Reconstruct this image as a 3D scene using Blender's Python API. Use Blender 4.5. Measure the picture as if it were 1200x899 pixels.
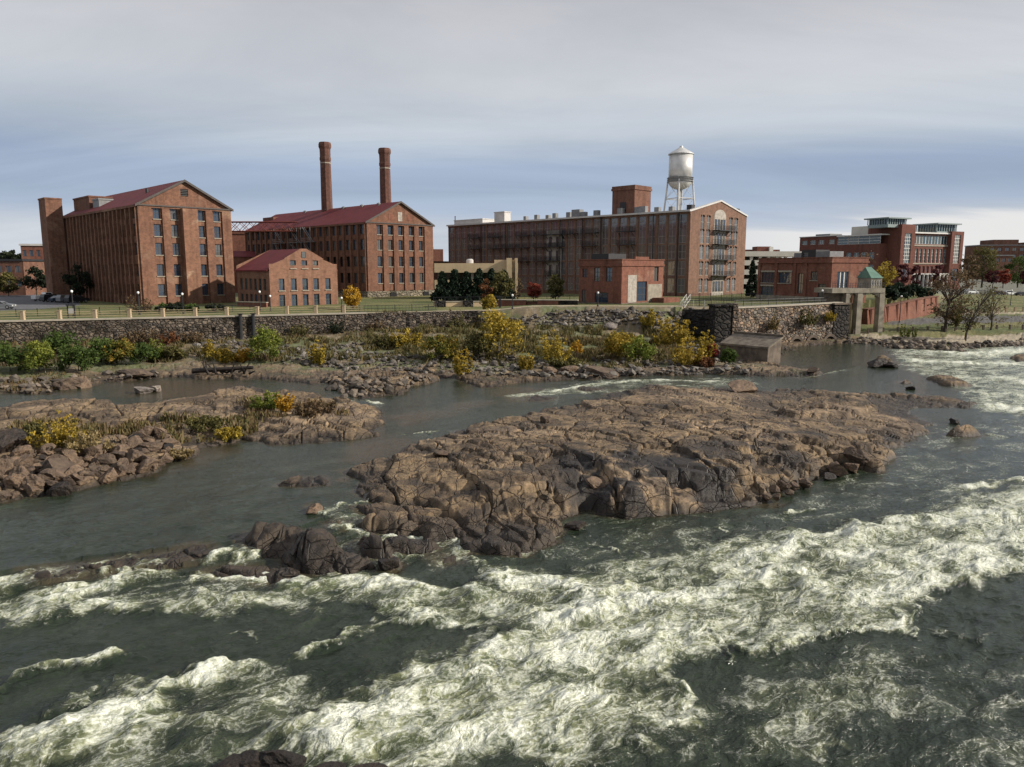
import bpy, bmesh, math, random
import numpy as np
from mathutils import Vector, Matrix

for o in list(bpy.data.objects):
    bpy.data.objects.remove(o)
SC = bpy.context.scene
COL = SC.collection
R = math.radians

# ------------------------------------------------------------------ camera
FPX, PITCH, HCAM = 880.0, 8.63, 14.0
cam_d = bpy.data.cameras.new('camera')
cam_d.sensor_width = 36.0
cam_d.lens = 36.0 * FPX / 1200.0
cam_d.clip_start, cam_d.clip_end = 0.5, 8000
cam = bpy.data.objects.new('camera', cam_d)
COL.objects.link(cam)
cam.location = (0, 0, HCAM)
cam.rotation_euler = (R(90 - PITCH), 0, 0)
SC.camera = cam

# ------------------------------------------------------------------ sun and sky
SUN_EL, SUN_AZ = 27.0, 97.0          # azimuth clockwise from +Y (view direction)
sx, sy = math.sin(R(SUN_AZ)), math.cos(R(SUN_AZ))
sun_d = bpy.data.lights.new('sun', 'SUN')
sun_d.energy = 5.0
sun_d.angle = R(0.9)
sun_d.color = (1.0, 0.925, 0.82)
sun = bpy.data.objects.new('sun', sun_d)
COL.objects.link(sun)
sdir = Vector((sx * math.cos(R(SUN_EL)), sy * math.cos(R(SUN_EL)), math.sin(R(SUN_EL))))
sun.rotation_euler = sdir.to_track_quat('Z', 'Y').to_euler()
sun.location = (60, -20, 80)

world = bpy.data.worlds.new('World')
SC.world = world
world.use_nodes = True
SC.view_settings.view_transform = 'Standard'
SC.view_settings.look = 'None'
SC.view_settings.exposure = 0.27
SC.view_settings.gamma = 1.0
SC.view_settings.use_curve_mapping = False
cy = SC.cycles
cy.use_denoising = True
try:
    cy.denoiser = 'OPENIMAGEDENOISE'
except Exception:
    pass
cy.max_bounces = 5
cy.diffuse_bounces = 2
cy.glossy_bounces = 3
cy.transmission_bounces = 2
cy.transparent_max_bounces = 4
cy.caustics_reflective = False
cy.caustics_refractive = False
cy.use_adaptive_sampling = True
cy.adaptive_threshold = 0.015


class NT:
    """small helper to wire nodes"""
    def __init__(self, tree):
        self.t = tree
        tree.nodes.clear()

    def n(self, typ, **kw):
        nd = self.t.nodes.new(typ)
        for k, v in kw.items():
            if k.startswith('i_'):
                key = k[2:]
                key = int(key) if key.isdigit() else key.replace('_', ' ')
                self.set(nd.inputs[key], v)
            else:
                setattr(nd, k, v)
        return nd

    def set(self, sock, v):
        if hasattr(v, 'is_output') or isinstance(v, bpy.types.NodeSocket):
            self.t.links.new(v, sock)
        else:
            sock.default_value = v

    def m(self, op, a, b=0.0, c=None, clamp=False):
        nd = self.n('ShaderNodeMath', operation=op, use_clamp=clamp)
        self.set(nd.inputs[0], a)
        self.set(nd.inputs[1], b)
        if c is not None:
            self.set(nd.inputs[2], c)
        return nd.outputs[0]

    def mix(self, f, a, b, blend='MIX'):
        nd = self.n('ShaderNodeMix', data_type='RGBA', blend_type=blend)
        self.set(nd.inputs[0], f)
        self.set(nd.inputs[6], a)
        self.set(nd.inputs[7], b)
        return nd.outputs[2]

    def ramp(self, f, pts, interp='LINEAR'):
        nd = self.n('ShaderNodeValToRGB')
        cr = nd.color_ramp
        cr.interpolation = interp
        while len(cr.elements) < len(pts):
            cr.elements.new(0.5)
        for e, (p, c) in zip(cr.elements, pts):
            e.position = p
            e.color = c if len(c) == 4 else (*c, 1)
        self.set(nd.inputs[0], f)
        return nd.outputs[0]

    def sm(self, v, a, b):
        nd = self.n('ShaderNodeMapRange', interpolation_type='SMOOTHSTEP')
        self.set(nd.inputs[0], v)
        nd.inputs[1].default_value = a
        nd.inputs[2].default_value = b
        return nd.outputs[0]

    def noise(self, vec, scale, detail=4, rough=0.55, dist=0.0):
        nd = self.n('ShaderNodeTexNoise')
        self.set(nd.inputs['Vector'], vec)
        nd.inputs['Scale'].default_value = scale
        nd.inputs['Detail'].default_value = detail
        nd.inputs['Roughness'].default_value = rough
        nd.inputs['Distortion'].default_value = dist
        return nd.outputs[0]

    def mapv(self, vec, scale=(1, 1, 1), rot=(0, 0, 0), loc=(0, 0, 0)):
        nd = self.n('ShaderNodeMapping')
        self.set(nd.inputs[0], vec)
        nd.inputs[1].default_value = loc
        nd.inputs[2].default_value = rot
        nd.inputs[3].default_value = scale
        return nd.outputs[0]


def lin(r, g, b):
    f = lambda c: (c / 255 / 12.92) if c / 255 <= 0.04045 else ((c / 255 + 0.055) / 1.055) ** 2.4
    return (f(r), f(g), f(b), 1.0)


w = NT(world.node_tree)
tc = w.n('ShaderNodeTexCoord').outputs['Generated']
sep = w.n('ShaderNodeSeparateXYZ', i_0=tc)
dz = sep.outputs[2]
inv = w.m('DIVIDE', 1.0, w.m('ADD', w.m('MAXIMUM', dz, 0.0), 0.16))
cl = w.n('ShaderNodeCombineXYZ')
w.set(cl.inputs[0], w.m('MULTIPLY', sep.outputs[0], inv))
w.set(cl.inputs[1], w.m('MULTIPLY', sep.outputs[1], inv))
w.set(cl.inputs[2], 0.3)
n1 = w.noise(w.mapv(cl.outputs[0], (0.16, 0.55, 1), (0, 0, R(4))), 1.0, 6, 0.55, 0.3)
n2 = w.noise(w.mapv(cl.outputs[0], (0.35, 1.1, 1), (0, 0, R(-6)), (7, 3, 0)), 1.0, 7, 0.6, 0.6)
# cloud deck: base tone by elevation, bent by the noise
elev = w.m('ADD', dz, w.m('MULTIPLY', w.m('SUBTRACT', n1, 0.5), 0.10))
elev = w.m('ADD', elev, w.m('MULTIPLY', w.m('SUBTRACT', n2, 0.5), 0.035))
deck = w.ramp(elev, [
    (0.00, lin(182, 189, 198)), (0.040, lin(188, 194, 202)), (0.065, lin(164, 177, 196)), (0.090, lin(153, 168, 188)),
    (0.125, lin(151, 166, 188)), (0.165, lin(176, 185, 196)), (0.22, lin(190, 194, 200)), (0.30, lin(186, 187, 192)),
    (0.42, lin(176, 177, 183)), (1.0, lin(172, 175, 184))])
tone = w.ramp(n2, [(0.30, (0.83, 0.845, 0.87)), (0.5, (0.985, 0.985, 0.985)), (0.70, (1.11, 1.105, 1.095))])
deck = w.mix(1.0, deck, tone, 'MULTIPLY')
# brighter bank low on the right
az = w.m('DIVIDE', sep.outputs[0], w.m('MAXIMUM', sep.outputs[1], 0.05))
band = w.m('MULTIPLY', w.sm(elev, 0.052, 0.040), w.sm(az, 0.05, 0.45))
deck = w.mix(w.m('MULTIPLY', band, 0.92), deck, lin(216, 215, 214))
sky = w.n('ShaderNodeTexSky', sky_type='NISHITA', sun_disc=False, sun_elevation=R(SUN_EL), sun_rotation=R(SUN_AZ))
bg1 = w.n('ShaderNodeBackground', i_0=sky.outputs[0], i_1=0.10)
bg2 = w.n('ShaderNodeBackground', i_0=deck, i_1=1.0)
cover = w.sm(n1, 0.10, 0.42)
cover = w.m('MULTIPLY_ADD', cover, 0.08, 0.91)
mx = w.n('ShaderNodeMixShader', i_0=cover, i_1=bg1.outputs[0], i_2=bg2.outputs[0])
w.n('ShaderNodeOutputWorld', i_0=mx.outputs[0])

# ------------------------------------------------------------------ pixel -> place in the world
CT, ST = math.cos(R(PITCH)), math.sin(R(PITCH))


def ray(px, py):
    h, v = (px - 600.0) / FPX, (449.5 - py) / FPX
    return h, CT + v * ST, -ST + v * CT


def W(px, py, z=0.0):
    """the point at height z seen at a pixel"""
    x, y, dzz = ray(px, py)
    t = (z - HCAM) / dzz
    return (x * t, y * t, z)


def D(px, py, Y):
    """the point Y metres ahead seen at a pixel"""
    x, y, dzz = ray(px, py)
    t = Y / y
    return (x * t, Y, HCAM + dzz * t)


def Zat(py, Y):
    return D(600, py, Y)[2]


# ------------------------------------------------------------------ numpy noise
def h2(ix, iy, seed):
    a = (ix.astype(np.int64) * 374761393 + iy.astype(np.int64) * 668265263 + seed * 982451653) & 0xFFFFFFFF
    a = ((a ^ (a >> 13)) * 1274126177) & 0xFFFFFFFF
    a = ((a ^ (a >> 16)) * 2246822519) & 0xFFFFFFFF
    return a ^ (a >> 15)


def hf(ix, iy, seed):
    return (h2(ix, iy, seed) & 0xFFFFFF) / float(0xFFFFFF)


def gn(x, y, seed=0):
    ix, iy = np.floor(x), np.floor(y)
    fx, fy = x - ix, y - iy
    ix, iy = ix.astype(np.int64), iy.astype(np.int64)
    ux, uy = fx * fx * fx * (fx * (fx * 6 - 15) + 10), fy * fy * fy * (fy * (fy * 6 - 15) + 10)

    def g(dx, dy):
        a = hf(ix + dx, iy + dy, seed) * 6.2831853
        return np.cos(a) * (fx - dx) + np.sin(a) * (fy - dy)
    a, b, c, d = g(0, 0), g(1, 0), g(0, 1), g(1, 1)
    return ((a + (b - a) * ux) + ((c + (d - c) * ux) - (a + (b - a) * ux)) * uy) * 1.5


def fbm(x, y, octv=4, seed=0, gain=0.5, lac=2.03):
    s, a = 0.0, 1.0
    for i in range(octv):
        s = s + a * gn(x, y, seed + i * 17)
        x, y, a = x * lac + 3.7, y * lac + 1.3, a * gain
    return s


def ridged(x, y, octv=4, seed=0, gain=0.5):
    s, a = 0.0, 1.0
    for i in range(octv):
        s = s + a * (1 - 2 * np.abs(gn(x, y, seed + i * 13)))
        x, y, a = x * 2.07 + 5.1, y * 2.07 + 2.9, a * gain
    return s


def worley(x, y, seed=0):
    ix, iy = np.floor(x).astype(np.int64), np.floor(y).astype(np.int64)
    f1 = np.full(x.shape, 9.0)
    f2 = np.full(x.shape, 9.0)
    idd = np.zeros(x.shape)
    cx = np.zeros(x.shape)
    cyy = np.zeros(x.shape)
    for dx in (-1, 0, 1):
        for dy in (-1, 0, 1):
            px_ = ix + dx + 0.08 + 0.84 * hf(ix + dx, iy + dy, seed)
            py_ = iy + dy + 0.08 + 0.84 * hf(ix + dx, iy + dy, seed + 5)
            d = np.hypot(px_ - x, py_ - y)
            c = d < f1
            f2 = np.where(c, f1, np.minimum(f2, d))
            f1 = np.where(c, d, f1)
            idd = np.where(c, hf(ix + dx, iy + dy, seed + 9), idd)
            cx = np.where(c, px_, cx)
            cyy = np.where(c, py_, cyy)
    return f1, f2, idd, x - cx, y - cyy


def sst(v, a, b):
    t = np.clip((v - a) / (b - a), 0, 1)
    return t * t * (3 - 2 * t)


def sdf(poly, X, Y, margin=14.0):
    """signed distance to a polygon, positive inside"""
    P = np.array(poly, float)
    out = np.full(X.shape, -margin)
    lo, hi = P.min(0) - margin, P.max(0) + margin
    idx = np.nonzero((X > lo[0]) & (X < hi[0]) & (Y > lo[1]) & (Y < hi[1]))
    if idx[0].size == 0:
        return out
    x, y = X[idx], Y[idx]
    d = np.full(x.shape, 1e9)
    ins = np.zeros(x.shape, bool)
    n = len(P)
    for i in range(n):
        a, b = P[i], P[(i + 1) % n]
        e = b - a
        L = e @ e + 1e-12
        t = np.clip(((x - a[0]) * e[0] + (y - a[1]) * e[1]) / L, 0, 1)
        d = np.minimum(d, (x - a[0] - t * e[0]) ** 2 + (y - a[1] - t * e[1]) ** 2)
        if a[1] != b[1]:
            c = ((a[1] > y) != (b[1] > y)) & (x < (b[0] - a[0]) * (y - a[1]) / (b[1] - a[1]) + a[0])
            ins ^= c
    d = np.sqrt(d)
    out[idx] = np.maximum(np.where(ins, d, -d), -margin)
    return out


def linedist(pts, X, Y, far=20.0):
    """distance to a polyline and the share along it"""
    P = np.array(pts, float)
    out = np.full(X.shape, far)
    al = np.zeros(X.shape)
    lo, hi = P.min(0) - far, P.max(0) + far
    idx = np.nonzero((X > lo[0]) & (X < hi[0]) & (Y > lo[1]) & (Y < hi[1]))
    if idx[0].size == 0:
        return out, al
    x, y = X[idx], Y[idx]
    best = np.full(x.shape, far)
    along = np.zeros(x.shape)
    for i in range(len(P) - 1):
        a, e = P[i], P[i + 1] - P[i]
        t = np.clip(((x - a[0]) * e[0] + (y - a[1]) * e[1]) / (e @ e + 1e-9), 0, 1)
        d = np.hypot(x - a[0] - t * e[0], y - a[1] - t * e[1])
        c = d < best
        best = np.where(c, d, best)
        along = np.where(c, (i + t) / (len(P) - 1), along)
    out[idx] = best
    al[idx] = along
    return out, al


def pw(pts, z=0.0):
    return [W(a, b, z)[:2] for a, b in pts]


# ------------------------------------------------------------------ outlines of the rocks and banks, traced and laid on the water plane
ISLAND = pw([(407, 556), (433, 548), (480, 541), (500, 526), (527, 516), (560, 506), (590, 500), (633, 488), (673, 481), (720, 466),
             (760, 457), (800, 459), (850, 461), (900, 463), (943, 462), (1017, 467), (1083, 470), (1150, 477), (1127, 481), (1072, 482), (1062, 490),
             (1088, 502), (1066, 520), (1040, 526), (1039, 539), (1022, 552), (987, 548), (962, 553), (915, 566), (888, 571), (904, 578),
             (898, 588), (870, 592), (815, 598), (760, 600), (720, 600), (690, 596), (662, 601), (647, 608), (632, 616), (630, 634),
             (587, 648), (553, 640), (545, 614), (523, 601), (483, 596), (443, 592), (425, 584), (430, 570)])
BIGROCK = pw([(278, 642), (290, 634), (318, 628), (348, 626), (375, 634), (400, 644), (430, 667), (406, 676), (372, 676), (345, 667), (318, 655), (300, 650)])
SHELVES = [pw(p) for p in (
    [(408, 640), (425, 634), (450, 636), (462, 648), (452, 656), (425, 652)],
    [(442, 662), (456, 656), (470, 662), (464, 671), (446, 670)],
    [(420, 618), (440, 612), (480, 608), (498, 612), (500, 626), (470, 630), (440, 626), (425, 628)],
    [(376, 618), (392, 614), (408, 618), (404, 626), (384, 624)],
    [(354, 600), (366, 596), (378, 599), (376, 606), (358, 606)],
    [(22, 676), (60, 668), (110, 662), (165, 656), (196, 652), (226, 644), (252, 642), (262, 652), (246, 662), (205, 672), (160, 676), (112, 682), (60, 690), (30, 690)],
    [(235, 672), (270, 664), (320, 664), (362, 670), (366, 682), (330, 690), (300, 684), (255, 682)],
    [(318, 577), (330, 570), (352, 564), (384, 563), (395, 570), (388, 577), (350, 579)],
    [(388, 572), (400, 564), (415, 566), (412, 574)],
    [(500, 655), (530, 646), (550, 650), (545, 662), (515, 664)],
    [(398, 602), (440, 596), (520, 602), (542, 611), (500, 616), (430, 612)],
    [(432, 640), (470, 635), (524, 640), (506, 652), (455, 650)],
    [(470, 614), (540, 616), (556, 634), (500, 636)],
    [(900, 492), (960, 486), (1040, 492), (1000, 500), (930, 500)],
)]
LEFTISLE = pw([(-220, 500), (0, 486), (30, 478), (87, 476), (147, 484), (187, 479), (247, 470), (290, 460), (333, 466), (400, 474), (437, 489),
               (440, 505), (428, 514), (400, 518), (353, 523), (300, 521), (287, 517), (258, 524), (233, 530), (200, 545), (173, 561), (120, 571),
               (73, 580), (17, 591), (-40, 600), (-240, 640)])
OUTCROP = pw([(378, 448), (420, 440), (470, 436), (515, 441), (514, 452), (482, 456), (470, 466), (425, 470), (402, 464)])
FARROCKS = [pw(p) for p in (
    [(1020, 430), (1024, 424), (1048, 427), (1050, 431)], [(1082, 448), (1096, 444), (1120, 447), (1143, 456), (1118, 458), (1096, 454)],
    [(1048, 452), (1060, 449), (1072, 453), (1060, 456)], [(1105, 516), (1118, 509), (1140, 508), (1153, 516), (1130, 518)],
    [(1113, 496), (1124, 494), (1124, 498), (1114, 498)], [(1178, 424), (1190, 418), (1230, 420), (1230, 427), (1190, 428)],
    [(585, 470), (620, 464), (660, 470), (640, 476), (600, 476)] , [(665, 459), (680, 456), (716, 457), (712, 463), (680, 464)],
    [(155, 462), (172, 456), (186, 454), (187, 461), (170, 464)],
)]
SUNK = [pw(p) for p in ([(205, 524), (290, 520), (300, 534), (262, 548), (205, 566), (170, 566)], [(400, 521), (470, 512), (510, 520), (470, 540), (430, 556), (392, 552)],
                        [(440, 492), (520, 480), (560, 470), (600, 474), (540, 492), (470, 506)], [(560, 452), (640, 458), (640, 470), (570, 472)], [(110, 448), (300, 448), (290, 462), (180, 474), (120, 470)])]
SHORE = pw([(-300, 470), (-60, 467), (0, 464), (57, 464), (107, 456), (140, 450), (190, 445), (240, 447), (300, 447), (333, 452), (378, 455), (400, 447),
            (470, 444), (517, 446), (545, 452), (560, 458), (593, 457), (627, 450), (707, 447), (780, 441), (840, 441), (881, 443), (940, 444),
            (982, 440), (960, 434), (921, 430), (918, 412), (950, 407), (995, 404), (1017, 405), (1031, 409), (1080, 412), (1130, 416), (1163, 410),
            (1200, 408), (1300, 404), (1600, 398)], 0.3)
BANK = SHORE + [(2600, 2700), (-2600, 2700), (-420, 60)]


def PX(px, Y, py=360.0):
    return D(px, py, Y)[:2]


UPLINE = [(-260, 104), (-100, 109.5), (0, 113), (200, 122), (430, 134), (560, 140), (640, 144), (700, 142), (790, 139), (838, 134.5), (848, 131.8), (858, 132), (985, 148),
          (1000, 160), (1018, 166), (1040, 168), (1070, 176), (1096, 192), (1112, 262), (1300, 300)]
UP = [PX(a, b) for a, b in UPLINE] + [(2600, 2700), (-2600, 2700), (-400, 104)]
PARK = [PX(a, b) for a, b in ((-300, 130), (-20, 133), (40, 138), (95, 155), (88, 215), (-80, 240), (-400, 240))]


def cells(x, y, su, sv, ang, seed):
    """joint blocks: distance to the joint, a random number per block, the offset from the block's centre"""
    ca, sa = math.cos(ang), math.sin(ang)
    u, v = (ca * x + sa * y) / su, (-sa * x + ca * y) / sv
    f1, f2, idd, du, dv = worley(u, v, seed)
    du, dv = du * su, dv * sv
    return (f2 - f1) * min(su, sv), idd, ca * du - sa * dv, sa * du + ca * dv


def rockdetail(X, Y, seed=3):
    """joints, blocks and bedding of the gneiss; also the centres of the big and the small blocks"""
    wx = X + 0.42 * fbm(X / 4.5, Y / 4.5, 3, seed) + 0.035 * fbm(X / 0.5, Y / 0.5, 2, seed + 3)
    wy = Y + 0.42 * fbm(X / 4.5 + 9, Y / 4.5, 3, seed + 2) + 0.035 * fbm(X / 0.5 + 4, Y / 0.5, 2, seed + 4)
    e1, i1, ax, ay = cells(wx, wy, 3.6, 6.4, 0.30, seed)
    e2, i2, bx, by = cells(wx, wy, 1.5, 2.9, 0.16, seed + 31)
    e3, i3, cx_, cy_ = cells(wx, wy, 0.62, 1.2, 0.5, seed + 61)
    m2 = sst(fbm(X / 10, Y / 10, 2, seed + 50), -0.45, 0.15)
    j1, j2 = np.modf(i1 * 7.31)[0], np.modf(i2 * 5.77)[0]
    b1, b2 = sst(e1, 0.0, 0.30), sst(e2, 0.0, 0.20)      # rounded arrises
    z = b1 * (0.50 * (i1 - 0.5) + 0.11 * (j1 - 0.5) * ax + 0.05 * (i1 - 0.3) * ay)
    z = z + m2 * b2 * (0.30 * (i2 - 0.5) + 0.20 * (j2 - 0.5) * bx + 0.08 * (i2 - 0.5) * by)
    m3 = sst(fbm(X / 5, Y / 5, 2, seed + 55), 0.0, 0.4)
    z = z + m3 * 0.16 * (i3 - 0.5) * sst(e3, 0.0, 0.14)
    z = z + 0.07 * fbm(X / 1.6, Y / 1.6, 5, seed + 70, 0.6)
    q = 0.21
    t = z / q + 0.55 * fbm(X / 5.0, Y / 2.2, 3, seed + 90)
    fr = t - np.floor(t)
    z = z + 0.55 * q * (sst(fr, 0.38, 0.62) - fr)
    z = z - 0.40 * np.exp(-(e1 / 0.10) ** 2) - m2 * 0.20 * np.exp(-(e2 / 0.10) ** 2) - m3 * 0.05 * np.exp(-(e3 / 0.07) ** 2)
    return z, (X - ax, Y - ay), (X - bx, Y - by), b1, b2


def terrain(X, Y):
    """height, colour and darkness of the ground; the colour is bare albedo"""
    X = np.asarray(X, float)
    Y = np.asarray(Y, float)
    e = 0.75 * fbm(X / 3.1, Y / 3.1, 4, 11) + 0.05 * fbm(X / 0.7, Y / 0.7, 2, 13)
    far = sst(Y, 50, 110)
    e = e * (1 + 0.9 * far)
    rd, K1, K2, B1, B2 = rockdetail(X, Y)

    def blocky(poly, lo, hi, k=(.2, .4, .4), grow=0.0):
        """how far a place stands up from the shore of a polygon, block by block"""
        s0 = sdf(poly, X, Y) + e + grow
        s1 = sdf(poly, *K1) + 0.5 * e + grow
        s2 = sdf(poly, *K2) + 0.7 * e + grow
        f0 = sst(s0, lo, hi)
        return s0, f0 + B1 * k[1] * (sst(s1, lo, hi) - f0) + B2 * k[2] * (sst(s2, lo, hi) - f0)

    z = -1.7 + 0.25 * fbm(X / 4, Y / 4, 3, 21)
    rock = np.zeros(X.shape)

    def top(h, m):
        nonlocal z, rock
        rock = np.where(h > z, m, rock)
        z = np.maximum(z, h)

    # the big island: a steep front towards the rapids, a long flat back
    wid = 4.2 + 1.2 * sst(Y, 46, 66)
    s, f = blocky(ISLAND, -0.3, wid, (.16, .42, .42), 0.55)
    plate = 0.72 + 0.88 * sst(Y, 72, 47) * sst(X, -11, 2) + 0.22 * fbm(X / 11, Y / 11, 2, 41) - 0.55 * sst(Y, 42, 38)
    plate = plate - 0.25 * sst(X, 19, 31)
    top(np.where(s > -6, -1.4 + 1.95 * sst(s, -1.0, 0.5) + (plate - 0.25) * f + rd * (0.55 + 0.45 * sst(Y, 75, 45)) * sst(s, -0.8, 0.9), -9), 1.0)
    s, f = blocky(BIGROCK, -0.4, 2.0, (.4, .2, .4))
    top(np.where(s > -4, -1.4 + 1.5 * sst(s, -0.9, 0.2) + 1.75 * f + rd * 0.9 * sst(s, -0.5, 0.6), -9), 1.0)
    for k, pl in enumerate(SHELVES):
        s = sdf(pl, X, Y) + 0.3 * e
        hh = (0.75, 0.9, 0.7, 0.4, 0.75, 0.5, 0.3, 0.55, 0.5, 0.12, 0.5, 0.5, 0.75, 1.3)[k]
        top(np.where(s > -4, -1.2 + (1.2 + hh) * sst(s, -0.8, 0.7) + rd * 0.7 * sst(s, -0.5, 0.6), -9), 1.0)
    s, f = blocky(LEFTISLE, -0.8, 4.0, grow=0.7)
    top(np.where(s > -8, -1.2 + 1.78 * sst(s, -1.2, 0.5) + 0.55 * f + rd * 0.75 * sst(s, -1, 1) - 0.45 * sst(fbm(X / 7, Y / 5, 2, 61), 0.35, 0.7), -9), 0.6)
    s, f = blocky(OUTCROP, -0.8, 2.5)
    top(np.where(s > -8, -1.2 + 1.75 * sst(s, -1.2, 0.4) + 0.6 * f + rd * 0.9 * sst(s, -1, 1), -9), 0.8)
    for k, pl in enumerate(FARROCKS):
        s = sdf(pl, X, Y) + 0.35 * e
        hh = (1.5, 1.0, 0.6, 1.3, 0.6, 0.8, 0.35, 0.6, 0.6)[k]
        top(np.where(s > -5, -1.2 + (1.2 + hh) * sst(s, -1.3, 1.3) + rd * 0.55 * sst(s, -0.7, 0.7), -9), 1.0)
    for pl in SUNK:
        s = sdf(pl, X, Y) + 1.2 * e
        top(np.where(s > -6, -1.3 + 1.45 * sst(s, -2.5, 2.5) + 0.25 * rd, -9), 0.7)
    # the far bank: bedrock shelf, then a terrace of rubble and weeds, then the upland
    sb = sdf(BANK, X, Y, 20) + 1.1 * e
    terr = -1.2 + 1.95 * sst(sb, -1.6, 2.4) + 2.6 * sst(sb, 5, 46) + rd * 0.5 * sst(sb, -1, 1.0) * sst(sb, 24, 8)
    terr = terr + 0.35 * fbm(X / 7, Y / 7, 4, 71) * sst(sb, 4, 12)
    su = sdf(UP, X, Y, 120)
    ang = X / np.maximum(Y, 1)
    right = sst(ang, 0.43, 0.50)
    wslope = 0.7 + 11.0 * sst(ang, -0.06, 0.03) * sst(ang, 0.235, 0.19) 
    U = 6.75 + 0.55 * sst(X, -40, 50) - 0.55 * sst(su, 16, 4) * sst(ang, 0.03, -0.03)
    terr = np.where(right > 0, terr * (1 - right) + right * np.minimum(terr, -1.0 + 1.9 * sst(sb, -1.6, 5) + 0.35 * rd + 0.055 * np.maximum(sb - 6, 0)), terr)
    wl = sst(wslope, 2.0, 0.8)
    k = sst(su, -wslope, 0.15) * (1 - wl) + wl * sst(su, 0.15, 0.95)
    kr = sst(ang, 0.545, 0.585)
    k = k * (1 - kr) + kr * 0.98 * sst(sb, 22, 150)
    zb = terr * (1 - k) + U * k
    far_ = sst(Y, 330, 900)
    zb = zb + far_ * 6 * (0.5 + fbm(X / 300, Y / 300, 2, 5))
    zz = np.where(sb > -12, zb, -9)
    bank = zz > z
    top(zz, 0.5)

    # ---- colours (albedo)
    C = np.zeros(X.shape + (3,))
    n1 = fbm(X / 4.5, Y / 4.5, 4, 101)
    n2 = fbm(X / 1.1, Y / 1.1, 3, 111)
    n3 = fbm(X / 14, Y / 9, 3, 121)

    def L3(a, b, t):
        return np.array(a) + (np.array(b) - np.array(a)) * t[..., None]
    C[:] = L3((0.205, 0.146, 0.086), (0.098, 0.071, 0.046), sst(n1 + 0.5 * n2, -0.35, 0.5))
    C[:] += (L3((0, 0, 0), (0.060, 0.046, 0.034), sst(n3 - 0.4 * n2, 0.05, 0.5)))
    # black water-stained faces: front of the island and everything close to the water line
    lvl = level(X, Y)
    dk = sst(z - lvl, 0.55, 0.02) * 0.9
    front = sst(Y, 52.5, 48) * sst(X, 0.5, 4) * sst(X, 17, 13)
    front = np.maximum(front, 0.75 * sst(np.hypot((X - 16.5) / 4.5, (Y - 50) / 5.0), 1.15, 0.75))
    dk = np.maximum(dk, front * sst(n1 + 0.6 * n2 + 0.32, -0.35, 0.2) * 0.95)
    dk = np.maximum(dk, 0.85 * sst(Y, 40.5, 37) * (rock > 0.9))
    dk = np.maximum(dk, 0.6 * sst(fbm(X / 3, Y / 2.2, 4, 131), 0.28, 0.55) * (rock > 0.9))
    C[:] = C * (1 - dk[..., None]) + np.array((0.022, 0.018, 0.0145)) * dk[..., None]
    # left isle: rock with dry soil between
    # bank
    t = sst(sb + 5 * n1, 4, 11)
    soil = L3((0.150, 0.115, 0.066), (0.105, 0.113, 0.046), sst(n3 + n1 * 0.7, -0.3, 0.4))
    soil = soil + 0.05 * sst(n2, 0.1, 0.6)[..., None]
    C = np.where(bank[..., None], C * (1 - t[..., None]) + soil * t[..., None], C)
    lawn = L3((0.145, 0.135, 0.05), (0.085, 0.100, 0.030), sst(n3 + 0.4 * n1, -0.4, 0.4))
    C = np.where((su > 0)[..., None], lawn, C)
    # riverside path along the wall top, car park, beach and cycle path on the right
    C = np.where(((su > 0) & (su < 3.4) & (ang < 0.44))[..., None], np.array((0.36, 0.30, 0.21)) * (1 + 0.12 * n2[..., None]), C)
    sp = sdf(PARK, X, Y)
    C = np.where(((sp > 0) & (su > 5))[..., None], np.array((0.115, 0.115, 0.12)) * (1 + 0.1 * n1[..., None]), C)
    rg = right * sst(Y, 135, 140) * (su < 0) * (su > -119)
    sand = np.array((0.33, 0.28, 0.20)) * (1 + 0.15 * n2[..., None])
    gr = lawn
    cr = np.where((sb < 15)[..., None], sand, gr)
    cr = np.where((sb < 5 + 1.5 * n1)[..., None], C * 0.62, cr)
    cr = np.where(((sb > 30) & (sb < 41) & (ang > 0.50))[..., None], np.array((0.10, 0.095, 0.09)) * np.ones(X.shape + (1,)), cr)
    cr = np.where(((sb > 43) & (sb < 47) & (ang > 0.58))[..., None], np.array((0.34, 0.29, 0.20)) * np.ones(X.shape + (1,)), cr)
    C = np.where((rg > 0.5)[..., None], cr, C)
    # town beyond: pavement grey
    tg = sst(Y, 215, 260) * (su > 0)
    C = C * (1 - tg[..., None]) + np.array((0.13, 0.13, 0.10)) * tg[..., None]
    rk = np.clip(np.where(bank, sst(sb, 9, 4), 1.0), 0, 1)
    return z, np.clip(C, 0.01, 0.9), np.clip(dk, 0, 1), rk


POOL = pw([(-600, 760), (-200, 720), (0, 690), (60, 678), (120, 668), (200, 660), (280, 650), (340, 640), (392, 620), (440, 608), (500, 590), (560, 560), (640, 520), (640, 470), (-700, 470)])


def level(X, Y):
    """height of the water surface at rest"""
    s = sdf(POOL, X, Y, 30)
    return 0.38 * np.maximum(sst(Y, 46, 60), sst(s, -2.0, 1.0))


# ------------------------------------------------------------------ polar sheets
def angles(a0, a1, na, fine=37.5, m=70):
    """fine steps where the photograph looks, coarser ones out to the sides"""
    return np.radians(np.concatenate([np.linspace(a0, -fine, m, endpoint=False), np.linspace(-fine, fine, na - 2 * m), np.linspace(a1, fine, m, endpoint=False)[::-1]]))


def polar(a0, a1, na, rows):
    A = angles(a0, a1, na)
    RR, AA = np.meshgrid(rows, A, indexing='ij')
    return RR * np.sin(AA), RR * np.cos(AA)


def rows_px(y0, y1, n, z=0.0):
    ys = np.linspace(y0, y1, n)
    dep = np.radians(PITCH) - np.arctan((449.5 - ys) / FPX)
    return (HCAM - z) / np.tan(dep)


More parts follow.
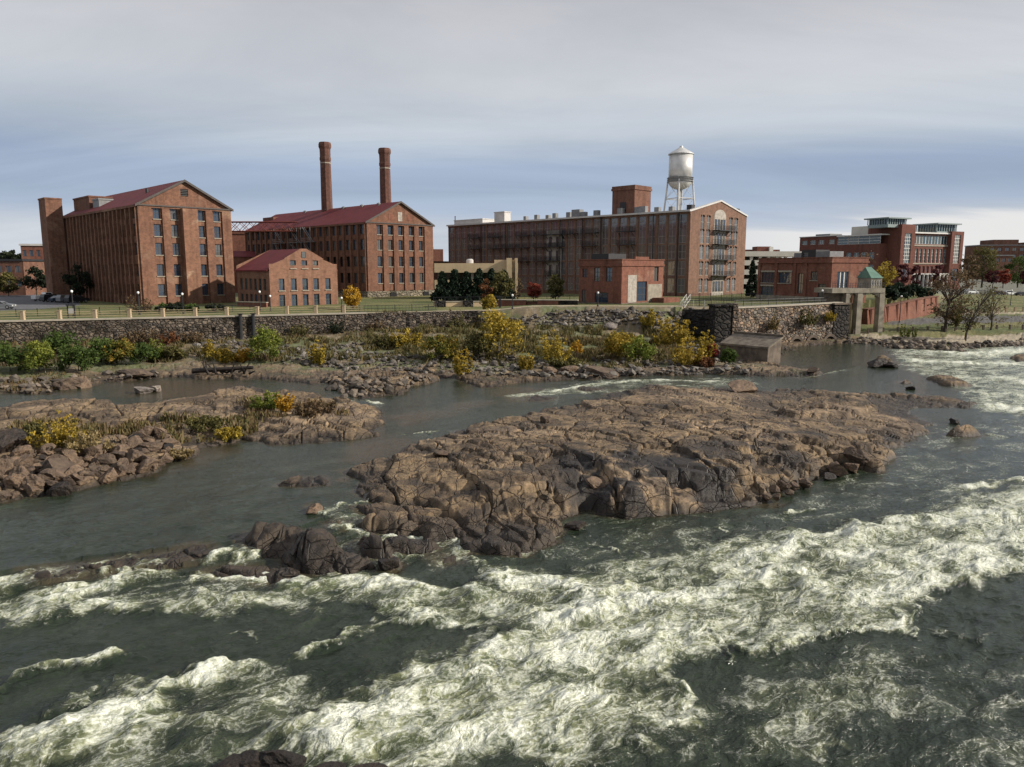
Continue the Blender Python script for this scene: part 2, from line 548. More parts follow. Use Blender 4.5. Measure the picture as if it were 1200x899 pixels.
def mesh_np(name, V, F, mat, attrs=None, smooth=True, cols=None):
    """V n x 3, F m x 4 (or 3)"""
    me = bpy.data.meshes.new(name)
    nv, nf, k = len(V), len(F), F.shape[1]
    me.vertices.add(nv)
    me.vertices.foreach_set('co', np.ascontiguousarray(V, dtype=np.float32).ravel())
    me.loops.add(nf * k)
    me.loops.foreach_set('vertex_index', np.ascontiguousarray(F, dtype=np.int32).ravel())
    me.polygons.add(nf)
    me.polygons.foreach_set('loop_start', np.arange(0, nf * k, k, dtype=np.int32))
    me.polygons.foreach_set('use_smooth', np.full(nf, smooth, dtype=bool))
    me.update(calc_edges=True)
    for an, av in (attrs or {}).items():
        at = me.attributes.new(an, 'FLOAT', 'POINT')
        at.data.foreach_set('value', np.ascontiguousarray(av, dtype=np.float32).ravel())
    for an, av in (cols or {}).items():
        at = me.attributes.new(an, 'FLOAT_COLOR', 'POINT')
        c4 = np.ones((nv, 4), np.float32)
        c4[:, :3] = av
        at.data.foreach_set('color', c4.ravel())
    if mat:
        me.materials.append(mat)
    return me


def grid_faces(nr, nc, keep):
    i = np.arange(nr * nc).reshape(nr, nc)
    F = np.stack([i[:-1, :-1], i[:-1, 1:], i[1:, 1:], i[1:, :-1]], -1).reshape(-1, 4)
    return F[keep.ravel()] if keep is not None else F


def compact(V, F, arrs):
    used = np.unique(F)
    mp = np.full(len(V), -1, np.int64)
    mp[used] = np.arange(len(used))
    return V[used], mp[F], [a[used] for a in arrs]


def link(name, me, parent=None):
    o = bpy.data.objects.new(name, me)
    COL.objects.link(o)
    if parent:
        o.parent = parent
    return o


def attr(nt, name, out='Fac'):
    return nt.n('ShaderNodeAttribute', attribute_name=name).outputs[out]


def newmat(name):
    m = bpy.data.materials.new(name)
    m.use_nodes = True
    return m, NT(m.node_tree)


# ------------------------------------------------------------------ ground material
def ground_mat():
    m, t = newmat('ground_surface')
    c = attr(t, 'col', 'Color')
    pos = t.n('ShaderNodeNewGeometry').outputs['Position']
    n1 = t.noise(pos, 2.2, 8, 0.65, 0.4)
    n2 = t.noise(t.mapv(pos, (1, 1, 2.5)), 9.0, 5, 0.7)
    k = t.ramp(n1, [(0.30, (0.62, 0.62, 0.63)), (0.5, (1, 1, 1)), (0.72, (1.32, 1.28, 1.22))])
    c = t.mix(1.0, c, k, 'MULTIPLY')
    k = t.ramp(n2, [(0.3, (0.75, 0.75, 0.75)), (0.55, (1.02, 1.02, 1.02)), (0.75, (1.22, 1.2, 1.18))])
    c = t.mix(1.0, c, k, 'MULTIPLY')
    wn = t.n('ShaderNodeTexNoise')
    t.set(wn.inputs['Vector'], pos)
    wn.inputs['Scale'].default_value = 0.8
    wn.inputs['Detail'].default_value = 4
    wp = t.n('ShaderNodeVectorMath', operation='MULTIPLY_ADD', i_0=wn.outputs['Color'], i_1=(0.55, 0.55, 0.4), i_2=t.mapv(pos, (1.0, 0.5, 1.3), (0, 0, 0.25))).outputs[0]
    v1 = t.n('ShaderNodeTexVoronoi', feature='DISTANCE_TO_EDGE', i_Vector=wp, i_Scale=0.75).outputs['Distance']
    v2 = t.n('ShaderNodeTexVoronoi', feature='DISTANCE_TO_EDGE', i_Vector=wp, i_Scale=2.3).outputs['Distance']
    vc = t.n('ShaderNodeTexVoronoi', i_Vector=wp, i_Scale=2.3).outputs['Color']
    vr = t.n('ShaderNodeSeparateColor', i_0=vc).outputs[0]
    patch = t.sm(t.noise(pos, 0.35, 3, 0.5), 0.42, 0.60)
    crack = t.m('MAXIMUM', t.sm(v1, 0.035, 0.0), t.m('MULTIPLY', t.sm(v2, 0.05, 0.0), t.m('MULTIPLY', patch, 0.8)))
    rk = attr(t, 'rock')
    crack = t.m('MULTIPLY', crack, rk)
    c = t.mix(t.m('MULTIPLY', crack, 0.55), c, (0.025, 0.020, 0.016, 1))      # darker along the joint lines
    c = t.mix(t.m('MULTIPLY', rk, 0.6), c, t.mix(1.0, c, t.ramp(vr, [(0, (0.66, 0.66, 0.68)), (1, (1.28, 1.24, 1.18))]), 'MULTIPLY'))
    bh = t.m('ADD', t.m('MULTIPLY', n1, 0.6), t.m('MULTIPLY', n2, 0.4))
    bh = t.m('SUBTRACT', bh, t.m('MULTIPLY', crack, 0.9))
    bh = t.m('ADD', bh, t.m('MULTIPLY', t.m('MULTIPLY', vr, patch), t.m('MULTIPLY', rk, 0.5)))
    b = t.n('ShaderNodeBump', i_Strength=0.85, i_Distance=0.16, i_Height=bh)
    dk = attr(t, 'dark')
    ro = t.m('MULTIPLY_ADD', dk, -0.38, 0.88)
    p = t.n('ShaderNodeBsdfPrincipled', i_Base_Color=c, i_Roughness=ro, i_Normal=b.outputs[0])
    p.inputs['Specular IOR Level'].default_value = 0.35
    t.n('ShaderNodeOutputMaterial', i_0=p.outputs[0])
    return m


NA = 1450
rws = np.concatenate([np.geomspace(6, 17.9, 40), rows_px(930, 352, 780), np.geomspace(205, 2600, 46)])
rws = np.unique(np.round(rws, 4))
GX, GY = polar(-72, 72, NA, rws)
GA = angles(-72, 72, NA)
GZ, GC, GD, GR = terrain(GX, GY)
LV = level(GX, GY)


def tz(x, y):
    """height of the built ground at a place"""
    r, a = math.hypot(x, y), math.atan2(x, y)
    i = int(np.clip(np.searchsorted(rws, r) - 1, 0, len(rws) - 2))
    j0 = int(np.clip(np.searchsorted(GA, a) - 1, 0, NA - 2))
    fi, fj = (r - rws[i]) / (rws[i + 1] - rws[i]), (a - GA[j0]) / (GA[j0 + 1] - GA[j0])
    fi, fj = min(max(fi, 0), 1), min(max(fj, 0), 1)
    return float((GZ[i, j0] * (1 - fj) + GZ[i, j0 + 1] * fj) * (1 - fi) + (GZ[i + 1, j0] * (1 - fj) + GZ[i + 1, j0 + 1] * fj) * fi)


def G(px, py, z0=2.0):
    """the place on the built ground seen at a pixel: march down the ray"""
    x, y, dzz = ray(px, py)
    t = 15.0
    while t < 420:
        if HCAM + dzz * t <= tz(x * t, y * t):
            break
        t += 0.25 + t * 0.002
    return Vector((x * t, y * t, tz(x * t, y * t)))


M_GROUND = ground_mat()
lvr = LV
kz = GZ - lvr
kc = np.maximum.reduce([kz[:-1, :-1], kz[1:, :-1], kz[:-1, 1:], kz[1:, 1:]]) > -0.75
V = np.stack([GX, GY, GZ], -1).reshape(-1, 3)
F = grid_faces(len(rws), NA, kc)
V, F, (cc, dd, rr) = compact(V, F, [GC.reshape(-1, 3), GD.ravel(), GR.ravel()])
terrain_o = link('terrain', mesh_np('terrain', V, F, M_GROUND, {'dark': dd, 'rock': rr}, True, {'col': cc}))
terrain_o['kind'] = 'structure'

# ------------------------------------------------------------------ water
# (points, half width px, strength, crest height)
STROKES = [
    ([(556, 668), (600, 686), (650, 690), (700, 700), (760, 706), (800, 700)], 13, 1.0, .45),
    ([(618, 724), (660, 722), (700, 716), (745, 712)], 15, 1.05, .55),
    ([(345, 688), (420, 682), (480, 690), (540, 697), (592, 716)], 13, .95, .4),
    ([(440, 702), (520, 722), (565, 742)], 9, .6, .25),
    ([(310, 884), (350, 866), (400, 846), (470, 816), (540, 786), (600, 752), (660, 734)], 24, .85, .45),
    ([(340, 892), (450, 872), (560, 852), (640, 830), (720, 800)], 26, .72, .25),
    ([(600, 760), (680, 770), (760, 750), (820, 740)], 22, .62, .2),
    ([(860, 664), (900, 650), (940, 642), (1010, 656), (1060, 642)], 10, .85, .35),
    ([(760, 704), (850, 692), (930, 672), (965, 690)], 11, .85, .35),
    ([(935, 690), (1000, 702), (1060, 702), (1110, 682), (1210, 650), (1330, 625)], 12, .8, .3),
    ([(1082, 694), (1068, 722), (1062, 748)], 4, .9, .15),
    ([(960, 752), (1005, 742), (1040, 730), (1065, 716)], 5, .75, .2),
    ([(1080, 574), (1140, 569), (1215, 562)], 4, .8, .15),
    ([(890, 642), (1000, 626), (1100, 614), (1210, 596), (1330, 580)], 14, .68, .3),
    ([(1030, 612), (1080, 618), (1110, 616)], 4, .8, .2),
    ([(1000, 690), (1080, 660), (1150, 640), (1210, 625), (1330, 602)], 14, .72, .2),
    ([(848, 752), (900, 764), (950, 752), (1000, 736)], 7, .8, .35),
    ([(800, 730), (842, 742), (850, 770), (846, 800)], 5, .7, .2),
    ([(770, 760), (795, 800), (790, 840), (740, 860)], 7, .6, .15),
    ([(0, 722), (75, 704), (120, 690), (151, 678), (192, 671)], 10, .95, .4),
    ([(-40, 728), (60, 722), (120, 716), (190, 706), (250, 708)], 9, .75, .4),
    ([(250, 708), (310, 704), (350, 708)], 10, .45, .2),
    ([(-20, 694), (20, 690), (50, 684)], 10, .85, .3),
    ([(236, 664), (272, 652), (304, 662)], 6, .95, .3),
    ([(224, 675), (272, 681), (322, 678)], 6, .9, .25),
    ([(322, 694), (350, 690), (380, 684)], 7, .9, .3),
    ([(-30, 826), (0, 815), (60, 791), (110, 771), (156, 760)], 7, .85, .5),
    ([(40, 842), (80, 826), (112, 818)], 10, .6, .35),
    ([(112, 818), (160, 806), (210, 802)], 8, .4, .25),
    ([(-20, 898), (60, 872), (110, 850), (150, 832), (215, 802), (290, 786)], 15, .8, .4),
    ([(0, 900), (90, 880), (180, 850), (260, 840)], 13, .55, .15),
    ([(150, 834), (230, 794), (310, 782)], 5, .8, .3),
    ([(345, 772), (385, 756), (425, 742)], 6, .85, .4),
    ([(425, 742), (470, 730), (520, 724)], 5, .45, .15),
    ([(255, 746), (308, 748)], 4, .42, .03),
    ([(90, 668), (130, 660), (170, 655)], 3, .75, .1),
    ([(378, 631), (396, 623), (420, 625), (440, 632)], 5, .95, .2),
    ([(452, 634), (490, 633), (530, 630)], 5, .8, .2),
    ([(440, 650), (470, 656), (510, 650)], 4, .5, .1),
    ([(380, 610), (410, 597), (455, 593)], 3, .75, .1),
    ([(495, 604), (520, 602), (546, 604)], 4, .85, .15),
    ([(540, 612), (544, 640), (556, 664)], 4, .6, .1),
    ([(590, 468), (650, 463), (690, 455), (760, 449), (860, 452), (885, 457)], 4, .85, .15),
    ([(640, 466), (680, 463), (700, 468)], 4, .5, .1),
    ([(880, 434), (940, 447), (1010, 432)], 2.5, .5, .1),
    ([(405, 474), (425, 475), (450, 478)], 3, 1.0, .1),
    ([(520, 510), (490, 513), (470, 516)], 1.5, .7, .05),
    ([(1060, 424), (1083, 427), (1143, 429), (1210, 431)], 7, 1.1, .3),
    ([(1095, 415), (1143, 419), (1210, 412)], 9, .95, .3),
    ([(1140, 447), (1183, 448), (1220, 458)], 9, .75, .2),
    ([(1120, 464), (1183, 467), (1220, 470)], 4, .7, .2),
    ([(1150, 478), (1180, 484), (1220, 487)], 10, 1.1, .25),
    ([(1150, 514), (1178, 518)], 4, .6, .1),
    ([(915, 602), (948, 598)], 3, .7, .15),
    ([(832, 618), (850, 624)], 3, .7, .15),
    ([(660, 626), (700, 640), (720, 652)], 2.5, .55, .1),
    ([(950, 880), (985, 870), (1000, 860)], 8, .45, .1),
    ([(700, 893), (750, 880), (790, 884)], 8, .42, .1),
    ([(1090, 740), (1130, 750), (1180, 748)], 5, .38, .05),
]
MASS = [  # (outline px, softness px, density)
    ([(1500, 515), (1240, 560), (1120, 588), (1050, 616), (960, 622), (870, 628), (800, 640), (700, 662), (640, 676), (560, 664), (552, 676), (600, 704), (566, 722),
      (640, 742), (600, 760), (500, 806), (420, 836), (330, 872), (296, 896), (480, 900), (650, 895), (720, 868), (770, 840), (788, 792), (836, 764), (850, 748),
      (900, 766), (960, 752), (1010, 738), (1060, 742), (1066, 706), (1110, 690), (1240, 668), (1500, 610)], 12, .47),
    ([(340, 690), (420, 676), (500, 682), (600, 700), (600, 730), (520, 738), (420, 712)], 10, .35),
    ([(-40, 700), (60, 690), (200, 668), (360, 690), (370, 720), (200, 722), (60, 724), (-40, 736)], 10, .24),
    ([(-300, 960), (60, 850), (150, 815), (300, 776), (430, 790), (400, 830), (300, 880), (280, 905)], 12, .26),
    ([(560, 830), (720, 860), (800, 830), (900, 800), (1000, 760), (1060, 780), (1000, 850), (820, 899), (600, 905)], 20, .20),
    ([(900, 800), (1050, 760), (1210, 780), (1210, 905), (860, 905)], 20, .16),
    ([(1040, 412), (1500, 400), (1500, 500), (1150, 490), (1120, 460), (1060, 436)], 8, .50),
    ([(1090, 500), (1240, 490), (1240, 580), (1100, 600), (960, 610), (900, 600)], 12, .16),
    ([(600, 610), (700, 612), (900, 600), (960, 610), (700, 655), (560, 660)], 10, .15),
    ([(380, 600), (560, 600), (550, 660), (380, 680)], 8, .25),
    ([(580, 470), (700, 448), (880, 446), (900, 458), (700, 466)], 4, .25),
]
FL = (-0.83, -0.55)     # main direction of flow


def water_fields(X, Y):
    dist = np.hypot(X, Y)
    m_px = dist / FPX                     # metres seen by one pixel across
    D_ = np.zeros(X.shape)
    Hh = np.zeros(X.shape)
    wk = sst(dist, 110, 35)
    wx = X + (0.75 * fbm(X / 2.3, Y / 2.3, 4, 201, 0.6)) * wk
    wy = Y + (0.75 * fbm(X / 2.3 + 5, Y / 2.3, 4, 202, 0.6)) * wk
    brk = 0.78 + 0.55 * fbm(X / 1.6, Y / 1.6, 4, 203, 0.6)
    for pts, wpx, st, hh in STROKES:
        P = pw(pts)
        mid = P[len(P) // 2]
        mw = math.hypot(*mid) / FPX * wpx * 1.25
        d, al = linedist(P, wx, wy, mw * 4)
        end = np.clip(np.minimum(al, 1 - al) * 5 + 0.25, 0, 1)
        mw = mw * (1.25 if wpx > 5 else 1.0)
        g = np.exp(-(d / mw) ** 2) * end * np.clip(brk, 0.15, 1.15)
        D_ = np.maximum(D_, st * g) + 0.25 * np.minimum(D_, st * g)
        hh = hh * min(1.0, wpx / 11.0)
        Hh = Hh + hh * np.exp(-(d / (mw * 1.25)) ** 2) * end
    for poly, soft, dens in MASS:
        P = pw(poly)
        c = np.mean(np.array(P), 0)
        sm_ = math.hypot(*c) / FPX * soft * 1.4
        s = sdf(P, wx, wy, sm_ * 3)
        g = sst(s, -sm_, sm_ * 1.2)
        D_ = D_ + dens * g * (1 - 0.6 * np.clip(D_, 0, 1))
    return np.clip(D_, 0, 1.25), Hh


wr = np.unique(np.concatenate([np.geomspace(6, 17.9, 60), rows_px(925, 386, 640)[::1]]))
NB = 1360
WX, WY = polar(-70, 70, NB, wr)
TZ = terrain(WX, WY)[0]
WL = level(WX, WY)
FD, FH = water_fields(WX, WY)
fu, fv = (WX * FL[0] + WY * FL[1]), (-WX * FL[1] + WY * FL[0])
rough = np.clip(FD * 1.3, 0, 1)
near = sst(WY, 58, 34)
act = np.clip(0.42 * near + rough, 0, 1)
wave = 0.13 * ridged(fu / 4.2, fv / 2.1, 2, 301, 0.4) * rough
wave = wave + 0.15 * fbm(fu / 2.6, fv / 1.5, 3, 311, 0.45) * act
wave = wave + 0.03 * fbm(fu / 0.9, fv / 0.55, 3, 321, 0.55) * rough
wave = wave + 0.022 * fbm(fu / 0.7, fv / 0.45, 3, 331, 0.5) * (0.2 + act)
wave = wave + 0.02 * fbm(WX / 1.1, WY / 0.5, 3, 341) + 0.055 * near * ridged(fu / 1.9, fv / 1.0, 3, 345, 0.5)
nearshore = sst(TZ - WL, -0.9, -0.1)
# spray along rocks that stand in moving water
edge = sst(TZ - WL, -0.55, -0.05) * sst(TZ - WL, 0.5, 0.05)
foam_edge = edge * sst(fbm(WX / 1.2, WY / 1.2, 3, 351), -0.1, 0.4) * np.clip(0.25 * near + 1.2 * rough, 0, 1) * 0.8
FD2 = np.clip(np.maximum(FD, foam_edge), 0, 1.3)
WZ = WL + 0.55 * FH * (0.8 + 0.35 * fbm(WX / 1.5, WY / 1.5, 3, 361)) + wave
WZ = WZ - 0.05 * nearshore
kz = TZ - WZ
kw = np.minimum.reduce([kz[:-1, :-1], kz[1:, :-1], kz[:-1, 1:], kz[1:, 1:]]) < 0.12
V = np.stack([WX, WY, WZ], -1).reshape(-1, 3)
F = grid_faces(len(wr), NB, kw)
shal = sst(WL - TZ, 1.15, 0.15)
calm = 1 - np.clip(act * 1.2, 0, 1)
V, F, (a1, a2, a3) = compact(V, F, [FD2.ravel(), shal.ravel(), calm.ravel()])


def water_mat():
    m, t = newmat('river_water')
    pos = t.n('ShaderNodeNewGeometry').outputs['Position']
    fd = attr(t, 'foam')
    sh = attr(t, 'shallow')
    ca = attr(t, 'calm')
    # coordinates drawn out along the current and curled by two layers of noise
    flow = t.mapv(t.mapv(pos, (1, 1, 1), (0, 0, R(-33.5))), (0.66, 1.0, 0.7))

    def warp(vec, scale, amt):
        wn = t.n('ShaderNodeTexNoise')
        t.set(wn.inputs['Vector'], vec)
        wn.inputs['Scale'].default_value = scale
        wn.inputs['Detail'].default_value = 2
        c_ = t.n('ShaderNodeVectorMath', operation='SUBTRACT', i_0=wn.outputs['Color'], i_1=(.5, .5, .5)).outputs[0]
        return t.n('ShaderNodeVectorMath', operation='MULTIPLY_ADD', i_0=c_, i_1=(amt, amt, amt * .3), i_2=vec).outputs[0]
    wv = warp(warp(flow, 0.45, 2.6), 1.6, 0.75)
    wv2 = warp(wv, 4.5, 0.14)
    fine = warp(flow, 1.8, 0.30)
    a = t.noise(wv, 0.62, 5, 0.55, 0.2)
    rid = lambda v, k: t.m('MAXIMUM', t.m('SUBTRACT', 1.0, t.m('MULTIPLY', t.m('ABSOLUTE', t.m('SUBTRACT', v, 0.5)), k)), 0.0)
    r1 = rid(t.noise(wv, 1.0, 3, 0.5), 5.5)
    r2 = rid(t.noise(wv2, 2.3, 3, 0.5), 5.5)
    r3 = rid(t.noise(fine, 5.5, 3, 0.55), 5.0)
    c = t.noise(fine, 14.0, 5, 0.7)
    r4 = rid(t.noise(fine, 13.0, 3, 0.6), 5.0)
    wb = warp(wv2, 2.2, 0.35)
    w1 = t.n('ShaderNodeTexVoronoi', feature='DISTANCE_TO_EDGE', i_Vector=wb, i_Scale=1.5).outputs['Distance']
    w2 = t.n('ShaderNodeTexVoronoi', feature='DISTANCE_TO_EDGE', i_Vector=warp(fine, 2.5, 0.3), i_Scale=4.2).outputs['Distance']
    web = t.m('MAXIMUM', t.sm(w1, 0.16, 0.0), t.m('MULTIPLY', t.sm(w2, 0.20, 0.0), 0.85))
    rf = t.m('ADD', t.m('MULTIPLY', r1, .20), t.m('MULTIPLY', r2, .20))
    rf = t.m('ADD', rf, t.m('ADD', t.m('MULTIPLY', r3, .13), t.m('MULTIPLY', r4, .08)))
    sp = t.noise(warp(pos, 3.0, 0.25), 8.0, 6, 0.72)
    rf = t.m('ADD', rf, t.m('ADD', t.m('MULTIPLY', web, .30), t.m('ADD', t.m('MULTIPLY', c, .10), t.m('MULTIPLY', t.m('SUBTRACT', sp, .38), .95))))
    rf = t.m('ADD', rf, t.m('MULTIPLY', t.m('SUBTRACT', a, .5), 1.15))
    fdm = t.m('MULTIPLY', fd, 0.61)
    lo = t.m('SUBTRACT', 0.98, fdm)
    ff = t.m('DIVIDE', t.m('SUBTRACT', t.m('ADD', rf, t.m('MULTIPLY', fd, .12)), lo), 0.60, clamp=True)
    foam = t.m('MULTIPLY', t.m('POWER', ff, 1.15), t.sm(fd, 0.04, 0.16))
    aer = t.sm(t.m('ADD', fd, t.m('MULTIPLY', t.m('SUBTRACT', a, 0.5), 1.0)), 0.10, 0.85)
    deep = t.mix(t.sm(a, 0.3, 0.7), (0.014, 0.021, 0.012, 1), (0.027, 0.036, 0.022, 1))
    deep = t.mix(t.m('MULTIPLY', sh, 0.8), deep, (0.058, 0.046, 0.028, 1))
    green = t.mix(t.sm(r1, 0.2, 0.8), (0.105, 0.125, 0.062, 1), (0.235, 0.250, 0.130, 1))
    base = t.mix(t.m('MULTIPLY', aer, 0.95), deep, green)
    white = t.mix(t.sm(c, 0.35, 0.7), (0.52, 0.54, 0.43, 1), (0.84, 0.85, 0.77, 1))
    base = t.mix(t.m('MULTIPLY', foam, 0.93), base, white)
    ro = t.m('MULTIPLY_ADD', foam, 0.6, t.m('MULTIPLY_ADD', ca, -0.04, 0.12))
    rip = t.noise(t.mapv(pos, (1.0, 2.6, 1)), 2.2, 5, 0.6, 0.3)
    rough_ = t.m('SUBTRACT', 1.0, ca)
    bh = t.m('ADD', t.m('MULTIPLY', rip, 0.06), t.m('MULTIPLY', t.m('ADD', r2, t.m('ADD', t.m('MULTIPLY', r3, .5), t.m('ADD', t.m('MULTIPLY', c, .3), t.m('MULTIPLY', sp, .5)))), t.m('MULTIPLY', rough_, 0.05)))
    bp = t.n('ShaderNodeBump', i_Strength=0.9, i_Distance=1.0, i_Height=bh)
    p = t.n('ShaderNodeBsdfPrincipled', i_Base_Color=base, i_Roughness=ro, i_Normal=bp.outputs[0], i_IOR=1.33)
    t.n('ShaderNodeOutputMaterial', i_0=p.outputs[0])
    return m


water_o = link('water', mesh_np('water', V, F, water_mat(), {'foam': a1, 'shallow': a2, 'calm': a3}))
water_o['kind'] = 'structure'
# ------------------------------------------------------------------ scene helpers
def thing(name, label, cat, loc=(0, 0, 0), rz=0.0, group=None):
    o = bpy.data.objects.new(name, None)
    o.empty_display_size = 0.5
    COL.objects.link(o)
    o.location = loc
    o.rotation_euler = (0, 0, rz)
    return tag(o, label, cat, group)


def tag(o, label, cat, group=None):
    o['label'], o['category'] = label, cat
    if group:
        o['group'] = group
    return o


class MB:
    """collects shapes into one mesh"""
    def __init__(self):
        self.b = bmesh.new()
        self.mi = 0

    def quad(self, pts):
        vs = [self.b.verts.new(p) for p in pts]
        f = self.b.faces.new(vs)
        f.material_index = self.mi
        return f

    def box(self, x0, x1, y0, y1, z0, z1, taper=0.0):
        t = taper
        p = [(x0, y0, z0), (x1, y0, z0), (x1, y1, z0), (x0, y1, z0), (x0 + t, y0 + t, z1), (x1 - t, y0 + t, z1), (x1 - t, y1 - t, z1), (x0 + t, y1 - t, z1)]
        v = [self.b.verts.new(q) for q in p]
        for f in ((0, 3, 2, 1), (4, 5, 6, 7), (0, 1, 5, 4), (1, 2, 6, 5), (2, 3, 7, 6), (3, 0, 4, 7)):
            self.b.faces.new([v[i] for i in f]).material_index = self.mi
        return self

    def prism(self, poly, z0, z1):
        a = [self.b.verts.new((x, y, z0)) for x, y in poly]
        c = [self.b.verts.new((x, y, z1)) for x, y in poly]
        n = len(poly)
        self.b.faces.new(a[::-1]).material_index = self.mi
        self.b.faces.new(c).material_index = self.mi
        for i in range(n):
            self.b.faces.new([a[i], a[(i + 1) % n], c[(i + 1) % n], c[i]]).material_index = self.mi
        return self

    def lathe(self, prof, n=20, c=(0, 0, 0), rot=0.0):
        rings = []
        for r, z in prof:
            if r < 1e-4:
                rings.append([self.b.verts.new((c[0], c[1], c[2] + z))])
            else:
                rings.append([self.b.verts.new((c[0] + r * math.cos(rot + i * 2 * math.pi / n), c[1] + r * math.sin(rot + i * 2 * math.pi / n), c[2] + z)) for i in range(n)])
        for a, b in zip(rings, rings[1:]):
            for i in range(n):
                j = (i + 1) % n
                q = ([a[0]] if len(a) == 1 else [a[i], a[j]]) + ([b[0]] if len(b) == 1 else [b[j], b[i]])
                if len(q) > 2:
                    self.b.faces.new(q).material_index = self.mi
        if len(rings[0]) > 1:
            self.b.faces.new(rings[0][::-1]).material_index = self.mi
        if len(rings[-1]) > 1:
            self.b.faces.new(rings[-1]).material_index = self.mi
        return self

    def tube(self, p, q, r0, r1=None, n=6):
        r1 = r0 if r1 is None else r1
        p, q = Vector(p), Vector(q)
        d = (q - p)
        if d.length < 1e-6:
            return self
        z = d.normalized()
        x = z.orthogonal().normalized()
        y = z.cross(x)
        A, B = [], []
        for i in range(n):
            c, s = math.cos(2 * math.pi * i / n), math.sin(2 * math.pi * i / n)
            A.append(self.b.verts.new(p + (x * c + y * s) * r0))
            B.append(self.b.verts.new(q + (x * c + y * s) * r1))
        for i in range(n):
            j = (i + 1) % n
            self.b.faces.new([A[i], A[j], B[j], B[i]]).material_index = self.mi
        self.b.faces.new(A[::-1]).material_index = self.mi
        self.b.faces.new(B).material_index = self.mi
        return self

    def mesh(self, name, mat, smooth=False):
        me = bpy.data.meshes.new(name)
        bmesh.ops.recalc_face_normals(self.b, faces=self.b.faces[:])
        self.b.to_mesh(me)
        self.b.free()
        for m in (mat if isinstance(mat, (list, tuple)) else [mat]):
            me.materials.append(m)
        if smooth:
            me.polygons.foreach_set('use_smooth', [True] * len(me.polygons))
        return me

    def obj(self, name, mat, parent=None, smooth=False):
        return link(name, self.mesh(name, mat, smooth), parent)


# ------------------------------------------------------------------ materials
def mat_simple(name, col, rough=0.7, metal=0.0, spec=0.4, var=0.18, scale=1.5, col2=None, streak=0.0):
    m, t = newmat(name)
    co = t.n('ShaderNodeTexCoord').outputs['Object']
    n1 = t.noise(co, scale, 6, 0.6, 0.3)
    c2 = col2 or tuple(c * (1 - var * 2) for c in col)
    c = t.mix(t.sm(n1, 0.35, 0.68), (*col, 1), (*c2, 1))
    if streak:
        n2 = t.noise(t.mapv(co, (1.3, 1.3, 0.12)), 1.0, 5, 0.6)
        c = t.mix(t.m('MULTIPLY', t.sm(n2, 0.5, 0.75), streak), c, tuple(x * 0.45 for x in col) + (1,))
    p = t.n('ShaderNodeBsdfPrincipled', i_Base_Color=c, i_Roughness=rough, i_Metallic=metal)
    p.inputs['Specular IOR Level'].default_value = spec
    t.n('ShaderNodeOutputMaterial', i_0=p.outputs[0])
    return m


def mat_brick(name, a, b, patch=(0.27, 0.19, 0.13), pale=0.35, soot=.6):
    m, t = newmat(name)
    co = t.n('ShaderNodeTexCoord').outputs['Object']
    big = t.noise(co, 0.22, 5, 0.6, 0.8)
    mid = t.noise(co, 1.1, 6, 0.65, 0.5)
    st = t.noise(t.mapv(co, (1.0, 1.0, 0.10)), 0.9, 6, 0.65, 0.4)
    c = t.mix(t.sm(mid, 0.32, 0.68), (*a, 1), (*b, 1))
    c = t.mix(t.m('MULTIPLY', t.sm(big, 0.52, 0.72), pale), c, (*patch, 1))
    c = t.mix(t.m('MULTIPLY', t.sm(st, 0.46, 0.76), soot), c, tuple(x * 0.42 for x in b) + (1,))
    # courses: brick tones from the brick texture, mapped on both wall directions
    sp = t.n('ShaderNodeSeparateXYZ', i_0=co)
    cb = t.n('ShaderNodeCombineXYZ', i_0=t.m('ADD', sp.outputs[0], sp.outputs[1]), i_1=sp.outputs[2])
    br = t.n('ShaderNodeTexBrick', i_Vector=cb.outputs[0], i_Scale=1.0, i_Color1=(0.78, 0.78, 0.78, 1), i_Color2=(1.15, 1.12, 1.1, 1), i_Mortar=(1.2, 1.2, 1.2, 1))
    br.inputs['Brick Width'].default_value = 0.42
    br.inputs['Row Height'].default_value = 0.16
    br.inputs['Mortar Size'].default_value = 0.012
    c = t.mix(0.8, c, br.outputs[0], 'MULTIPLY')
    p = t.n('ShaderNodeBsdfPrincipled', i_Base_Color=c, i_Roughness=0.9)
    p.inputs['Specular IOR Level'].default_value = 0.15
    t.n('ShaderNodeOutputMaterial', i_0=p.outputs[0])
    return m


def mat_roof(name, a, b, pitch=0.9, along=1):
    m, t = newmat(name)
    co = t.n('ShaderNodeTexCoord').outputs['Object']
    sp = t.n('ShaderNodeSeparateXYZ', i_0=co)
    fr = t.m('FRACT', t.m('DIVIDE', sp.outputs[along], pitch))
    seam = t.m('MULTIPLY', t.sm(fr, 0.90, 0.95), 0.35)
    n1 = t.noise(co, 0.5, 5, 0.6)
    n2 = t.noise(t.mapv(co, (0.25, 2.0, 0.25)), 0.8, 5, 0.6)
    c = t.mix(t.sm(n1, 0.35, 0.7), (*a, 1), (*b, 1))
    c = t.mix(t.m('MULTIPLY', t.sm(n2, 0.5, 0.75), 0.4), c, tuple(x * 0.6 for x in b) + (1,))
    c = t.mix(seam, c, tuple(x * 0.4 for x in a) + (1,))
    p = t.n('ShaderNodeBsdfPrincipled', i_Base_Color=c, i_Roughness=0.7)
    p.inputs['Specular IOR Level'].default_value = .15
    t.n('ShaderNodeOutputMaterial', i_0=p.outputs[0])
    return m


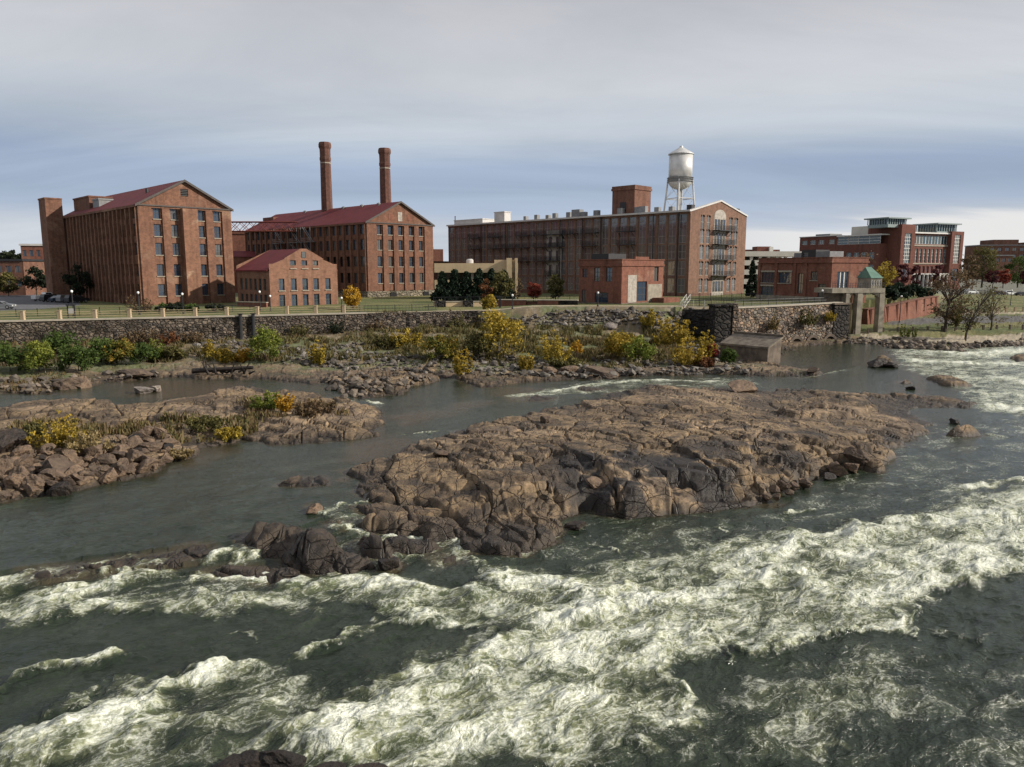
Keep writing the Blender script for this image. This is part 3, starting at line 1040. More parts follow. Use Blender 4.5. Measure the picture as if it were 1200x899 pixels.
def mat_glass(name, col, ior=1.9, rough=0.06):
    m, t = newmat(name)
    inf = t.n('ShaderNodeObjectInfo').outputs['Random']
    co = t.n('ShaderNodeTexCoord').outputs['Object']
    n1 = t.noise(co, 0.7, 2, 0.5)
    c = t.mix(inf, (*col, 1), tuple(x * 0.35 for x in col) + (1,))
    c = t.mix(t.m('MULTIPLY', t.sm(inf, 0.72, 0.80), 0.5), c, (0.16, 0.15, 0.13, 1))
    b = t.n('ShaderNodeBump', i_Strength=0.08, i_Distance=0.3, i_Height=n1)
    p = t.n('ShaderNodeBsdfPrincipled', i_Base_Color=c, i_Roughness=rough, i_IOR=ior, i_Normal=b.outputs[0])
    t.n('ShaderNodeOutputMaterial', i_0=p.outputs[0])
    return m


def mat_stone(name, cols, scale=1.3, mortar=(0.10, 0.085, 0.07)):
    m, t = newmat(name)
    co = t.n('ShaderNodeTexCoord').outputs['Object']
    nz = t.n('ShaderNodeTexNoise')
    t.set(nz.inputs['Vector'], co)
    nz.inputs['Scale'].default_value = 1.2
    wv = t.n('ShaderNodeVectorMath', operation='MULTIPLY_ADD', i_0=nz.outputs['Color'], i_1=(0.5, 0.5, 0.4), i_2=t.mapv(co, (1, 1, 1.5))).outputs[0]
    vo = t.n('ShaderNodeTexVoronoi', i_Vector=wv, i_Scale=scale)
    ve = t.n('ShaderNodeTexVoronoi', feature='DISTANCE_TO_EDGE', i_Vector=wv, i_Scale=scale)
    rnd = t.n('ShaderNodeSeparateColor', i_0=vo.outputs['Color']).outputs[0]
    n = len(cols)
    c = t.ramp(rnd, [(i / (n - 1), k) for i, k in enumerate(cols)])
    big = t.noise(co, 0.35, 5, 0.65)
    c = t.mix(t.sm(big, 0.48, 0.66), c, t.mix(1.0, c, (0.42, 0.42, 0.38, 1), 'MULTIPLY'))
    fine = t.noise(co, 5.0, 5, 0.7)
    c = t.mix(0.7, c, t.ramp(fine, [(0.3, (0.6, 0.6, 0.6)), (0.7, (1.3, 1.3, 1.3))]), 'MULTIPLY')
    ed = t.sm(ve.outputs['Distance'], 0.09, 0.02)
    c = t.mix(ed, c, (*mortar, 1))
    hgt = t.m('ADD', t.sm(ve.outputs['Distance'], 0.0, 0.22), t.m('MULTIPLY', fine, 0.5))
    b = t.n('ShaderNodeBump', i_Strength=1.0, i_Distance=0.30, i_Height=hgt)
    p = t.n('ShaderNodeBsdfPrincipled', i_Base_Color=c, i_Roughness=0.92, i_Normal=b.outputs[0])
    p.inputs['Specular IOR Level'].default_value = 0.2
    t.n('ShaderNodeOutputMaterial', i_0=p.outputs[0])
    return m


BR = mat_brick('brick_mill', (0.210, 0.109, 0.071), (0.134, 0.072, 0.050), patch=(.31, .20, .135), pale=.6, soot=.7)
BRP = mat_brick('brick_mill_patched', (0.234, 0.124, 0.079), (0.166, 0.090, 0.061), patch=(.36, .25, .17), pale=.9, soot=.5)
BR2 = mat_brick('brick_mill_dark', (0.192, 0.097, 0.063), (0.125, 0.067, 0.047), pale=0.2)
BR3 = mat_brick('brick_mill_orange', (0.233, 0.126, 0.084), (0.170, 0.092, 0.062), pale=0.15)
BR4 = mat_brick('brick_mill_brown', (0.202, 0.119, 0.084), (0.144, 0.088, 0.065), pale=0.15)
BRR = mat_brick('brick_red', (0.210, 0.093, 0.063), (0.148, 0.067, 0.048), patch=(0.32, 0.22, 0.16), pale=0.35)
BRM = mat_brick('brick_modern', (0.170, 0.072, 0.053), (0.130, 0.056, 0.044), pale=0.05)
BRD = mat_brick('brick_old', (0.179, 0.090, 0.061), (0.116, 0.062, 0.047), pale=0.25)
REDROOF = mat_roof('red_metal_roof', (0.160, 0.033, 0.035), (0.118, 0.026, 0.029))
WHITEROOF = mat_simple('white_membrane', (0.52, 0.50, 0.47), 0.6, var=0.08, scale=0.4)
DARKMET = mat_simple('dark_iron', (0.022, 0.022, 0.024), 0.5, var=0.1)
GREYMET = mat_simple('grey_metal', (0.20, 0.20, 0.20), 0.5, var=0.15)
TRIM = mat_simple('dark_trim_paint', (0.075, 0.062, 0.055), 0.7, var=0.15)
BLACK = mat_simple('black_opening', (0.010, 0.010, 0.011), 0.9, var=0.1)
FRAME = mat_simple('window_frame_paint', (0.05, 0.045, 0.042), 0.6, var=0.1)
FRAMEW = mat_simple('pale_frame_paint', (0.62, 0.60, 0.55), 0.6, var=0.06)
FRAMEL = mat_simple('grey_frame_paint', (0.30, 0.28, 0.25), 0.6, var=0.1)
FRAMEG = mat_simple('green_frame_paint', (0.045, 0.065, 0.055), 0.5, var=0.06)
GLASS = mat_glass('window_glass', (0.040, 0.062, 0.095), 1.8)  # blue of the reflected sky is put into the pane colour
GLASSL = mat_glass('loft_glass', (0.11, 0.115, 0.12), 1.9)  # paler base colour stands in for the grey reflection on the panes
GLASSB = mat_glass('curtain_glass', (0.035, 0.075, 0.095), 1.75)
CONC = mat_simple('concrete', (0.30, 0.265, 0.205), 0.85, var=0.2, scale=0.8, streak=0.6)
CONCD = mat_simple('dark_concrete', (0.16, 0.125, 0.095), 0.9, var=0.25, scale=0.9, streak=0.6)
CREAM = mat_simple('cream_render', (0.58, 0.44, 0.27), 0.85, var=0.07, scale=0.5, streak=0.2)
WHITEP = mat_simple('white_paint_worn', (0.38, 0.34, 0.29), 0.8, var=0.2, scale=1.2, streak=0.35)
GARAGE = mat_simple('garage_concrete', (0.55, 0.52, 0.45), 0.8, var=0.06, scale=0.3)
GREENROOF = mat_roof('green_metal_roof', (0.13, 0.22, 0.17), (0.10, 0.18, 0.14), 0.6, 0)
STEELW = mat_simple('tank_silver_paint', (0.62, 0.61, 0.58), 0.42, 0.25, var=0.12, scale=0.35, streak=0.6)
STONEW = mat_stone('rubble_wall_stone', [(0.30, 0.20, 0.13), (0.16, 0.13, 0.11), (0.22, 0.17, 0.12), (0.36, 0.25, 0.17), (0.13, 0.11, 0.10), (0.27, 0.24, 0.20)], 1.15)
STONEF = mat_stone('foundation_stone', [(0.26, 0.22, 0.16), (0.19, 0.17, 0.13), (0.30, 0.25, 0.18)], 0.9, (0.15, 0.13, 0.10))
PALEC = mat_simple('pale_coping', (0.36, 0.32, 0.25), 0.85, var=0.12, scale=0.8)
POSTC = mat_simple('cream_post', (0.40, 0.31, 0.20), 0.8, var=0.1, scale=1.0)
REDSTEEL = mat_simple('rusty_red_steel', (0.20, 0.05, 0.035), 0.6, var=0.2)
TEAL = mat_simple('teal_metal', (0.20, 0.25, 0.245), 0.5, var=0.08)


# ------------------------------------------------------------------ building kit (local axes: front at y=0 facing -y, left side at x=0 facing -x)
def wall_cells(mb, axis, const, a0, a1, z0, z1, holes, depth, inner=1):
    """a wall with real openings and reveals; axis 'f': plane y=const along x, 's': plane x=const along y; depth goes inwards"""
    P = (lambda a, z, d: (a, const + d * inner, z)) if axis == 'f' else (lambda a, z, d: (const + d * inner, a, z))
    A = sorted({a0, a1, *[round(h[0], 3) for h in holes], *[round(h[1], 3) for h in holes]})
    Z = sorted({z0, z1, *[round(h[2], 3) for h in holes], *[round(h[3], 3) for h in holes]})
    A = [a for a in A if a0 - 1e-6 <= a <= a1 + 1e-6]
    Z = [z for z in Z if z0 - 1e-6 <= z <= z1 + 1e-6]
    hs = [(h[0] - .002, h[1] + .002, h[2] - .002, h[3] + .002) for h in holes]
    for a, b in zip(A, A[1:]):
        for c, d in zip(Z, Z[1:]):
            ma, mz = (a + b) / 2, (c + d) / 2
            if any(h[0] < ma < h[1] and h[2] < mz < h[3] for h in hs):
                continue
            mb.quad([P(a, c, 0), P(b, c, 0), P(b, d, 0), P(a, d, 0)])
    for h in holes:
        a, b, c, d = h[:4]
        for p, q in (((a, c), (b, c)), ((b, c), (b, d)), ((b, d), (a, d)), ((a, d), (a, c))):
            mb.quad([P(p[0], p[1], 0), P(q[0], q[1], 0), P(q[0], q[1], depth), P(p[0], p[1], depth)])


def window_meshes(key, w, h, fmat, gmat, nx=2, nz=2, bar=0.09, sill=None, arch=False):
    mb = MB()
    b = 0.09
    for x0, x1, z0, z1 in ((-w / 2, -w / 2 + b, 0, h), (w / 2 - b, w / 2, 0, h), (-w / 2 + b, w / 2 - b, 0, b), (-w / 2 + b, w / 2 - b, h - b, h)):
        mb.box(x0, x1, -0.05, 0.04, z0, z1)
    for i in range(1, nx):
        x = -w / 2 + w * i / nx
        mb.box(x - bar / 2, x + bar / 2, -0.03, 0.03, b, h - b)
    for i in range(1, nz):
        z = h * i / nz
        mb.box(-w / 2 + b, w / 2 - b, -0.035, 0.028, z - bar / 2, z + bar / 2)
    if sill:
        mb.mi = 1
        mb.box(-w / 2 - 0.12, w / 2 + 0.12, -0.46, -0.10, -0.16, -0.002)
        mb.mi = 0
    if arch:   # brick infill corners make the head of the opening an arch
        mb.mi = 1
        n = 6
        for sgn in (-1, 1):
            pts = [(sgn * w / 2, h)]
            for i in range(n + 1):
                a = i / n * math.pi / 2
                pts.append((sgn * w / 2 * math.cos(a), h - 0.32 * w + 0.32 * w * math.sin(a)))
            vs0 = [mb.b.verts.new((x, -0.30, z)) for x, z in pts]
            vs1 = [mb.b.verts.new((x, -0.06, z)) for x, z in pts]
            mb.b.faces.new(vs0).material_index = 1
            for i in range(len(pts)):
                j = (i + 1) % len(pts)
                mb.b.faces.new([vs0[i], vs0[j], vs1[j], vs1[i]]).material_index = 1
        mb.mi = 0
    fm = mb.mesh('window', [fmat, sill or (arch if arch else fmat)])
    g = MB()
    g.quad([(-w / 2 + 0.02, 0.01, 0.02), (w / 2 - 0.02, 0.01, 0.02), (w / 2 - 0.02, 0.01, h - 0.02), (-w / 2 + 0.02, 0.01, h - 0.02)])
    return fm, g.mesh('pane', gmat)


def put_window(parent, ms, x, y, z, side=False, name='window'):
    o = link(name, ms[0], parent)
    o.location = (x, y, z)
    if side:
        o.rotation_euler = (0, 0, -math.pi / 2)
    p = link('pane', ms[1], o)
    return o


def put_side_stuff(parent, ms, spots, name='window'):
    """windows past the hundredth of one building: one part"""
    vs, fs, mi = [], [], []
    for k, me in enumerate(ms):
        v = np.empty(len(me.vertices) * 3, np.float32)
        me.vertices.foreach_get('co', v)
        v = v.reshape(-1, 3)
        for (x, y, z, side) in spots:
            q = v.copy()
            if side:
                q = np.stack([v[:, 1], -v[:, 0], v[:, 2]], -1)
            q = q + np.array((x, y, z))
            base = sum(len(a) for a in vs)
            vs.append(q)
            for p in me.polygons:
                fs.append([base + i for i in p.vertices])
                mi.append((2 if k else 0) + p.material_index)
    me = bpy.data.meshes.new('small_windows')
    me.from_pydata(np.concatenate(vs).tolist(), [], fs)
    for m in (ms[0].materials[0], ms[0].materials[1], ms[1].materials[0]):
        me.materials.append(m)
    me.polygons.foreach_set('material_index', mi)
    o = link('windows_far_along_the_side', me, parent)
    o['kind'] = 'stuff'
    return o


def gable_roof(parent, w, l, ze, rise, mat, over=0.5, thick=0.28, name='roof', y0=0.0):
    mb = MB()
    s = rise / (w / 2)
    for sg in (0, 1):
        xa, xb = (-over, w / 2) if sg == 0 else (w + over, w / 2)
        za = ze - over * s
        zb = ze + rise
        A = [(xa, y0 - over, za), (xb, y0 - over, zb), (xb, l + over, zb), (xa, l + over, za)]
        v0 = [mb.b.verts.new(p) for p in A]
        v1 = [mb.b.verts.new((p[0], p[1], p[2] + thick)) for p in A]
        mb.b.faces.new(v0)
        mb.b.faces.new(v1)
        for i in range(4):
            j = (i + 1) % 4
            mb.b.faces.new([v0[i], v0[j], v1[j], v1[i]])
    return mb.obj(name, mat, parent)


def gable_wall(mb, w, y, ze, rise, hole=None):
    """the triangle above the eaves on the front"""
    n = 12
    if hole:
        a, b, c, d = hole
        s = rise / (w / 2)
        top = lambda x: ze + (rise - abs(x - w / 2) * s)
        mb.quad([(0, y, ze), (a, y, ze), (a, y, top(a))] if True else [])
        mb.quad([(b, y, ze), (w, y, ze), (b, y, top(b))])
        mb.quad([(a, y, ze), (b, y, ze), (b, y, c), (a, y, c)])
        mb.quad([(a, y, d), (b, y, d), (b, y, top(b)), (w / 2, y, top(w / 2)), (a, y, top(a))])
        for p, q in (((a, c), (b, c)), ((b, c), (b, d)), ((b, d), (a, d)), ((a, d), (a, c))):
            mb.quad([(p[0], y, p[1]), (q[0], y, q[1]), (q[0], y + 0.4, q[1]), (p[0], y + 0.4, p[1])])
    else:
        mb.quad([(0, y, ze), (w, y, ze), (w / 2, y, ze + rise)])


def brick_mill(name, label, loc, w, l, base, ze, rise, fcols, rows, fw, wh, scols, srows, sw, wall, roof_mat, fm=FRAME, gm=GLASS,
               pil=0.42, front_pil=True, arch=False, vent=True, sill=PALEC, side_limit=80, side_skip=lambda y, z: False, rot=R(45), group=None, pilw=.36, roof_rise=None, dp=.34):
    """base, ze are heights above loc.z = 0"""
    root = thing(name, label, 'mill building', (loc[0], loc[1], 0), rot, group)
    mb = MB()
    fh = [(x - fw / 2, x + fw / 2, z, z + wh) for x in fcols for z in rows]
    hh = [(y - sw / 2, y + sw / 2, z, z + wh) for y in scols for z in srows]
    wall_cells(mb, 'f', 0.0, 0, w, base, ze, fh, dp)
    wall_cells(mb, 's', 0.0, 0, l, base, ze, hh, dp)
    mb.quad([(w, 0, base), (w, l, base), (w, l, ze), (w, 0, ze)])
    mb.quad([(0, l, base), (w, l, base), (w, l, ze), (0, l, ze)])
    mb.quad([(0, l, ze), (w, l, ze), (w / 2, l, ze + rise)])
    if rise > 2 and vent:
        gable_wall(mb, w, 0, ze, rise, (w / 2 - 0.8, w / 2 + 0.8, ze + rise * 0.42, ze + rise * 0.42 + 1.5))
    else:
        gable_wall(mb, w, 0, ze, rise)
    # piers between the window bays
    sp = sorted(scols)
    edges = [0.0] + [(a + b) / 2 for a, b in zip(sp, sp[1:])] + [l]
    step = sp[1] - sp[0]
    pw_ = step * pilw
    for k, yy in enumerate(edges):
        y0, y1 = max(0.003, yy - pw_ / 2), min(l - 0.003, yy + pw_ / 2)
        mb.box(-pil, -0.002, y0, y1, base + 0.01, ze - 0.5)
    mb.box(-pil - 0.12, -0.002, 0.003, l - 0.003, ze - 0.49, ze - 0.02)
    if front_pil:
        fc = sorted(fcols)
        for k, xx in enumerate([(a + b) / 2 for a, b in zip(fc, fc[1:])]):
            mb.box(xx - 0.75, xx + 0.75, -0.36, -0.002, base + 0.01, ze - 0.5)
        mb.box(0.004, fc[0] - 1.1, -0.36, -0.002, base + 0.01, ze - 0.5)
        mb.box(fc[-1] + 1.1, w - 0.004, -0.36, -0.002, base + 0.01, ze - 0.5)
        mb.box(0.004, w - 0.004, -0.40, -0.002, ze - 0.49, ze - 0.02)
    mb.obj('wall', wall, root)
    mb = MB()   # dark interior just behind the panes so that no light leaks through
    mb.box(0.6, w - 0.5, 0.6, l - 0.5, base + 0.05, ze - 0.1)
    mb.obj('interior', BLACK, root)
    if roof_rise is None:
        gable_roof(root, w, l, ze, rise, roof_mat)
        mb = MB()      # dark rake boards and the cornice line under the gable
        s_ = rise / (w / 2)
        for sg in (-1, 1):
            xa, xb = (-.5, w / 2) if sg < 0 else (w + .5, w / 2)
            p = [(xa, -.68, ze - .5 * s_ - .12), (xb, -.68, ze + rise - .12), (xb, -.505, ze + rise - .12), (xa, -.505, ze - .5 * s_ - .12)]
            vs = p + [(x, y, z + .48) for x, y, z in p]
            for f in ((0, 3, 2, 1), (4, 5, 6, 7), (0, 1, 5, 4), (1, 2, 6, 5), (2, 3, 7, 6), (3, 0, 4, 7)):
                mb.quad([vs[i] for i in f])
        mb.box(-.3, w + .3, -.62, -.405, ze - .15, ze + .12)
        mb.obj('rake_trim', TRIM, root)
    else:      # nearly flat roof behind a gabled parapet with a pale coping
        gable_roof(root, w, l, ze, roof_rise, roof_mat, over=.25, y0=.8)
        mb = MB()
        for xa, za, xb, zb in ((-.3, ze, w / 2, ze + rise), (w / 2, ze + rise, w + .3, ze)):
            p = [(xa, -.25, za), (xb, -.25, zb), (xb, .75, zb), (xa, .75, za)]
            q = [(x, y, z + .38) for x, y, z in p]
            vs = p + q
            for f in ((0, 3, 2, 1), (4, 5, 6, 7), (0, 1, 5, 4), (1, 2, 6, 5), (2, 3, 7, 6), (3, 0, 4, 7)):
                mb.quad([vs[i] for i in f])
        mb.obj('gable_coping', WHITEROOF, root)
    a_ = wall if arch else False
    mf = window_meshes('f', fw, wh, fm, gm, 2, 2, sill=None if arch else sill, arch=a_)
    msd = window_meshes('s', sw, wh, fm, gm, 2, 2, sill=None)
    for x in fcols:
        for z in rows:
            put_window(root, mf, x, dp - 0.05, z)
    spots = [(y, z) for y in sorted(scols) for z in srows if not side_skip(y, z)]
    for y, z in spots[:side_limit]:
        put_window(root, msd, dp - 0.05, y, z, True)
    if spots[side_limit:]:
        put_side_stuff(root, msd, [(dp - 0.05, y, z, True) for y, z in spots[side_limit:]])
    return root


def solve_w(c, px, py=320, ang=45.0):
    """length along a wall that starts at c and runs at ang until it meets a pixel column"""
    h, yy, _ = ray(px, py)
    k = h / yy
    ca, sa = math.cos(R(ang)), math.sin(R(ang))
    return (k * c[1] - c[0]) / (ca - k * sa)


# ---- the big mill on the left
C1 = D(165, 310, 155.0)
w1, l1 = solve_w(C1, 273, 310), solve_w(C1, 80, 310, 135)
rows1 = [Zat(p, 157) - 1.25 for p in (249, 269.5, 291.5, 316.5, 340)]
u1 = [w1 * f for f in (0.195, 0.375, 0.66, 0.84)]
ze1 = Zat(240, 155.5)
nc = 19
mill1 = brick_mill('brick_mill', 'biggest five-storey brick mill with red metal roof and a broad blind pier up its gable', C1, w1, l1, 6.0, ze1, 5.3,
                   u1, rows1, 1.4, 2.45, [1.9 + i * (l1 - 3.8) / (nc - 1) for i in range(nc)], rows1, 1.75, BR, REDROOF, pilw=.24)
mb = MB()
mb.box(w1 * 0.44, w1 * 0.60, -1.5, -0.005, 6.1, ze1 - 0.35)
mb.obj('stair_pier', BRP, mill1)
mb = MB()
for z in range(4):
    mb.box(w1 / 2 - 0.78, w1 / 2 + 0.78, 0.10, 0.18, ze1 + 5.3 * 0.42 + 0.1 + z * 0.36, ze1 + 5.3 * 0.42 + 0.30 + z * 0.36)
mb.obj('gable_vent', DARKMET, mill1)
S_ = (C1[0] - .7071 * (l1 - 1.0), C1[1] + .7071 * (l1 - 1.0), 0)
tw = solve_w(S_, 57.5, 290, 225)
E_ = (S_[0] - .7071 * tw, S_[1] - .7071 * tw, 0)
td = max(2.5, solve_w(E_, 50, 290, 135))
zt = Zat(233.5, 188)
mb = MB()
mb.box(-tw, -0.45, l1 - 1.0, l1 - 1 + td, 6.0, zt)
mb.box(-tw - 0.12, -0.40, l1 - 1.12, l1 - .9 + td, zt + 0.002, zt + 0.35)
mb.obj('stair_tower', BR, mill1)


def roof_box(p0, p1, ytop, x, dep, mat, name):
    a_, b_ = solve_w(C1, p1, 240, 135), solve_w(C1, p0, 240, 135)
    zt_ = Zat(ytop, C1[1] + .7071 * a_)
    mb = MB()
    mb.box(x, x + dep, a_, b_, ze1 - .2, zt_ - .35)
    mb.box(x - .15, x + dep + .15, a_ - .15, b_ + .15, zt_ - .348, zt_)
    mb.obj(name, mat, mill1)


roof_box(78, 96, 228.5, 1.6, 5.0, BRD, 'roof_house')
roof_box(98, 105, 231.5, 2.0, 3.0, GREYMET, 'roof_vent')
roof_box(120, 136, 230.5, 4.4, 4.0, CONCD, 'roof_vent')
mb = MB()
mb.tube((w1 * .3, l1 * .2, ze1 + 2), (w1 * .3, l1 * .2, ze1 + 4.3), .35, n=10)
mb.obj('vent_pipe', DARKMET, mill1)

# ---- the mill with two chimneys
C2 = D(430, 310, 199.0)
w2, l2 = solve_w(C2, 507, 310), solve_w(C2, 290, 310, 135)
rows2 = [Zat(p, 203) - 1.35 for p in (269, 287, 306.5, 326, 346.5)]
ze2 = Zat(260.5, 199.5)
nc = 20
mill2 = brick_mill('brick_mill', 'five-storey brick mill with red roof, a rough stone base and chimneys rising behind its ridge', C2, w2, l2, 8.3, ze2, Zat(237.5, 207) - ze2,
                   [w2 * f for f in (0.185, 0.345, 0.50, 0.66, 0.815)], rows2, 1.35, 2.7, [1.9 + i * (l2 - 3.8) / (nc - 1) for i in range(nc)], rows2, 1.9, BR2, REDROOF, pilw=.24,
                   side_limit=75, side_skip=lambda y, z: z < 17 and 6 < y, vent=False)
mb = MB()
mb.box(-0.45, w2 + 0.3, -0.6, l2, 3.0, 8.30)
mb.obj('foundation', STONEF, mill2)
for f in (0.355, 0.86):
    mb = MB()
    mb.box(w2 * f - 1.0, w2 * f + 1.0, -0.75, -0.605, 6.0, 7.9)
    mb.obj('cellar_opening', BLACK, mill2)
for f, m_ in ((0.36, WHITEP), (0.5, WHITEP), (0.64, WHITEP)):
    mb = MB()
    z0 = Zat(257, 203) - (0 if f != 0.5 else 0.3)
    mb.box(w2 * f - 0.7, w2 * f + 0.7, -0.06, -0.002, z0, z0 + (1.5 if f != 0.5 else 2.4))
    mb.obj('gable_panel', BRR if f != 0.5 else m_, mill2)
mb = MB()
mb.box(w2 * 0.30, w2 * 0.62, l2 - 6, l2 + 1, ze2, ze2 + 4.6)
mb.obj('roof_house', BRD, mill2)
for k, f in enumerate((0.12, 0.24, 0.38, 0.52, 0.70)):
    mb = MB()
    mb.lathe([(0.35, 0), (0.35, 1.0), (0.55, 1.1), (0.55, 1.3), (0.05, 1.6)], 10, (w2 * 0.45, l2 * f, ze2 + 4.5))
    mb.obj('roof_vent', GREYMET, mill2)
# steel fire stairs on the shaded side
for y0 in (27.0, 34.5, 44.0):
    mb = MB()
    for k in range(3):
        z0 = 17.5 + k * 4.2
        if z0 + 4 > ze2:
            break
        mb.box(-2.2, -0.5, y0 - 2.6, y0 + 2.6, z0, z0 + 0.12)
        for q in (-2.6, 2.6):
            mb.tube((-2.1, y0 + q, z0), (-2.1, y0 + q, z0 + 4.2), 0.07)
        for hz in (0.55, 1.05):
            mb.tube((-2.15, y0 - 2.6, z0 + hz), (-2.15, y0 + 2.6, z0 + hz), 0.05)
        mb.tube((-1.6, y0 - 2.4, z0), (-1.6, y0 + 2.4, z0 + 4.2), 0.09)
        mb.tube((-1.0, y0 - 2.4, z0), (-1.0, y0 + 2.4, z0 + 4.2), 0.09)
    mb.obj('fire_escape', GREYMET, mill2)


def chimney(px, ytop, Y, label, width_px):
    top = D(px, ytop, Y)
    r = width_px / 2 * Y / FPX
    h = top[2] - 7
    c = thing('mill_chimney', label, 'chimney', (top[0], top[1], 7), R(10), 'tall brick mill chimneys')
    mb = MB()
    mb.lathe([(r * 1.18, 0), (r * 0.96, h * 0.88)], 8)
    mb.obj('shaft', BRCH, c)
    mb = MB()
    mb.lathe([(r * 0.97, h * 0.88), (r * 1.04, h * 0.885), (r * 1.04, h * 0.90), (r * 0.97, h * 0.905), (r * 0.99, h * 0.955), (r * 1.16, h * 0.97), (r * 1.16, h * 0.985),
              (r * 1.05, h), (r * 0.7, h), (r * 0.7, h - 1.5)], 8)
    mb.obj('corbelled_cap', BRCH, c)
    mb = MB()
    mb.lathe([(r * 1.0, h * 0.862), (r * 1.0, h * 0.868)], 8)
    mb.obj('iron_band', PALEC, c)


BRCH = mat_brick('brick_chimney', (0.148, 0.074, 0.055), (0.085, 0.047, 0.038), pale=0.1)
chimney(380.5, 167, 232, 'taller dark brick chimney on the left, behind the red roof', 12.2)
chimney(450.5, 174, 224, 'redder brick chimney on the right, above the gable end', 12.4)

# ---- the small gabled house in front
C3 = D(316, 330, 149.0)
w3, l3 = solve_w(C3, 395.5, 330), solve_w(C3, 278, 330, 135)
ze3 = Zat(311, 149.5)
apex3 = Zat(291.5, 154.5)
h3 = thing('brick_house', 'small two-storey brick gatehouse with stepped gable shoulders and red roof', 'house', (C3[0], C3[1], 0), R(45))
zr = [Zat(333, 152) - 1.25, Zat(352, 152) - 1.2]
fx = [w3 * f for f in (0.165, 0.34, 0.505, 0.67, 0.85)]
holes = [(x - .62, x + .62, z, z + 2.35) for x in fx for z in zr]
zu = Zat(314.5, 153)
up = [(w3 * f - .62, w3 * f + .62, zu, zu + 1.6) for f in (0.34, 0.505, 0.67)]
mb = MB()
wall_cells(mb, 'f', 0.0, 0, w3, 6.0, ze3, holes, 0.3)
sh = zu + 2.0
wall_cells(mb, 'f', 0.0, w3 * 0.22, w3 * 0.79, ze3, sh, [h for h in up if h[3] < sh], 0.3)
s3 = (apex3 - ze3) / (w3 / 2 - 0.8)
mb.quad([(0, 0, ze3), (w3 * .22, 0, ze3), (w3 * .22, 0, ze3 + (w3 * .22 - 0.8) * s3), (0.8, 0, ze3 + 0.3), (0, 0, ze3 + 0.3)])
mb.quad([(w3, 0, ze3), (w3 * .79, 0, ze3), (w3 * .79, 0, ze3 + (w3 * .21 - 0.8) * s3), (w3 - 0.8, 0, ze3 + 0.3), (w3, 0, ze3 + 0.3)])
mb.quad([(w3 * .22, 0, sh), (w3 * .79, 0, sh), (w3 * 0.79, 0, max(sh, ze3 + (w3 * .21 - .8) * s3) + 0.01), (w3 * .5 + .7, 0, apex3), (w3 * .5 - .7, 0, apex3), (w3 * .22, 0, max(sh, ze3 + (w3 * .22 - .8) * s3) + 0.01)])
sy = [2.0 + i * (l3 - 4) / 5 for i in range(6)]
hs = [(y - .55, y + .55, z, z + 2.35) for y in sy for z in zr]
wall_cells(mb, 's', 0.0, 0, l3, 6.0, ze3 - 1.2, hs, 0.3)
mb.quad([(w3, 0, 6), (w3, l3, 6), (w3, l3, ze3), (w3, 0, ze3)])
mb.quad([(0, l3, 6), (w3, l3, 6), (w3, l3, ze3), (w3 / 2, l3, apex3), (0, l3, ze3)])
mb.obj('wall', BR3, h3)
mb = MB()
mb.box(0.5, w3 - 0.4, 0.5, l3 - 0.4, 6.1, ze3 - 1.3)
mb.obj('interior', BLACK, h3)
ms = window_meshes('h', 1.24, 2.35, FRAMEG, GLASS, 2, 2, sill=PALEC)
for x in fx:
    for z in zr:
        put_window(h3, ms, x, 0.26, z)
mu = window_meshes('hu', 1.24, 1.6, FRAMEG, GLASS, 2, 2, sill=PALEC)
for f in (0.34, 0.505, 0.67):
    put_window(h3, mu, w3 * f, 0.10 if False else 0.26, zu)
ma = window_meshes('ha', 0.95, 1.2, FRAMEG, GLASS, 1, 2)
put_window(h3, ma, w3 * 0.5, -0.04, Zat(302, 153.5))
ms2 = window_meshes('hs', 1.1, 2.35, FRAMEG, GLASS, 2, 2)
for y in sy:
    for z in zr:
        put_window(h3, ms2, 0.26, y, z, True)
gable_roof(h3, w3, l3, ze3 - 1.0, apex3 - ze3 + 0.7, REDROOF, over=0.35, y0=0.65)

# ---- low red boundary wall beside it
a = D(279, 358, 150)
b = D(313, 358, 146.5)
o = thing('low_brick_wall', 'low bright red brick wall between the big mill and the small gabled house', 'wall', (a[0], a[1], 0), math.atan2(b[1] - a[1], b[0] - a[0]))
L_ = math.hypot(b[0] - a[0], b[1] - a[1])
mb = MB()
mb.box(0, L_, -0.2, 0.2, 5.8, 7.6)
mb.obj('wall_body', BRR, o)
mb = MB()
mb.box(-0.1, L_ + 0.1, -0.28, 0.28, 7.602, 7.75)
mb.obj('coping', PALEC, o)

# ---- the long mill with the white roof
C4 = D(808, 300, 190.0)
w4, l4 = solve_w(C4, 873, 300), solve_w(C4, 526, 300, 135)
ze4 = Zat(248, 190.5)
rows4 = [Zat(p, 195) - 1.9 for p in (260, 276.5, 295, 314, 334)]
nc = 30
pitch4 = (l4 - 4) / (nc - 1)
scol4 = [2.2 + i * pitch4 for i in range(nc)]
mill4 = brick_mill('brick_mill', 'long five-storey brick mill with white roof edge and iron balconies', C4, w4, l4, 6.2, ze4, Zat(237.5, 203) - ze4,
                   [w4 * f for f in (0.20, 0.30, 0.70, 0.80)], rows4, 1.6, 3.6, scol4, rows4, 2.15, BR4, WHITEROOF, front_pil=False, arch=BR4, roof_rise=.7, pilw=.22, fm=FRAMEL, gm=GLASSL,
                   side_limit=60, vent=False, pil=0.14, dp=.16)
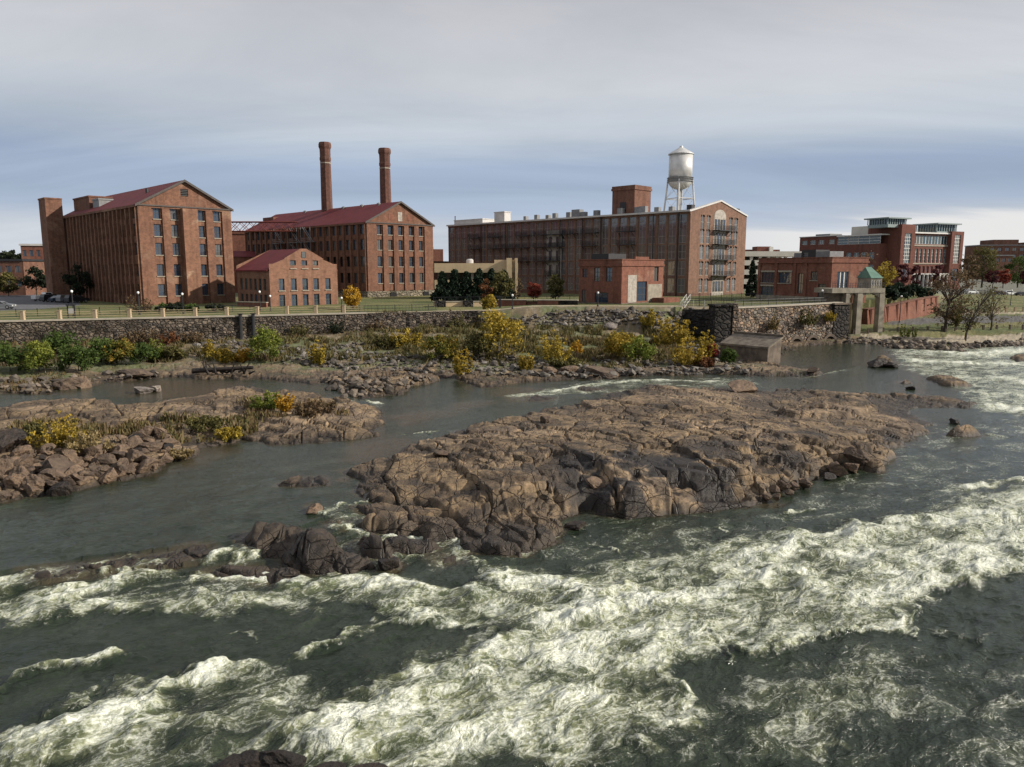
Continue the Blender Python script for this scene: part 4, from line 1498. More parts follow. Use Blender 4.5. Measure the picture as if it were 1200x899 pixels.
# whitewashed bay in the middle of the gable
mb = MB()
zc = rows4[0] + 5.2
n = 8
x0, x1 = w4 * 0.395, w4 * 0.605
mb.box(x0, x1, -0.05, -0.002, 6.6, rows4[0] + 3.6)
arc = [(x0, rows4[0] + 3.602)] + [(w4 / 2 - (x1 - x0) / 2 * math.cos(i / n * math.pi), rows4[0] + 3.6 + 1.7 * math.sin(i / n * math.pi)) for i in range(1, n)] + [(x1, rows4[0] + 3.602)]
for y in (-0.05,):
    mb.quad([(x, y, z) for x, z in arc])
mb.obj('whitewashed_bay', WHITEP, mill4)
dm = window_meshes('d', 0.95, 2.7, FRAME, GLASS, 1, 3)
for z in rows4:
    for f in (0.425, 0.475, 0.525, 0.575):
        put_window(mill4, dm, w4 * f, -0.09, z + 0.1, name='balcony_door')


def balcony_mesh(wd, dep=1.5, tall=1.1):
    mb = MB()
    mb.box(-wd / 2, wd / 2, -dep, -0.06, -0.18, 0)
    for hz in (0.35, 0.7, tall):
        mb.box(-wd / 2, wd / 2, -dep, -dep + 0.06, hz - 0.04, hz + 0.03)
        mb.box(-wd / 2, -wd / 2 + 0.06, -dep + 0.061, -0.06, hz - 0.04, hz + 0.03)
        mb.box(wd / 2 - 0.06, wd / 2, -dep + 0.061, -0.06, hz - 0.04, hz + 0.03)
    n = int(wd / 0.35)
    for i in range(n + 1):
        x = -wd / 2 + 0.03 + (wd - 0.06) * i / n
        mb.box(x - 0.025, x + 0.025, -dep - 0.004, -dep + 0.064, 0.002, tall)
    for s in (-1, 1):
        mb.tube((s * wd * 0.42, -0.06, -1.4), (s * wd * 0.42, -dep + 0.1, -0.19), 0.07)
    return mb.mesh('balcony', DARKMET)


bmF = balcony_mesh(w4 * 0.30, 1.9)
for z in rows4[:4]:
    o = link('balcony', bmF, mill4)
    o.location = (w4 * 0.53, 0, z)
bmS = balcony_mesh(pitch4 * 1.7, 1.5)
for ci, ri in ((5.5, 0), (5.5, 1), (9.5, 0), (9.5, 1), (13.5, 0), (13.5, 1), (12.0, 0), (15.5, 0), (15.5, 1), (15.5, 2), (20, 1), (18, 0), (18, 1), (18, 2), (22, 0), (22, 1), (25, 0), (25, 1)):
    o = link('balcony', bmS, mill4)
    o.location = (-0.3, scol4[0] + ci * pitch4, rows4[ri] + 0.0)
    o.rotation_euler = (0, 0, -math.pi / 2)
mb = MB()
y0 = l4 * 0.455
mb.box(-0.36, -0.305, y0, y0 + pitch4 * 1.9, 8.0, rows4[1] + 4.6)
mb.obj('whitewashed_strip', WHITEP, mill4)
for z in rows4[1:4]:
    for q in (0.5, 1.4):
        put_window(mill4, dm, -0.42, y0 + pitch4 * q, z + 0.1, True, name='balcony_door')
    o = link('balcony', bmS, mill4)
    o.location = (-0.36, y0 + pitch4 * 0.95, z)
    o.rotation_euler = (0, 0, -math.pi / 2)
for f in (0.035, 0.115, 0.30, 0.37, 0.46, 0.70, 0.82):   # rain pipes
    mb = MB()
    mb.tube((-0.62, l4 * f, 6.4), (-0.62, l4 * f, ze4 - 0.1), 0.13)
    mb.obj('rain_pipe', DARKMET, mill4)
mb = MB()
mb.box(-0.95, -0.40, -0.3, l4, ze4 - 0.02, ze4 + 0.42)
mb.obj('white_eave', WHITEROOF, mill4)
for k, (f, x, wx, hh, mt) in enumerate(((0.77, 3, 4.6, 2.6, WHITEROOF), (0.44, 4, 3.0, 1.9, GREYMET), (0.93, 3, 14, .9, WHITEROOF), (0.36, 4, 1.6, 1.3, GREYMET), (0.40, 3, 1.4, 1.0, GREYMET), (0.52, 3, 1.3, 1.2, GREYMET),
                                         (0.56, 4, 1.2, 0.9, GREYMET), (0.60, 3, 1.2, 1.1, GREYMET), (0.65, 3, 1.0, 0.9, GREYMET), (0.19, 4, 2.2, 1.5, GREYMET), (0.22, 6, 2.2, 1.6, GREYMET), (0.14, 4, 1.4, 1.0, GREYMET),
                                         (0.27, 4, 1.6, 1.4, GREYMET), (0.48, 5, 1.5, 1.4, GREYMET), (0.10, 5, 1.2, 1.0, GREYMET))):
    mb = MB()
    zb = ze4 + 0.3
    mb.box(x, x + max(1.2, wx * 0.6), l4 * f - wx / 2, l4 * f + wx / 2, zb, zb + hh + 0.7)
    if wx > 3:
        mb.box(x - 0.15, x + wx * 0.6 + 0.15, l4 * f - wx / 2 - 0.15, l4 * f + wx / 2 + 0.15, zb + hh + 0.702, zb + hh + 0.95)
    mb.obj('roof_unit', mt, mill4)
for f in (0.08, 0.88):
    mb = MB()
    mb.box(w4 * f - 0.8, w4 * f + 0.8, 0.8, 2.2, ze4, ze4 + 1.5 + (0.3 if f < .5 else 0.6))
    mb.obj('roof_unit', DARKMET, mill4)
# brick penthouse tower
a = D(740, 235, 215)
t_ = thing('brick_tower', 'square windowless brick lift tower above the long white-roofed mill', 'tower', (a[0], a[1], 0), R(45))
zt = Zat(219, 215)
mb = MB()
mb.box(-3.8, 3.8, -3.8, 3.8, 20, zt - 1.2)
mb.obj('tower_wall', BRD, t_)
mb = MB()
mb.box(-4.05, 4.05, -4.05, 4.05, zt - 1.2, zt - 0.6)
mb.box(-3.9, 3.9, -3.9, 3.9, zt - 0.598, zt)
mb.obj('parapet', BRD, t_)
mb = MB()
mb.box(-3.87, -3.802, -1.0, 1.0, zt - 7.0, zt - 4.4)
mb.obj('blocked_window', DARKMET, t_)
# far low wing seen past the corner of the chimney mill
a = D(514, 320, 262)
o = thing('brick_annex', 'dark low brick annex joined to the far end of the white-roofed mill', 'building', (a[0], a[1], 0), R(45))
mb = MB()
wall_cells(mb, 's', -6.0, -2, 10, 6, Zat(308, 262), [(i * 2.2 - 1.2, i * 2.2, 11, 14.0) for i in range(1, 5)], 0.3)
mb.box(-5.6, 8, -2, 10, 6, Zat(308, 262) - 0.01)
mb.obj('wall', BRD, o)
mb = MB()
mb.box(-6.2, 8.2, -2.2, 10.2, Zat(308, 262) + 0.002, Zat(308, 262) + 0.5)
mb.obj('parapet', BRD, o)
a = D(514, 300, 330)
o = thing('distant_block', 'pinkish brick block far beyond the gap right of the chimney mill', 'building', (a[0] - 8, a[1], 0), R(10))
mb = MB()
mb.box(0, 10, 0, 12, 6, Zat(292, 330))
mb.obj('wall', BRR, o)
mb = MB()
mb.box(3, 6, 3, 6, Zat(292, 330) + 0.002, Zat(289, 330))
mb.obj('roof_house', BRD, o)
a = D(533.5, 268, 268)
o = thing('flagpole', 'thin dark mast on the far end of the white roof', 'mast', (a[0], a[1], 0))
mb = MB()
mb.tube((0, 0, 22), (0, 0, Zat(255, 268)), 0.28, 0.16)
mb.obj('pole', DARKMET, o)
mb = MB()
mb.lathe([(0.1, 0), (0.25, 0.2), (0.1, 0.5)], 8, (0, 0, Zat(255, 268)))
mb.obj('finial', DARKMET, o)

# ---- water tower
a = D(796.5, 230, 238)
wt = thing('water_tower', 'silver water tower tank on spindly legs behind the long mill', 'water tower', (a[0], a[1], 7), R(28))
k = 238 / FPX
r = 13.2 * k
z = lambda p: Zat(p, 238) - 7
mb = MB()
mb.lathe([(r, z(213)), (r, z(181))], 28)
mb.obj('tank', STEELW, wt, True)
mb = MB()
mb.lathe([(r * 1.09, z(181.4)), (r * 1.09, z(180.4)), (r * 0.55, z(176)), (r * 0.16, z(172.8)), (r * 0.14, z(171.4)), (0.001, z(171.0))], 28)
mb.obj('conical_roof', STEELW, wt)
mb = MB()
mb.lathe([(0.35, z(223.5))] + [(r * math.sin(i / 8 * math.pi / 2) * 0.995 + 0.01, z(213) - (z(213) - z(222.5)) * math.cos(i / 8 * math.pi / 2)) for i in range(1, 9)], 28)
mb.obj('bowl', STEELW, wt, True)
mb = MB()
mb.lathe([(r * 1.01, z(213.4)), (r * 1.13, z(213.4)), (r * 1.13, z(212.8)), (r * 1.01, z(212.8))], 28)
for q in (0.5, 1.0):
    mb.lathe([(r * 1.13, z(212.8) + q), (r * 1.14, z(212.8) + q + .08), (r * 1.12, z(212.8) + q + .08)], 28)
mb.obj('walkway', GREYMET, wt)
mb = MB()
mb.tube((0, 0, 0), (0, 0, z(222)), 0.85, 0.85, 14)
mb.obj('riser_pipe', STEELW, wt, True)
for i in range(4):
    an = math.pi / 4 + i * math.pi / 2
    mb = MB()
    rb = r * 2.0
    mb.tube((rb * math.cos(an), rb * math.sin(an), 0), (r * 1.04 * math.cos(an), r * 1.04 * math.sin(an), z(211)), 0.30, 0.26, 8)
    mb.obj('leg', STEELW, wt)
    an2 = an + math.pi / 2
    mb = MB()
    zz = [z(233), z(252), 8.0]
    for q in zz:
        rr = rb + (r * 1.04 - rb) * q / z(211)
        mb.tube((rr * math.cos(an), rr * math.sin(an), q), (rr * math.cos(an2), rr * math.sin(an2), q), 0.14)
    for q0, q1 in ((z(233), z(213)), (z(252), z(233))):
        ra, rc = rb + (r * 1.04 - rb) * q0 / z(211), rb + (r * 1.04 - rb) * q1 / z(211)
        mb.tube((ra * math.cos(an), ra * math.sin(an), q0), (rc * math.cos(an2), rc * math.sin(an2), q1), 0.045)
        mb.tube((ra * math.cos(an2), ra * math.sin(an2), q0), (rc * math.cos(an), rc * math.sin(an), q1), 0.045)
    mb.obj('brace', STEELW, wt)

# ---- parking deck in front of it
YD = 186.0
a = D(509, 320, YD)
b = D(606, 320, YD)
Lx = b[0] - a[0]
pd = thing('parking_deck', 'tan concrete parking deck behind the row of conifers', 'parking deck', (a[0], YD, 0), R(1))
zt_, zb_ = Zat(308.5, YD), Zat(319.5, YD)
mb = MB()
mb.box(0, Lx + 0.2, 0, 0.5, zb_, zt_)
mb.box(0, Lx + 0.2, 0.52, 12, zt_ - 1.2, zt_ - 0.3)
mb.obj('parapet', CREAM, pd)
mb = MB()
mb.box(0, Lx + 0.2, 0, 0.5, 6.5, zb_ - 1.8)
mb.obj('lower_wall', CREAM, pd)
for i in range(5):
    mb = MB()
    mb.box(1 + i * 4.0, 1.6 + i * 4.0, 0.52, 1.1, 6.5, zb_ - 0.01)
    mb.obj('column', CONC, pd)
mb = MB()
mb.box(0, Lx, 9, 9.4, 6.5, zt_ - 1.3)
mb.obj('back_wall', CONCD, pd)
mb = MB()
x1 = Lx - 2.6
mb.box(x1 + 0.01, x1 + 1.3, -1.5, 5, 6.5, Zat(302.5, YD))
mb.box(x1 + 2.1, x1 + 2.7, -1.5, 5, 6.5, Zat(302.5, YD))
mb.box(x1 + 1.31, x1 + 2.09, 0.6, 5, 6.5, Zat(302.5, YD) - 0.4)
mb.box(x1 - 3.0, x1 - 0.0, 1, 5, zt_ + 0.01, Zat(304.5, YD))
mb.obj('stair_tower', CREAM, pd)
mb = MB()
mb.lathe([(0.9, 0), (0.9, 1.1), (0.6, 1.4)], 12, (Lx * 0.42, 5, zt_ - 0.3))
mb.obj('roof_fan', WHITEROOF, pd)

# ---- powerhouse near the middle
C5 = D(728.5, 330, 150.0)
w5, l5 = solve_w(C5, 777, 330), solve_w(C5, 678.5, 330, 135)
zt5 = Zat(303.5, 150.5)
ph = thing('brick_powerhouse', 'square red brick powerhouse with tall openings on the bank in front of the long mill', 'powerhouse', (C5[0], C5[1], 0), R(45))
b5 = 6.8
f_h = [(w5 * .77, w5 * .88, 11.6, 15.0 if 15.0 < zt5 - 1 else zt5 - 1.2), (w5 * .36, w5 * .60, 7.6, 11.6), (w5 * .22, w5 * .32, 8.6, 10.8)]
s_h = [(l5 * .22, l5 * .36, 11.6, 14.4), (l5 * .50, l5 * .64, 11.6, 14.4), (l5 * .80, l5 * .92, 12.4, 14.2), (l5 * .30, l5 * .62, 7.3, 9.4), (l5 * .82, l5 * .93, 7.3, 9.9)]
mb = MB()
wall_cells(mb, 'f', 0, 0, w5, b5, zt5 - 1.4, f_h, 0.3)
wall_cells(mb, 's', 0, 0, l5, b5, zt5 - 1.4, s_h, 0.3)
mb.quad([(w5, 0, b5), (w5, l5, b5), (w5, l5, zt5 - 1.4), (w5, 0, zt5 - 1.4)])
mb.quad([(0, l5, b5), (w5, l5, b5), (w5, l5, zt5 - 1.4), (0, l5, zt5 - 1.4)])
mb.obj('wall', BRR, ph)
mb = MB()
mb.box(-0.22, w5 + 0.22, -0.22, l5 + 0.22, zt5 - 1.398, zt5 - 1.05)
mb.box(-0.05, w5 + 0.05, -0.05, l5 + 0.05, zt5 - 1.048, zt5 - 0.18)
mb.box(-0.2, w5 + 0.2, -0.2, l5 + 0.2, zt5 - 0.178, zt5)
mb.box(w5 * .3, w5 * .62, -0.1, 0.4, zt5 + 0.002, zt5 + 0.5)
mb.obj('parapet', BRR, ph)
mb = MB()
mb.box(-0.30, w5 + 0.25, -0.30, l5 + 0.2, 5.0, b5 + 0.55)
mb.obj('plinth', CONCD, ph)
mb = MB()
mb.box(0.5, w5 - .4, 0.5, l5 - .4, b5 + 0.6, zt5 - 1.6)
mb.obj('interior', BLACK, ph)
mb = MB()
mb.box(0.6, 6.5, l5 * .35, l5 * .75, zt5 - 0.2, zt5 + 1.1)
mb.obj('roof_unit', DARKMET, ph)
mb = MB()
mb.box(w5 * .14, w5 * .345, -0.06, -0.002, 7.4, 12.9)
mb.obj('whitewashed_patch', WHITEP, ph)
mb = MB()
mb.box(w5 * .62, w5 * .97, -0.05, -0.002, 7.4, 11.0)
mb.obj('rendered_patch', CONC, ph)
for h in f_h:
    wm = window_meshes('p', h[1] - h[0] - 0.02, h[3] - h[2] - 0.02, FRAME, GLASS, 3 if h[1] - h[0] > 2.2 else 2, 3)
    put_window(ph, wm, (h[0] + h[1]) / 2, 0.24, h[2] + 0.01, name='door' if h[2] < 8 else 'window')
for h in s_h:
    wm = window_meshes('p', h[1] - h[0] - 0.02, h[3] - h[2] - 0.02, FRAME, GLASS, 2, 3)
    put_window(ph, wm, 0.24, (h[0] + h[1]) / 2, h[2] + 0.01, True, name='door' if h[2] < 8 else 'window')
mb = MB()
mb.box(w5 * .70, w5 * 1.12, -3.2, -0.32, 5.0, 8.2)
mb.obj('loading_platform', BRR, ph)

# ---- second powerhouse, by the wall on the right
AN = 25.0
C6 = D(974, 330, 158.0)
w6, l6 = solve_w(C6, 1016, 330, AN), solve_w(C6, 888.5, 330, AN + 90)
zt6 = Zat(301, 158)
p2 = thing('brick_powerhouse', 'low two-part brick powerhouse with a lit riverside face over the concrete arches', 'powerhouse', (C6[0], C6[1], 0), R(AN))
b6 = 6.9
f_h = [(w6 * .16, w6 * .48, 9.2, 13.6), (w6 * .76, w6 * .86, 9.2, 13.6)]
s_h = [(1.3, 3.4, 7.6, 11.0), (2.8 + .8, 5.6, 11.7, 13.6), (l6 * .52, l6 * .70, 11.0, 13.4), (l6 * .76, l6 * .95, 11.0, 13.4), (l6 * .77, l6 * .95, 7.2, 10.2), (l6 * .36, l6 * .43, 8.8, 13.2)]
mb = MB()
wall_cells(mb, 'f', 0, 0, w6, b6, zt6 - 1.2, f_h, 0.3)
wall_cells(mb, 's', 0, 0, l6, b6, zt6 - 1.2, s_h, 0.3)
mb.quad([(w6, 0, b6), (w6, l6, b6), (w6, l6, zt6 - 1.2), (w6, 0, zt6 - 1.2)])
mb.quad([(0, l6, b6), (w6, l6, b6), (w6, l6, zt6 - 1.2), (0, l6, zt6 - 1.2)])
for q in (l6 * .32, l6 * .47, l6 * .73, l6 - .4):
    mb.box(-0.3, -0.002, q - .35, q + .35, b6 + .01, zt6 - 1.21)
mb.obj('wall', BRD if False else BRR, p2)
mb = MB()
mb.box(-0.35, w6 + 0.2, -0.2, l6 + 0.2, zt6 - 1.198, zt6 - 0.9)
mb.box(-0.1, w6 + 0.05, -0.05, l6 + 0.05, zt6 - 0.898, zt6 - 0.15)
mb.box(-0.22, w6 + 0.2, -0.2, l6 + 0.2, zt6 - 0.148, zt6)
mb.obj('parapet', BRR, p2)
mb = MB()
mb.box(0.5, w6 - .4, .5, l6 - .4, b6 + .1, zt6 - 1.4)
mb.obj('interior', BLACK, p2)
mb = MB()
mb.box(-0.42, -0.01, -0.1, l6 + .1, 5.5, b6 + 1.3)
mb.obj('plinth', CONC, p2)
for q, hh in ((2.6, 1.2), (l6 * .30, 1.6), (l6 * .40, 1.0)):
    mb = MB()
    mb.box(1.0, 5.0, q - .9, q + 3.1, zt6 - 0.1, zt6 + hh)
    mb.obj('roof_unit', DARKMET if hh > 1.4 else GREYMET, p2)
for h in f_h:
    wm = window_meshes('p', h[1] - h[0] - .02, h[3] - h[2] - .02, FRAMEW if h[1] - h[0] > 2 else REDSTEEL, GLASS, 3 if h[1] - h[0] > 2 else 1, 1, bar=0.25)
    put_window(p2, wm, (h[0] + h[1]) / 2, 0.24, h[2] + .01, name='door')
for h in s_h:
    wm = window_meshes('p', h[1] - h[0] - .02, h[3] - h[2] - .02, FRAME, GLASS, 4 if h[2] > 10.5 else 2, 2, sill=PALEC if h[2] > 10.5 else None)
    put_window(p2, wm, .24, (h[0] + h[1]) / 2, h[2] + .01, True, name='door' if h[2] < 8 else 'window')
for h in s_h[2:5]:
    mb = MB()
    mb.box(-0.12, -0.003, h[0] - .2, h[1] + .2, h[3] + .02, h[3] + .4)
    mb.obj('lintel', PALEC, p2)

# ---- concrete arches, deck and the green-roofed cabin
C7 = D(973, 345, 150)
dk = thing('concrete_intake', 'weathered concrete deck on tall square columns beside the end of the stone wall', 'intake structure', (C7[0], C7[1], 0), R(12))
w7 = solve_w(C7, 1033, 345, 12)
zd = Zat(338, 150)
mb = MB()
mb.box(-0.3, w7, -1.0, 5.0, zd - 0.9, zd)
mb.obj('deck', CONC, dk)
for f, wd in ((0.29, 0.8), (0.53, 1.15), (0.965, 1.1)):
    mb = MB()
    mb.box(w7 * f - wd / 2, w7 * f + wd / 2, -0.9, 0.5, -0.5 if f > .4 else 5, zd - 0.902)
    mb.obj('column', CONC, dk)
mb = MB()      # haunches under the deck
for x0, x1 in ((w7 * .30 + .4, w7 * .50), (w7 * .56, w7 * .93)):
    n = 8
    for yy in (-0.7,):
        for i in range(n):
            xa, xb = x0 + (x1 - x0) * i / n, x0 + (x1 - x0) * (i + 1) / n
            xm = (xa + xb) / 2
            dpt = 1.1 * abs((xm - x0) / (x1 - x0) * 2 - 1) ** 2.2 + 0.12
            mb.box(xa, xb - 0.001, yy, yy + 1.0, zd - 0.905 - dpt, zd - 0.905)
mb.obj('arch_beam', CONC, dk)
mb = MB()
mb.box(w7 * .30, w7 * .54, 1.6, 2.6, 0, zd - 0.91)
mb.obj('rear_wall', CREAM, dk)
mb = MB()
mb.box(w7 * .02, w7 * .285, 0.5, 2.4, 2.0, zd - 0.91)
mb.obj('side_wall', CONCD, dk)
mb = MB()
for hz in (0.5, 1.0):
    mb.box(-0.3, w7, -0.98, -0.92, zd + hz, zd + hz + .06)
for i in range(22):
    x = -0.28 + (w7 + .2) * i / 21
    mb.box(x, x + .05, -0.975, -0.925, zd + .002, zd + 1.0)
mb.obj('deck_railing', DARKMET, dk)
gc = thing('gate_cabin', 'little cabin with pale windows under a green metal roof on the concrete deck', 'cabin', (C7[0] + w7 * .78 * math.cos(R(12)), C7[1] + w7 * .78 * math.sin(R(12)), zd), R(12))
wc = w7 * .21
mb = MB()
hol = [(wc * (.06 + .235 * i), wc * (.06 + .235 * i) + wc * .17, 0.55, 1.6) for i in range(4)]
wall_cells(mb, 'f', 0, 0, wc, 0.004, 2.0, hol, .15)
mb.quad([(0, 0, .004), (0, 4.2, .004), (0, 4.2, 2.0), (0, 0, 2.0)])
mb.quad([(wc, 0, .004), (wc, 4.2, .004), (wc, 4.2, 2.0), (wc, 0, 2.0)])
mb.quad([(0, 4.2, .004), (wc, 4.2, .004), (wc, 4.2, 2.0), (0, 4.2, 2.0)])
mb.obj('wall', CONC, gc)
wm = window_meshes('c', wc * .17 - .01, 1.04, FRAMEW, GLASS, 1, 1)
for h in hol:
    put_window(gc, wm, (h[0] + h[1]) / 2, .1, .555)
mb = MB()
e = .18
v = [(-e, -e, 2.0), (wc + e, -e, 2.0), (wc + e, 4.2 + e, 2.0), (-e, 4.2 + e, 2.0), (-e + 0.2, 2.1, 4.2), (wc * .55, 2.1, 4.2)]
for f in ((0, 1, 5, 4), (1, 2, 5), (2, 3, 4, 5), (3, 0, 4), (0, 3, 2, 1)):
    mb.quad([v[i] for i in f])
mb.obj('roof', GREENROOF, gc)

# ---- modern brick office with glass corner towers
AM = 25.0
C8 = D(1049, 320, 300.0)
mo = thing('brick_office', 'modern red brick and glass office block with twin glazed roof lanterns', 'office building', (C8[0], C8[1], 0), R(AM))
w8 = solve_w(C8, 1121.5, 320, AM)
l8 = solve_w(C8, 943, 320, AM + 90)
zz = lambda p: Zat(p, 300)
g0 = 6.0
ztop = zz(264.5)
t1, t2 = w8 * .21, w8 * .80     # the two corner towers, the front between them set back
mb = MB()
fl = [zz(333) + 0.2, zz(318), zz(309), zz(291), zz(284), zz(274)]
# right tower and left tower
for x0, x1, zt in ((0.0, t1, zz(263)), (t2, w8, zz(269.5))):
    wall_cells(mb, 'f', -1.6, x0, x1, g0, zt, [(x0 + (x1 - x0) * .25, x0 + (x1 - x0) * .76, zz(308.5), zz(273.5)), (x0 + (x1 - x0) * .25, x0 + (x1 - x0) * .76, zz(330), zz(315))], .4)
    mb.quad([(x0, -1.6, g0), (x0, 14, g0), (x0, 14, zt), (x0, -1.6, zt)])
    mb.quad([(x1, -1.6, g0), (x1, 14, g0), (x1, 14, zt), (x1, -1.6, zt)])
    mb.quad([(x0, -1.6, zt), (x1, -1.6, zt), (x1, 14, zt), (x0, 14, zt)])
nb = 9
bx = [t1 + (t2 - t1) * (i + .5) / nb for i in range(nb)]
bw = (t2 - t1) / nb * .62
hol = [(x - bw / 2, x + bw / 2, zz(307.5), zz(291)) for x in bx] + [(x - bw / 2, x + bw / 2, zz(320), zz(312)) for x in bx] + [(x - bw * .7, x + bw * .7, zz(333), zz(323)) for x in bx]
wall_cells(mb, 'f', 0.0, t1, t2, g0, zz(285.5), hol, .4)
wall_cells(mb, 'f', 0.0, t1, t2, zz(275), zz(273), [], .4)
mb.quad([(t1, .0, zz(285.5)), (t2, .0, zz(285.5)), (t2, 1.2, zz(285.5)), (t1, 1.2, zz(285.5))])
# left wing, stepped back
wing = [(t - 1.5, t + 1.5) for t in (l8 * .60, l8 * .70, l8 * .80, l8 * .90)]
hol = [(a, b, zz(292), zz(286)) for a, b in wing[:0]] + [(l8 * f - 1.3, l8 * f + 1.3, z0, z0 + 2.6) for f in (.18, .26, .34, .42, .52, .64, .74, .84, .94) for z0 in (zz(303), zz(318))]
hol += [(l8 * f - 1.6, l8 * f + 1.6, zz(286), zz(279)) for f in (.62, .74, .84, .94)]
wall_cells(mb, 's', -4.0, l8 * .10, l8, g0, zz(285), [h for h in hol if h[3] < zz(286)], .4)
wall_cells(mb, 's', -4.0, l8 * .55, l8, zz(285), zz(273.5), [(l8 * f - 1.6, l8 * f + 1.6, zz(283.5), zz(278)) for f in (.62, .74, .84, .94)], .4)
mb.quad([(-4, l8 * .10, g0), (0, l8 * .10, g0), (0, l8 * .10, zz(285)), (-4, l8 * .10, zz(285))])
mb.quad([(-4, l8, g0), (20, l8, g0), (20, l8, zz(273.5)), (-4, l8, zz(273.5))])
mb.quad([(-4, l8 * .55, zz(273.5)), (-4, l8, zz(273.5)), (20, l8, zz(273.5)), (20, l8 * .55, zz(273.5))])
mb.quad([(w8, 14, g0), (w8, l8, g0), (w8, l8, zz(273.5)), (w8, 14, zz(273.5))])
mb.obj('wall', BRM, mo)
mb = MB()
mb.box(0.5, w8 - .5, 1.4, l8 - .5, g0 + .1, zz(286))
mb.box(-3.4, .48, l8 * .11, l8 - .5, g0 + .1, zz(286))
mb.obj('interior', BLACK, mo)
# glazed top storey with pale roof slab
wm = window_meshes('m', (t2 - t1) / 6 - .05, zz(275) - zz(285.5) - .02, FRAMEW, GLASSB, 2, 1, bar=.3)
for i in range(6):
    put_window(mo, wm, t1 + (t2 - t1) * (i + .5) / 6, .5, zz(285.5) + .01, name='top_storey_glazing')
sg = window_meshes('m2', l8 * .45 / 4 - .05, zz(275) - zz(285) - .02, FRAMEW, GLASSB, 1, 3, bar=.16)
for i in range(4):
    put_window(mo, sg, -3.8, l8 * .10 + l8 * .45 * (i + .5) / 4, zz(285) + .01, True, name='top_storey_glazing')
mb = MB()
mb.box(t1 + .02, t2 - .02, -0.8, 12, zz(273) + .003, zz(271.4))
mb.box(-4.8, -.02, l8 * .08, l8 * .55, zz(275), zz(273.6))
mb.box(-4.3, 3, l8 * .56, l8 + .3, zz(273.5) + .003, zz(272.6))
mb.obj('roof_slab', FRAMEW, mo)
bwm = window_meshes('m3', bw - .02, zz(291) - zz(307.5) - .02, FRAMEW, GLASSB, 2, 4, bar=.14)
bwm2 = window_meshes('m4', bw - .02, zz(312) - zz(320) - .02, REDSTEEL, GLASS, 2, 1, bar=.14)
bwm3 = window_meshes('m5', bw * 1.4 - .02, zz(323) - zz(333) - .02, REDSTEEL, GLASS, 2, 1, bar=.2)
for x in bx:
    put_window(mo, bwm, x, .34, zz(307.5) + .01)
    put_window(mo, bwm2, x, .34, zz(320) + .01)
    put_window(mo, bwm3, x, .34, zz(333) + .01, name='arcade_bay')
mb = MB()
for i in range(nb + 1):
    x = t1 + (t2 - t1) * i / nb
    mb.box(x - .35, x + .35, -1.5, -.9, g0, zz(322))
mb.box(t1, t2, -1.7, -.005, zz(322) + .003, zz(320.5))
mb.obj('arcade', FRAMEW, mo)
mb = MB()
mb.box(t1 + .02, t2 - .02, -.25, -.003, zz(309.5), zz(308.3))
mb.box(t1 + .02, t2 - .02, -.25, -.003, zz(288), zz(286.5))
mb.obj('string_course', PALEC, mo)
for x0, x1 in ((0.0, t1), (t2, w8)):
    tw_ = (x1 - x0) * .51
    wm = window_meshes('m6', tw_ - .02, zz(273.5) - zz(308.5) - .02, FRAMEW, GLASSB, 4, 8, bar=.2)
    put_window(mo, wm, x0 + (x1 - x0) * .505, -1.3, zz(308.5) + .01, name='tower_glazing')
    wm = window_meshes('m7', tw_ - .02, zz(315) - zz(330) - .02, REDSTEEL, GLASS, 3, 2, bar=.2)
    put_window(mo, wm, x0 + (x1 - x0) * .505, -1.3, zz(330) + .01, name='tower_glazing')
sw_ = window_meshes('m8', 2.58, 2.58, FRAMEW, GLASSB, 2, 1, bar=.14)
for h in [h for h in hol if h[3] < zz(286) and h[1] - h[0] < 3]:
    put_window(mo, sw_, -3.7, (h[0] + h[1]) / 2, h[2] + .01, True)
sw_ = window_meshes('m9', 3.18, zz(278) - zz(283.5) - .02, FRAMEW, GLASSB, 3, 1, bar=.14)
for f in (.62, .74, .84, .94):
    put_window(mo, sw_, -3.7, l8 * f, zz(283.5) + .01, True)
for (x0, x1, zb, zt) in ((-5.5, t1 * .62, zz(263), zz(256.5)), (t2 - 6.5, w8 - t1 * .25, zz(269.5), zz(261))):
    mb = MB()
    y0, y1 = .5, 9.5
    n = 8
    mb.box(x0 + .3, x1 - .3, y0 + .3, y1, zb, zt - .01)
    la = mb.obj('roof_lantern', GLASSB, mo)
    mb = MB()
    for i in range(n + 1):
        x = x0 + (x1 - x0) * i / n
        mb.box(x - .15, x + .15, y0 + .02, y0 + .29, zb, zt - .02)
        yy = y0 + (y1 - y0) * i / n
        mb.box(x0 + .02, x0 + .29, yy + .31, yy + .55, zb, zt - .02)
    mb.box(x0 - .3, x1 + .3, y0 - .3, y1, zb - 1.2, zb - .003)
    mb.obj('lantern_frame', TEAL, la)
    mb = MB()
    mb.box(x0 - 1.3, x1 + 1.3, y0 - 1.3, y1 + 1.2, zt, zt + .5)
    mb.obj('lantern_roof', TEAL, la)
mb = MB()
mb.box(1, 12, l8 * .22, l8 * .50, zz(273), zz(262.5))
mb.obj('plant_room', GARAGE, mo)
mb = MB()
mb.box(-2, 5, l8 * .68, l8 * .85, zz(272.6), zz(270))
mb.obj('roof_unit', GREYMET, mo)

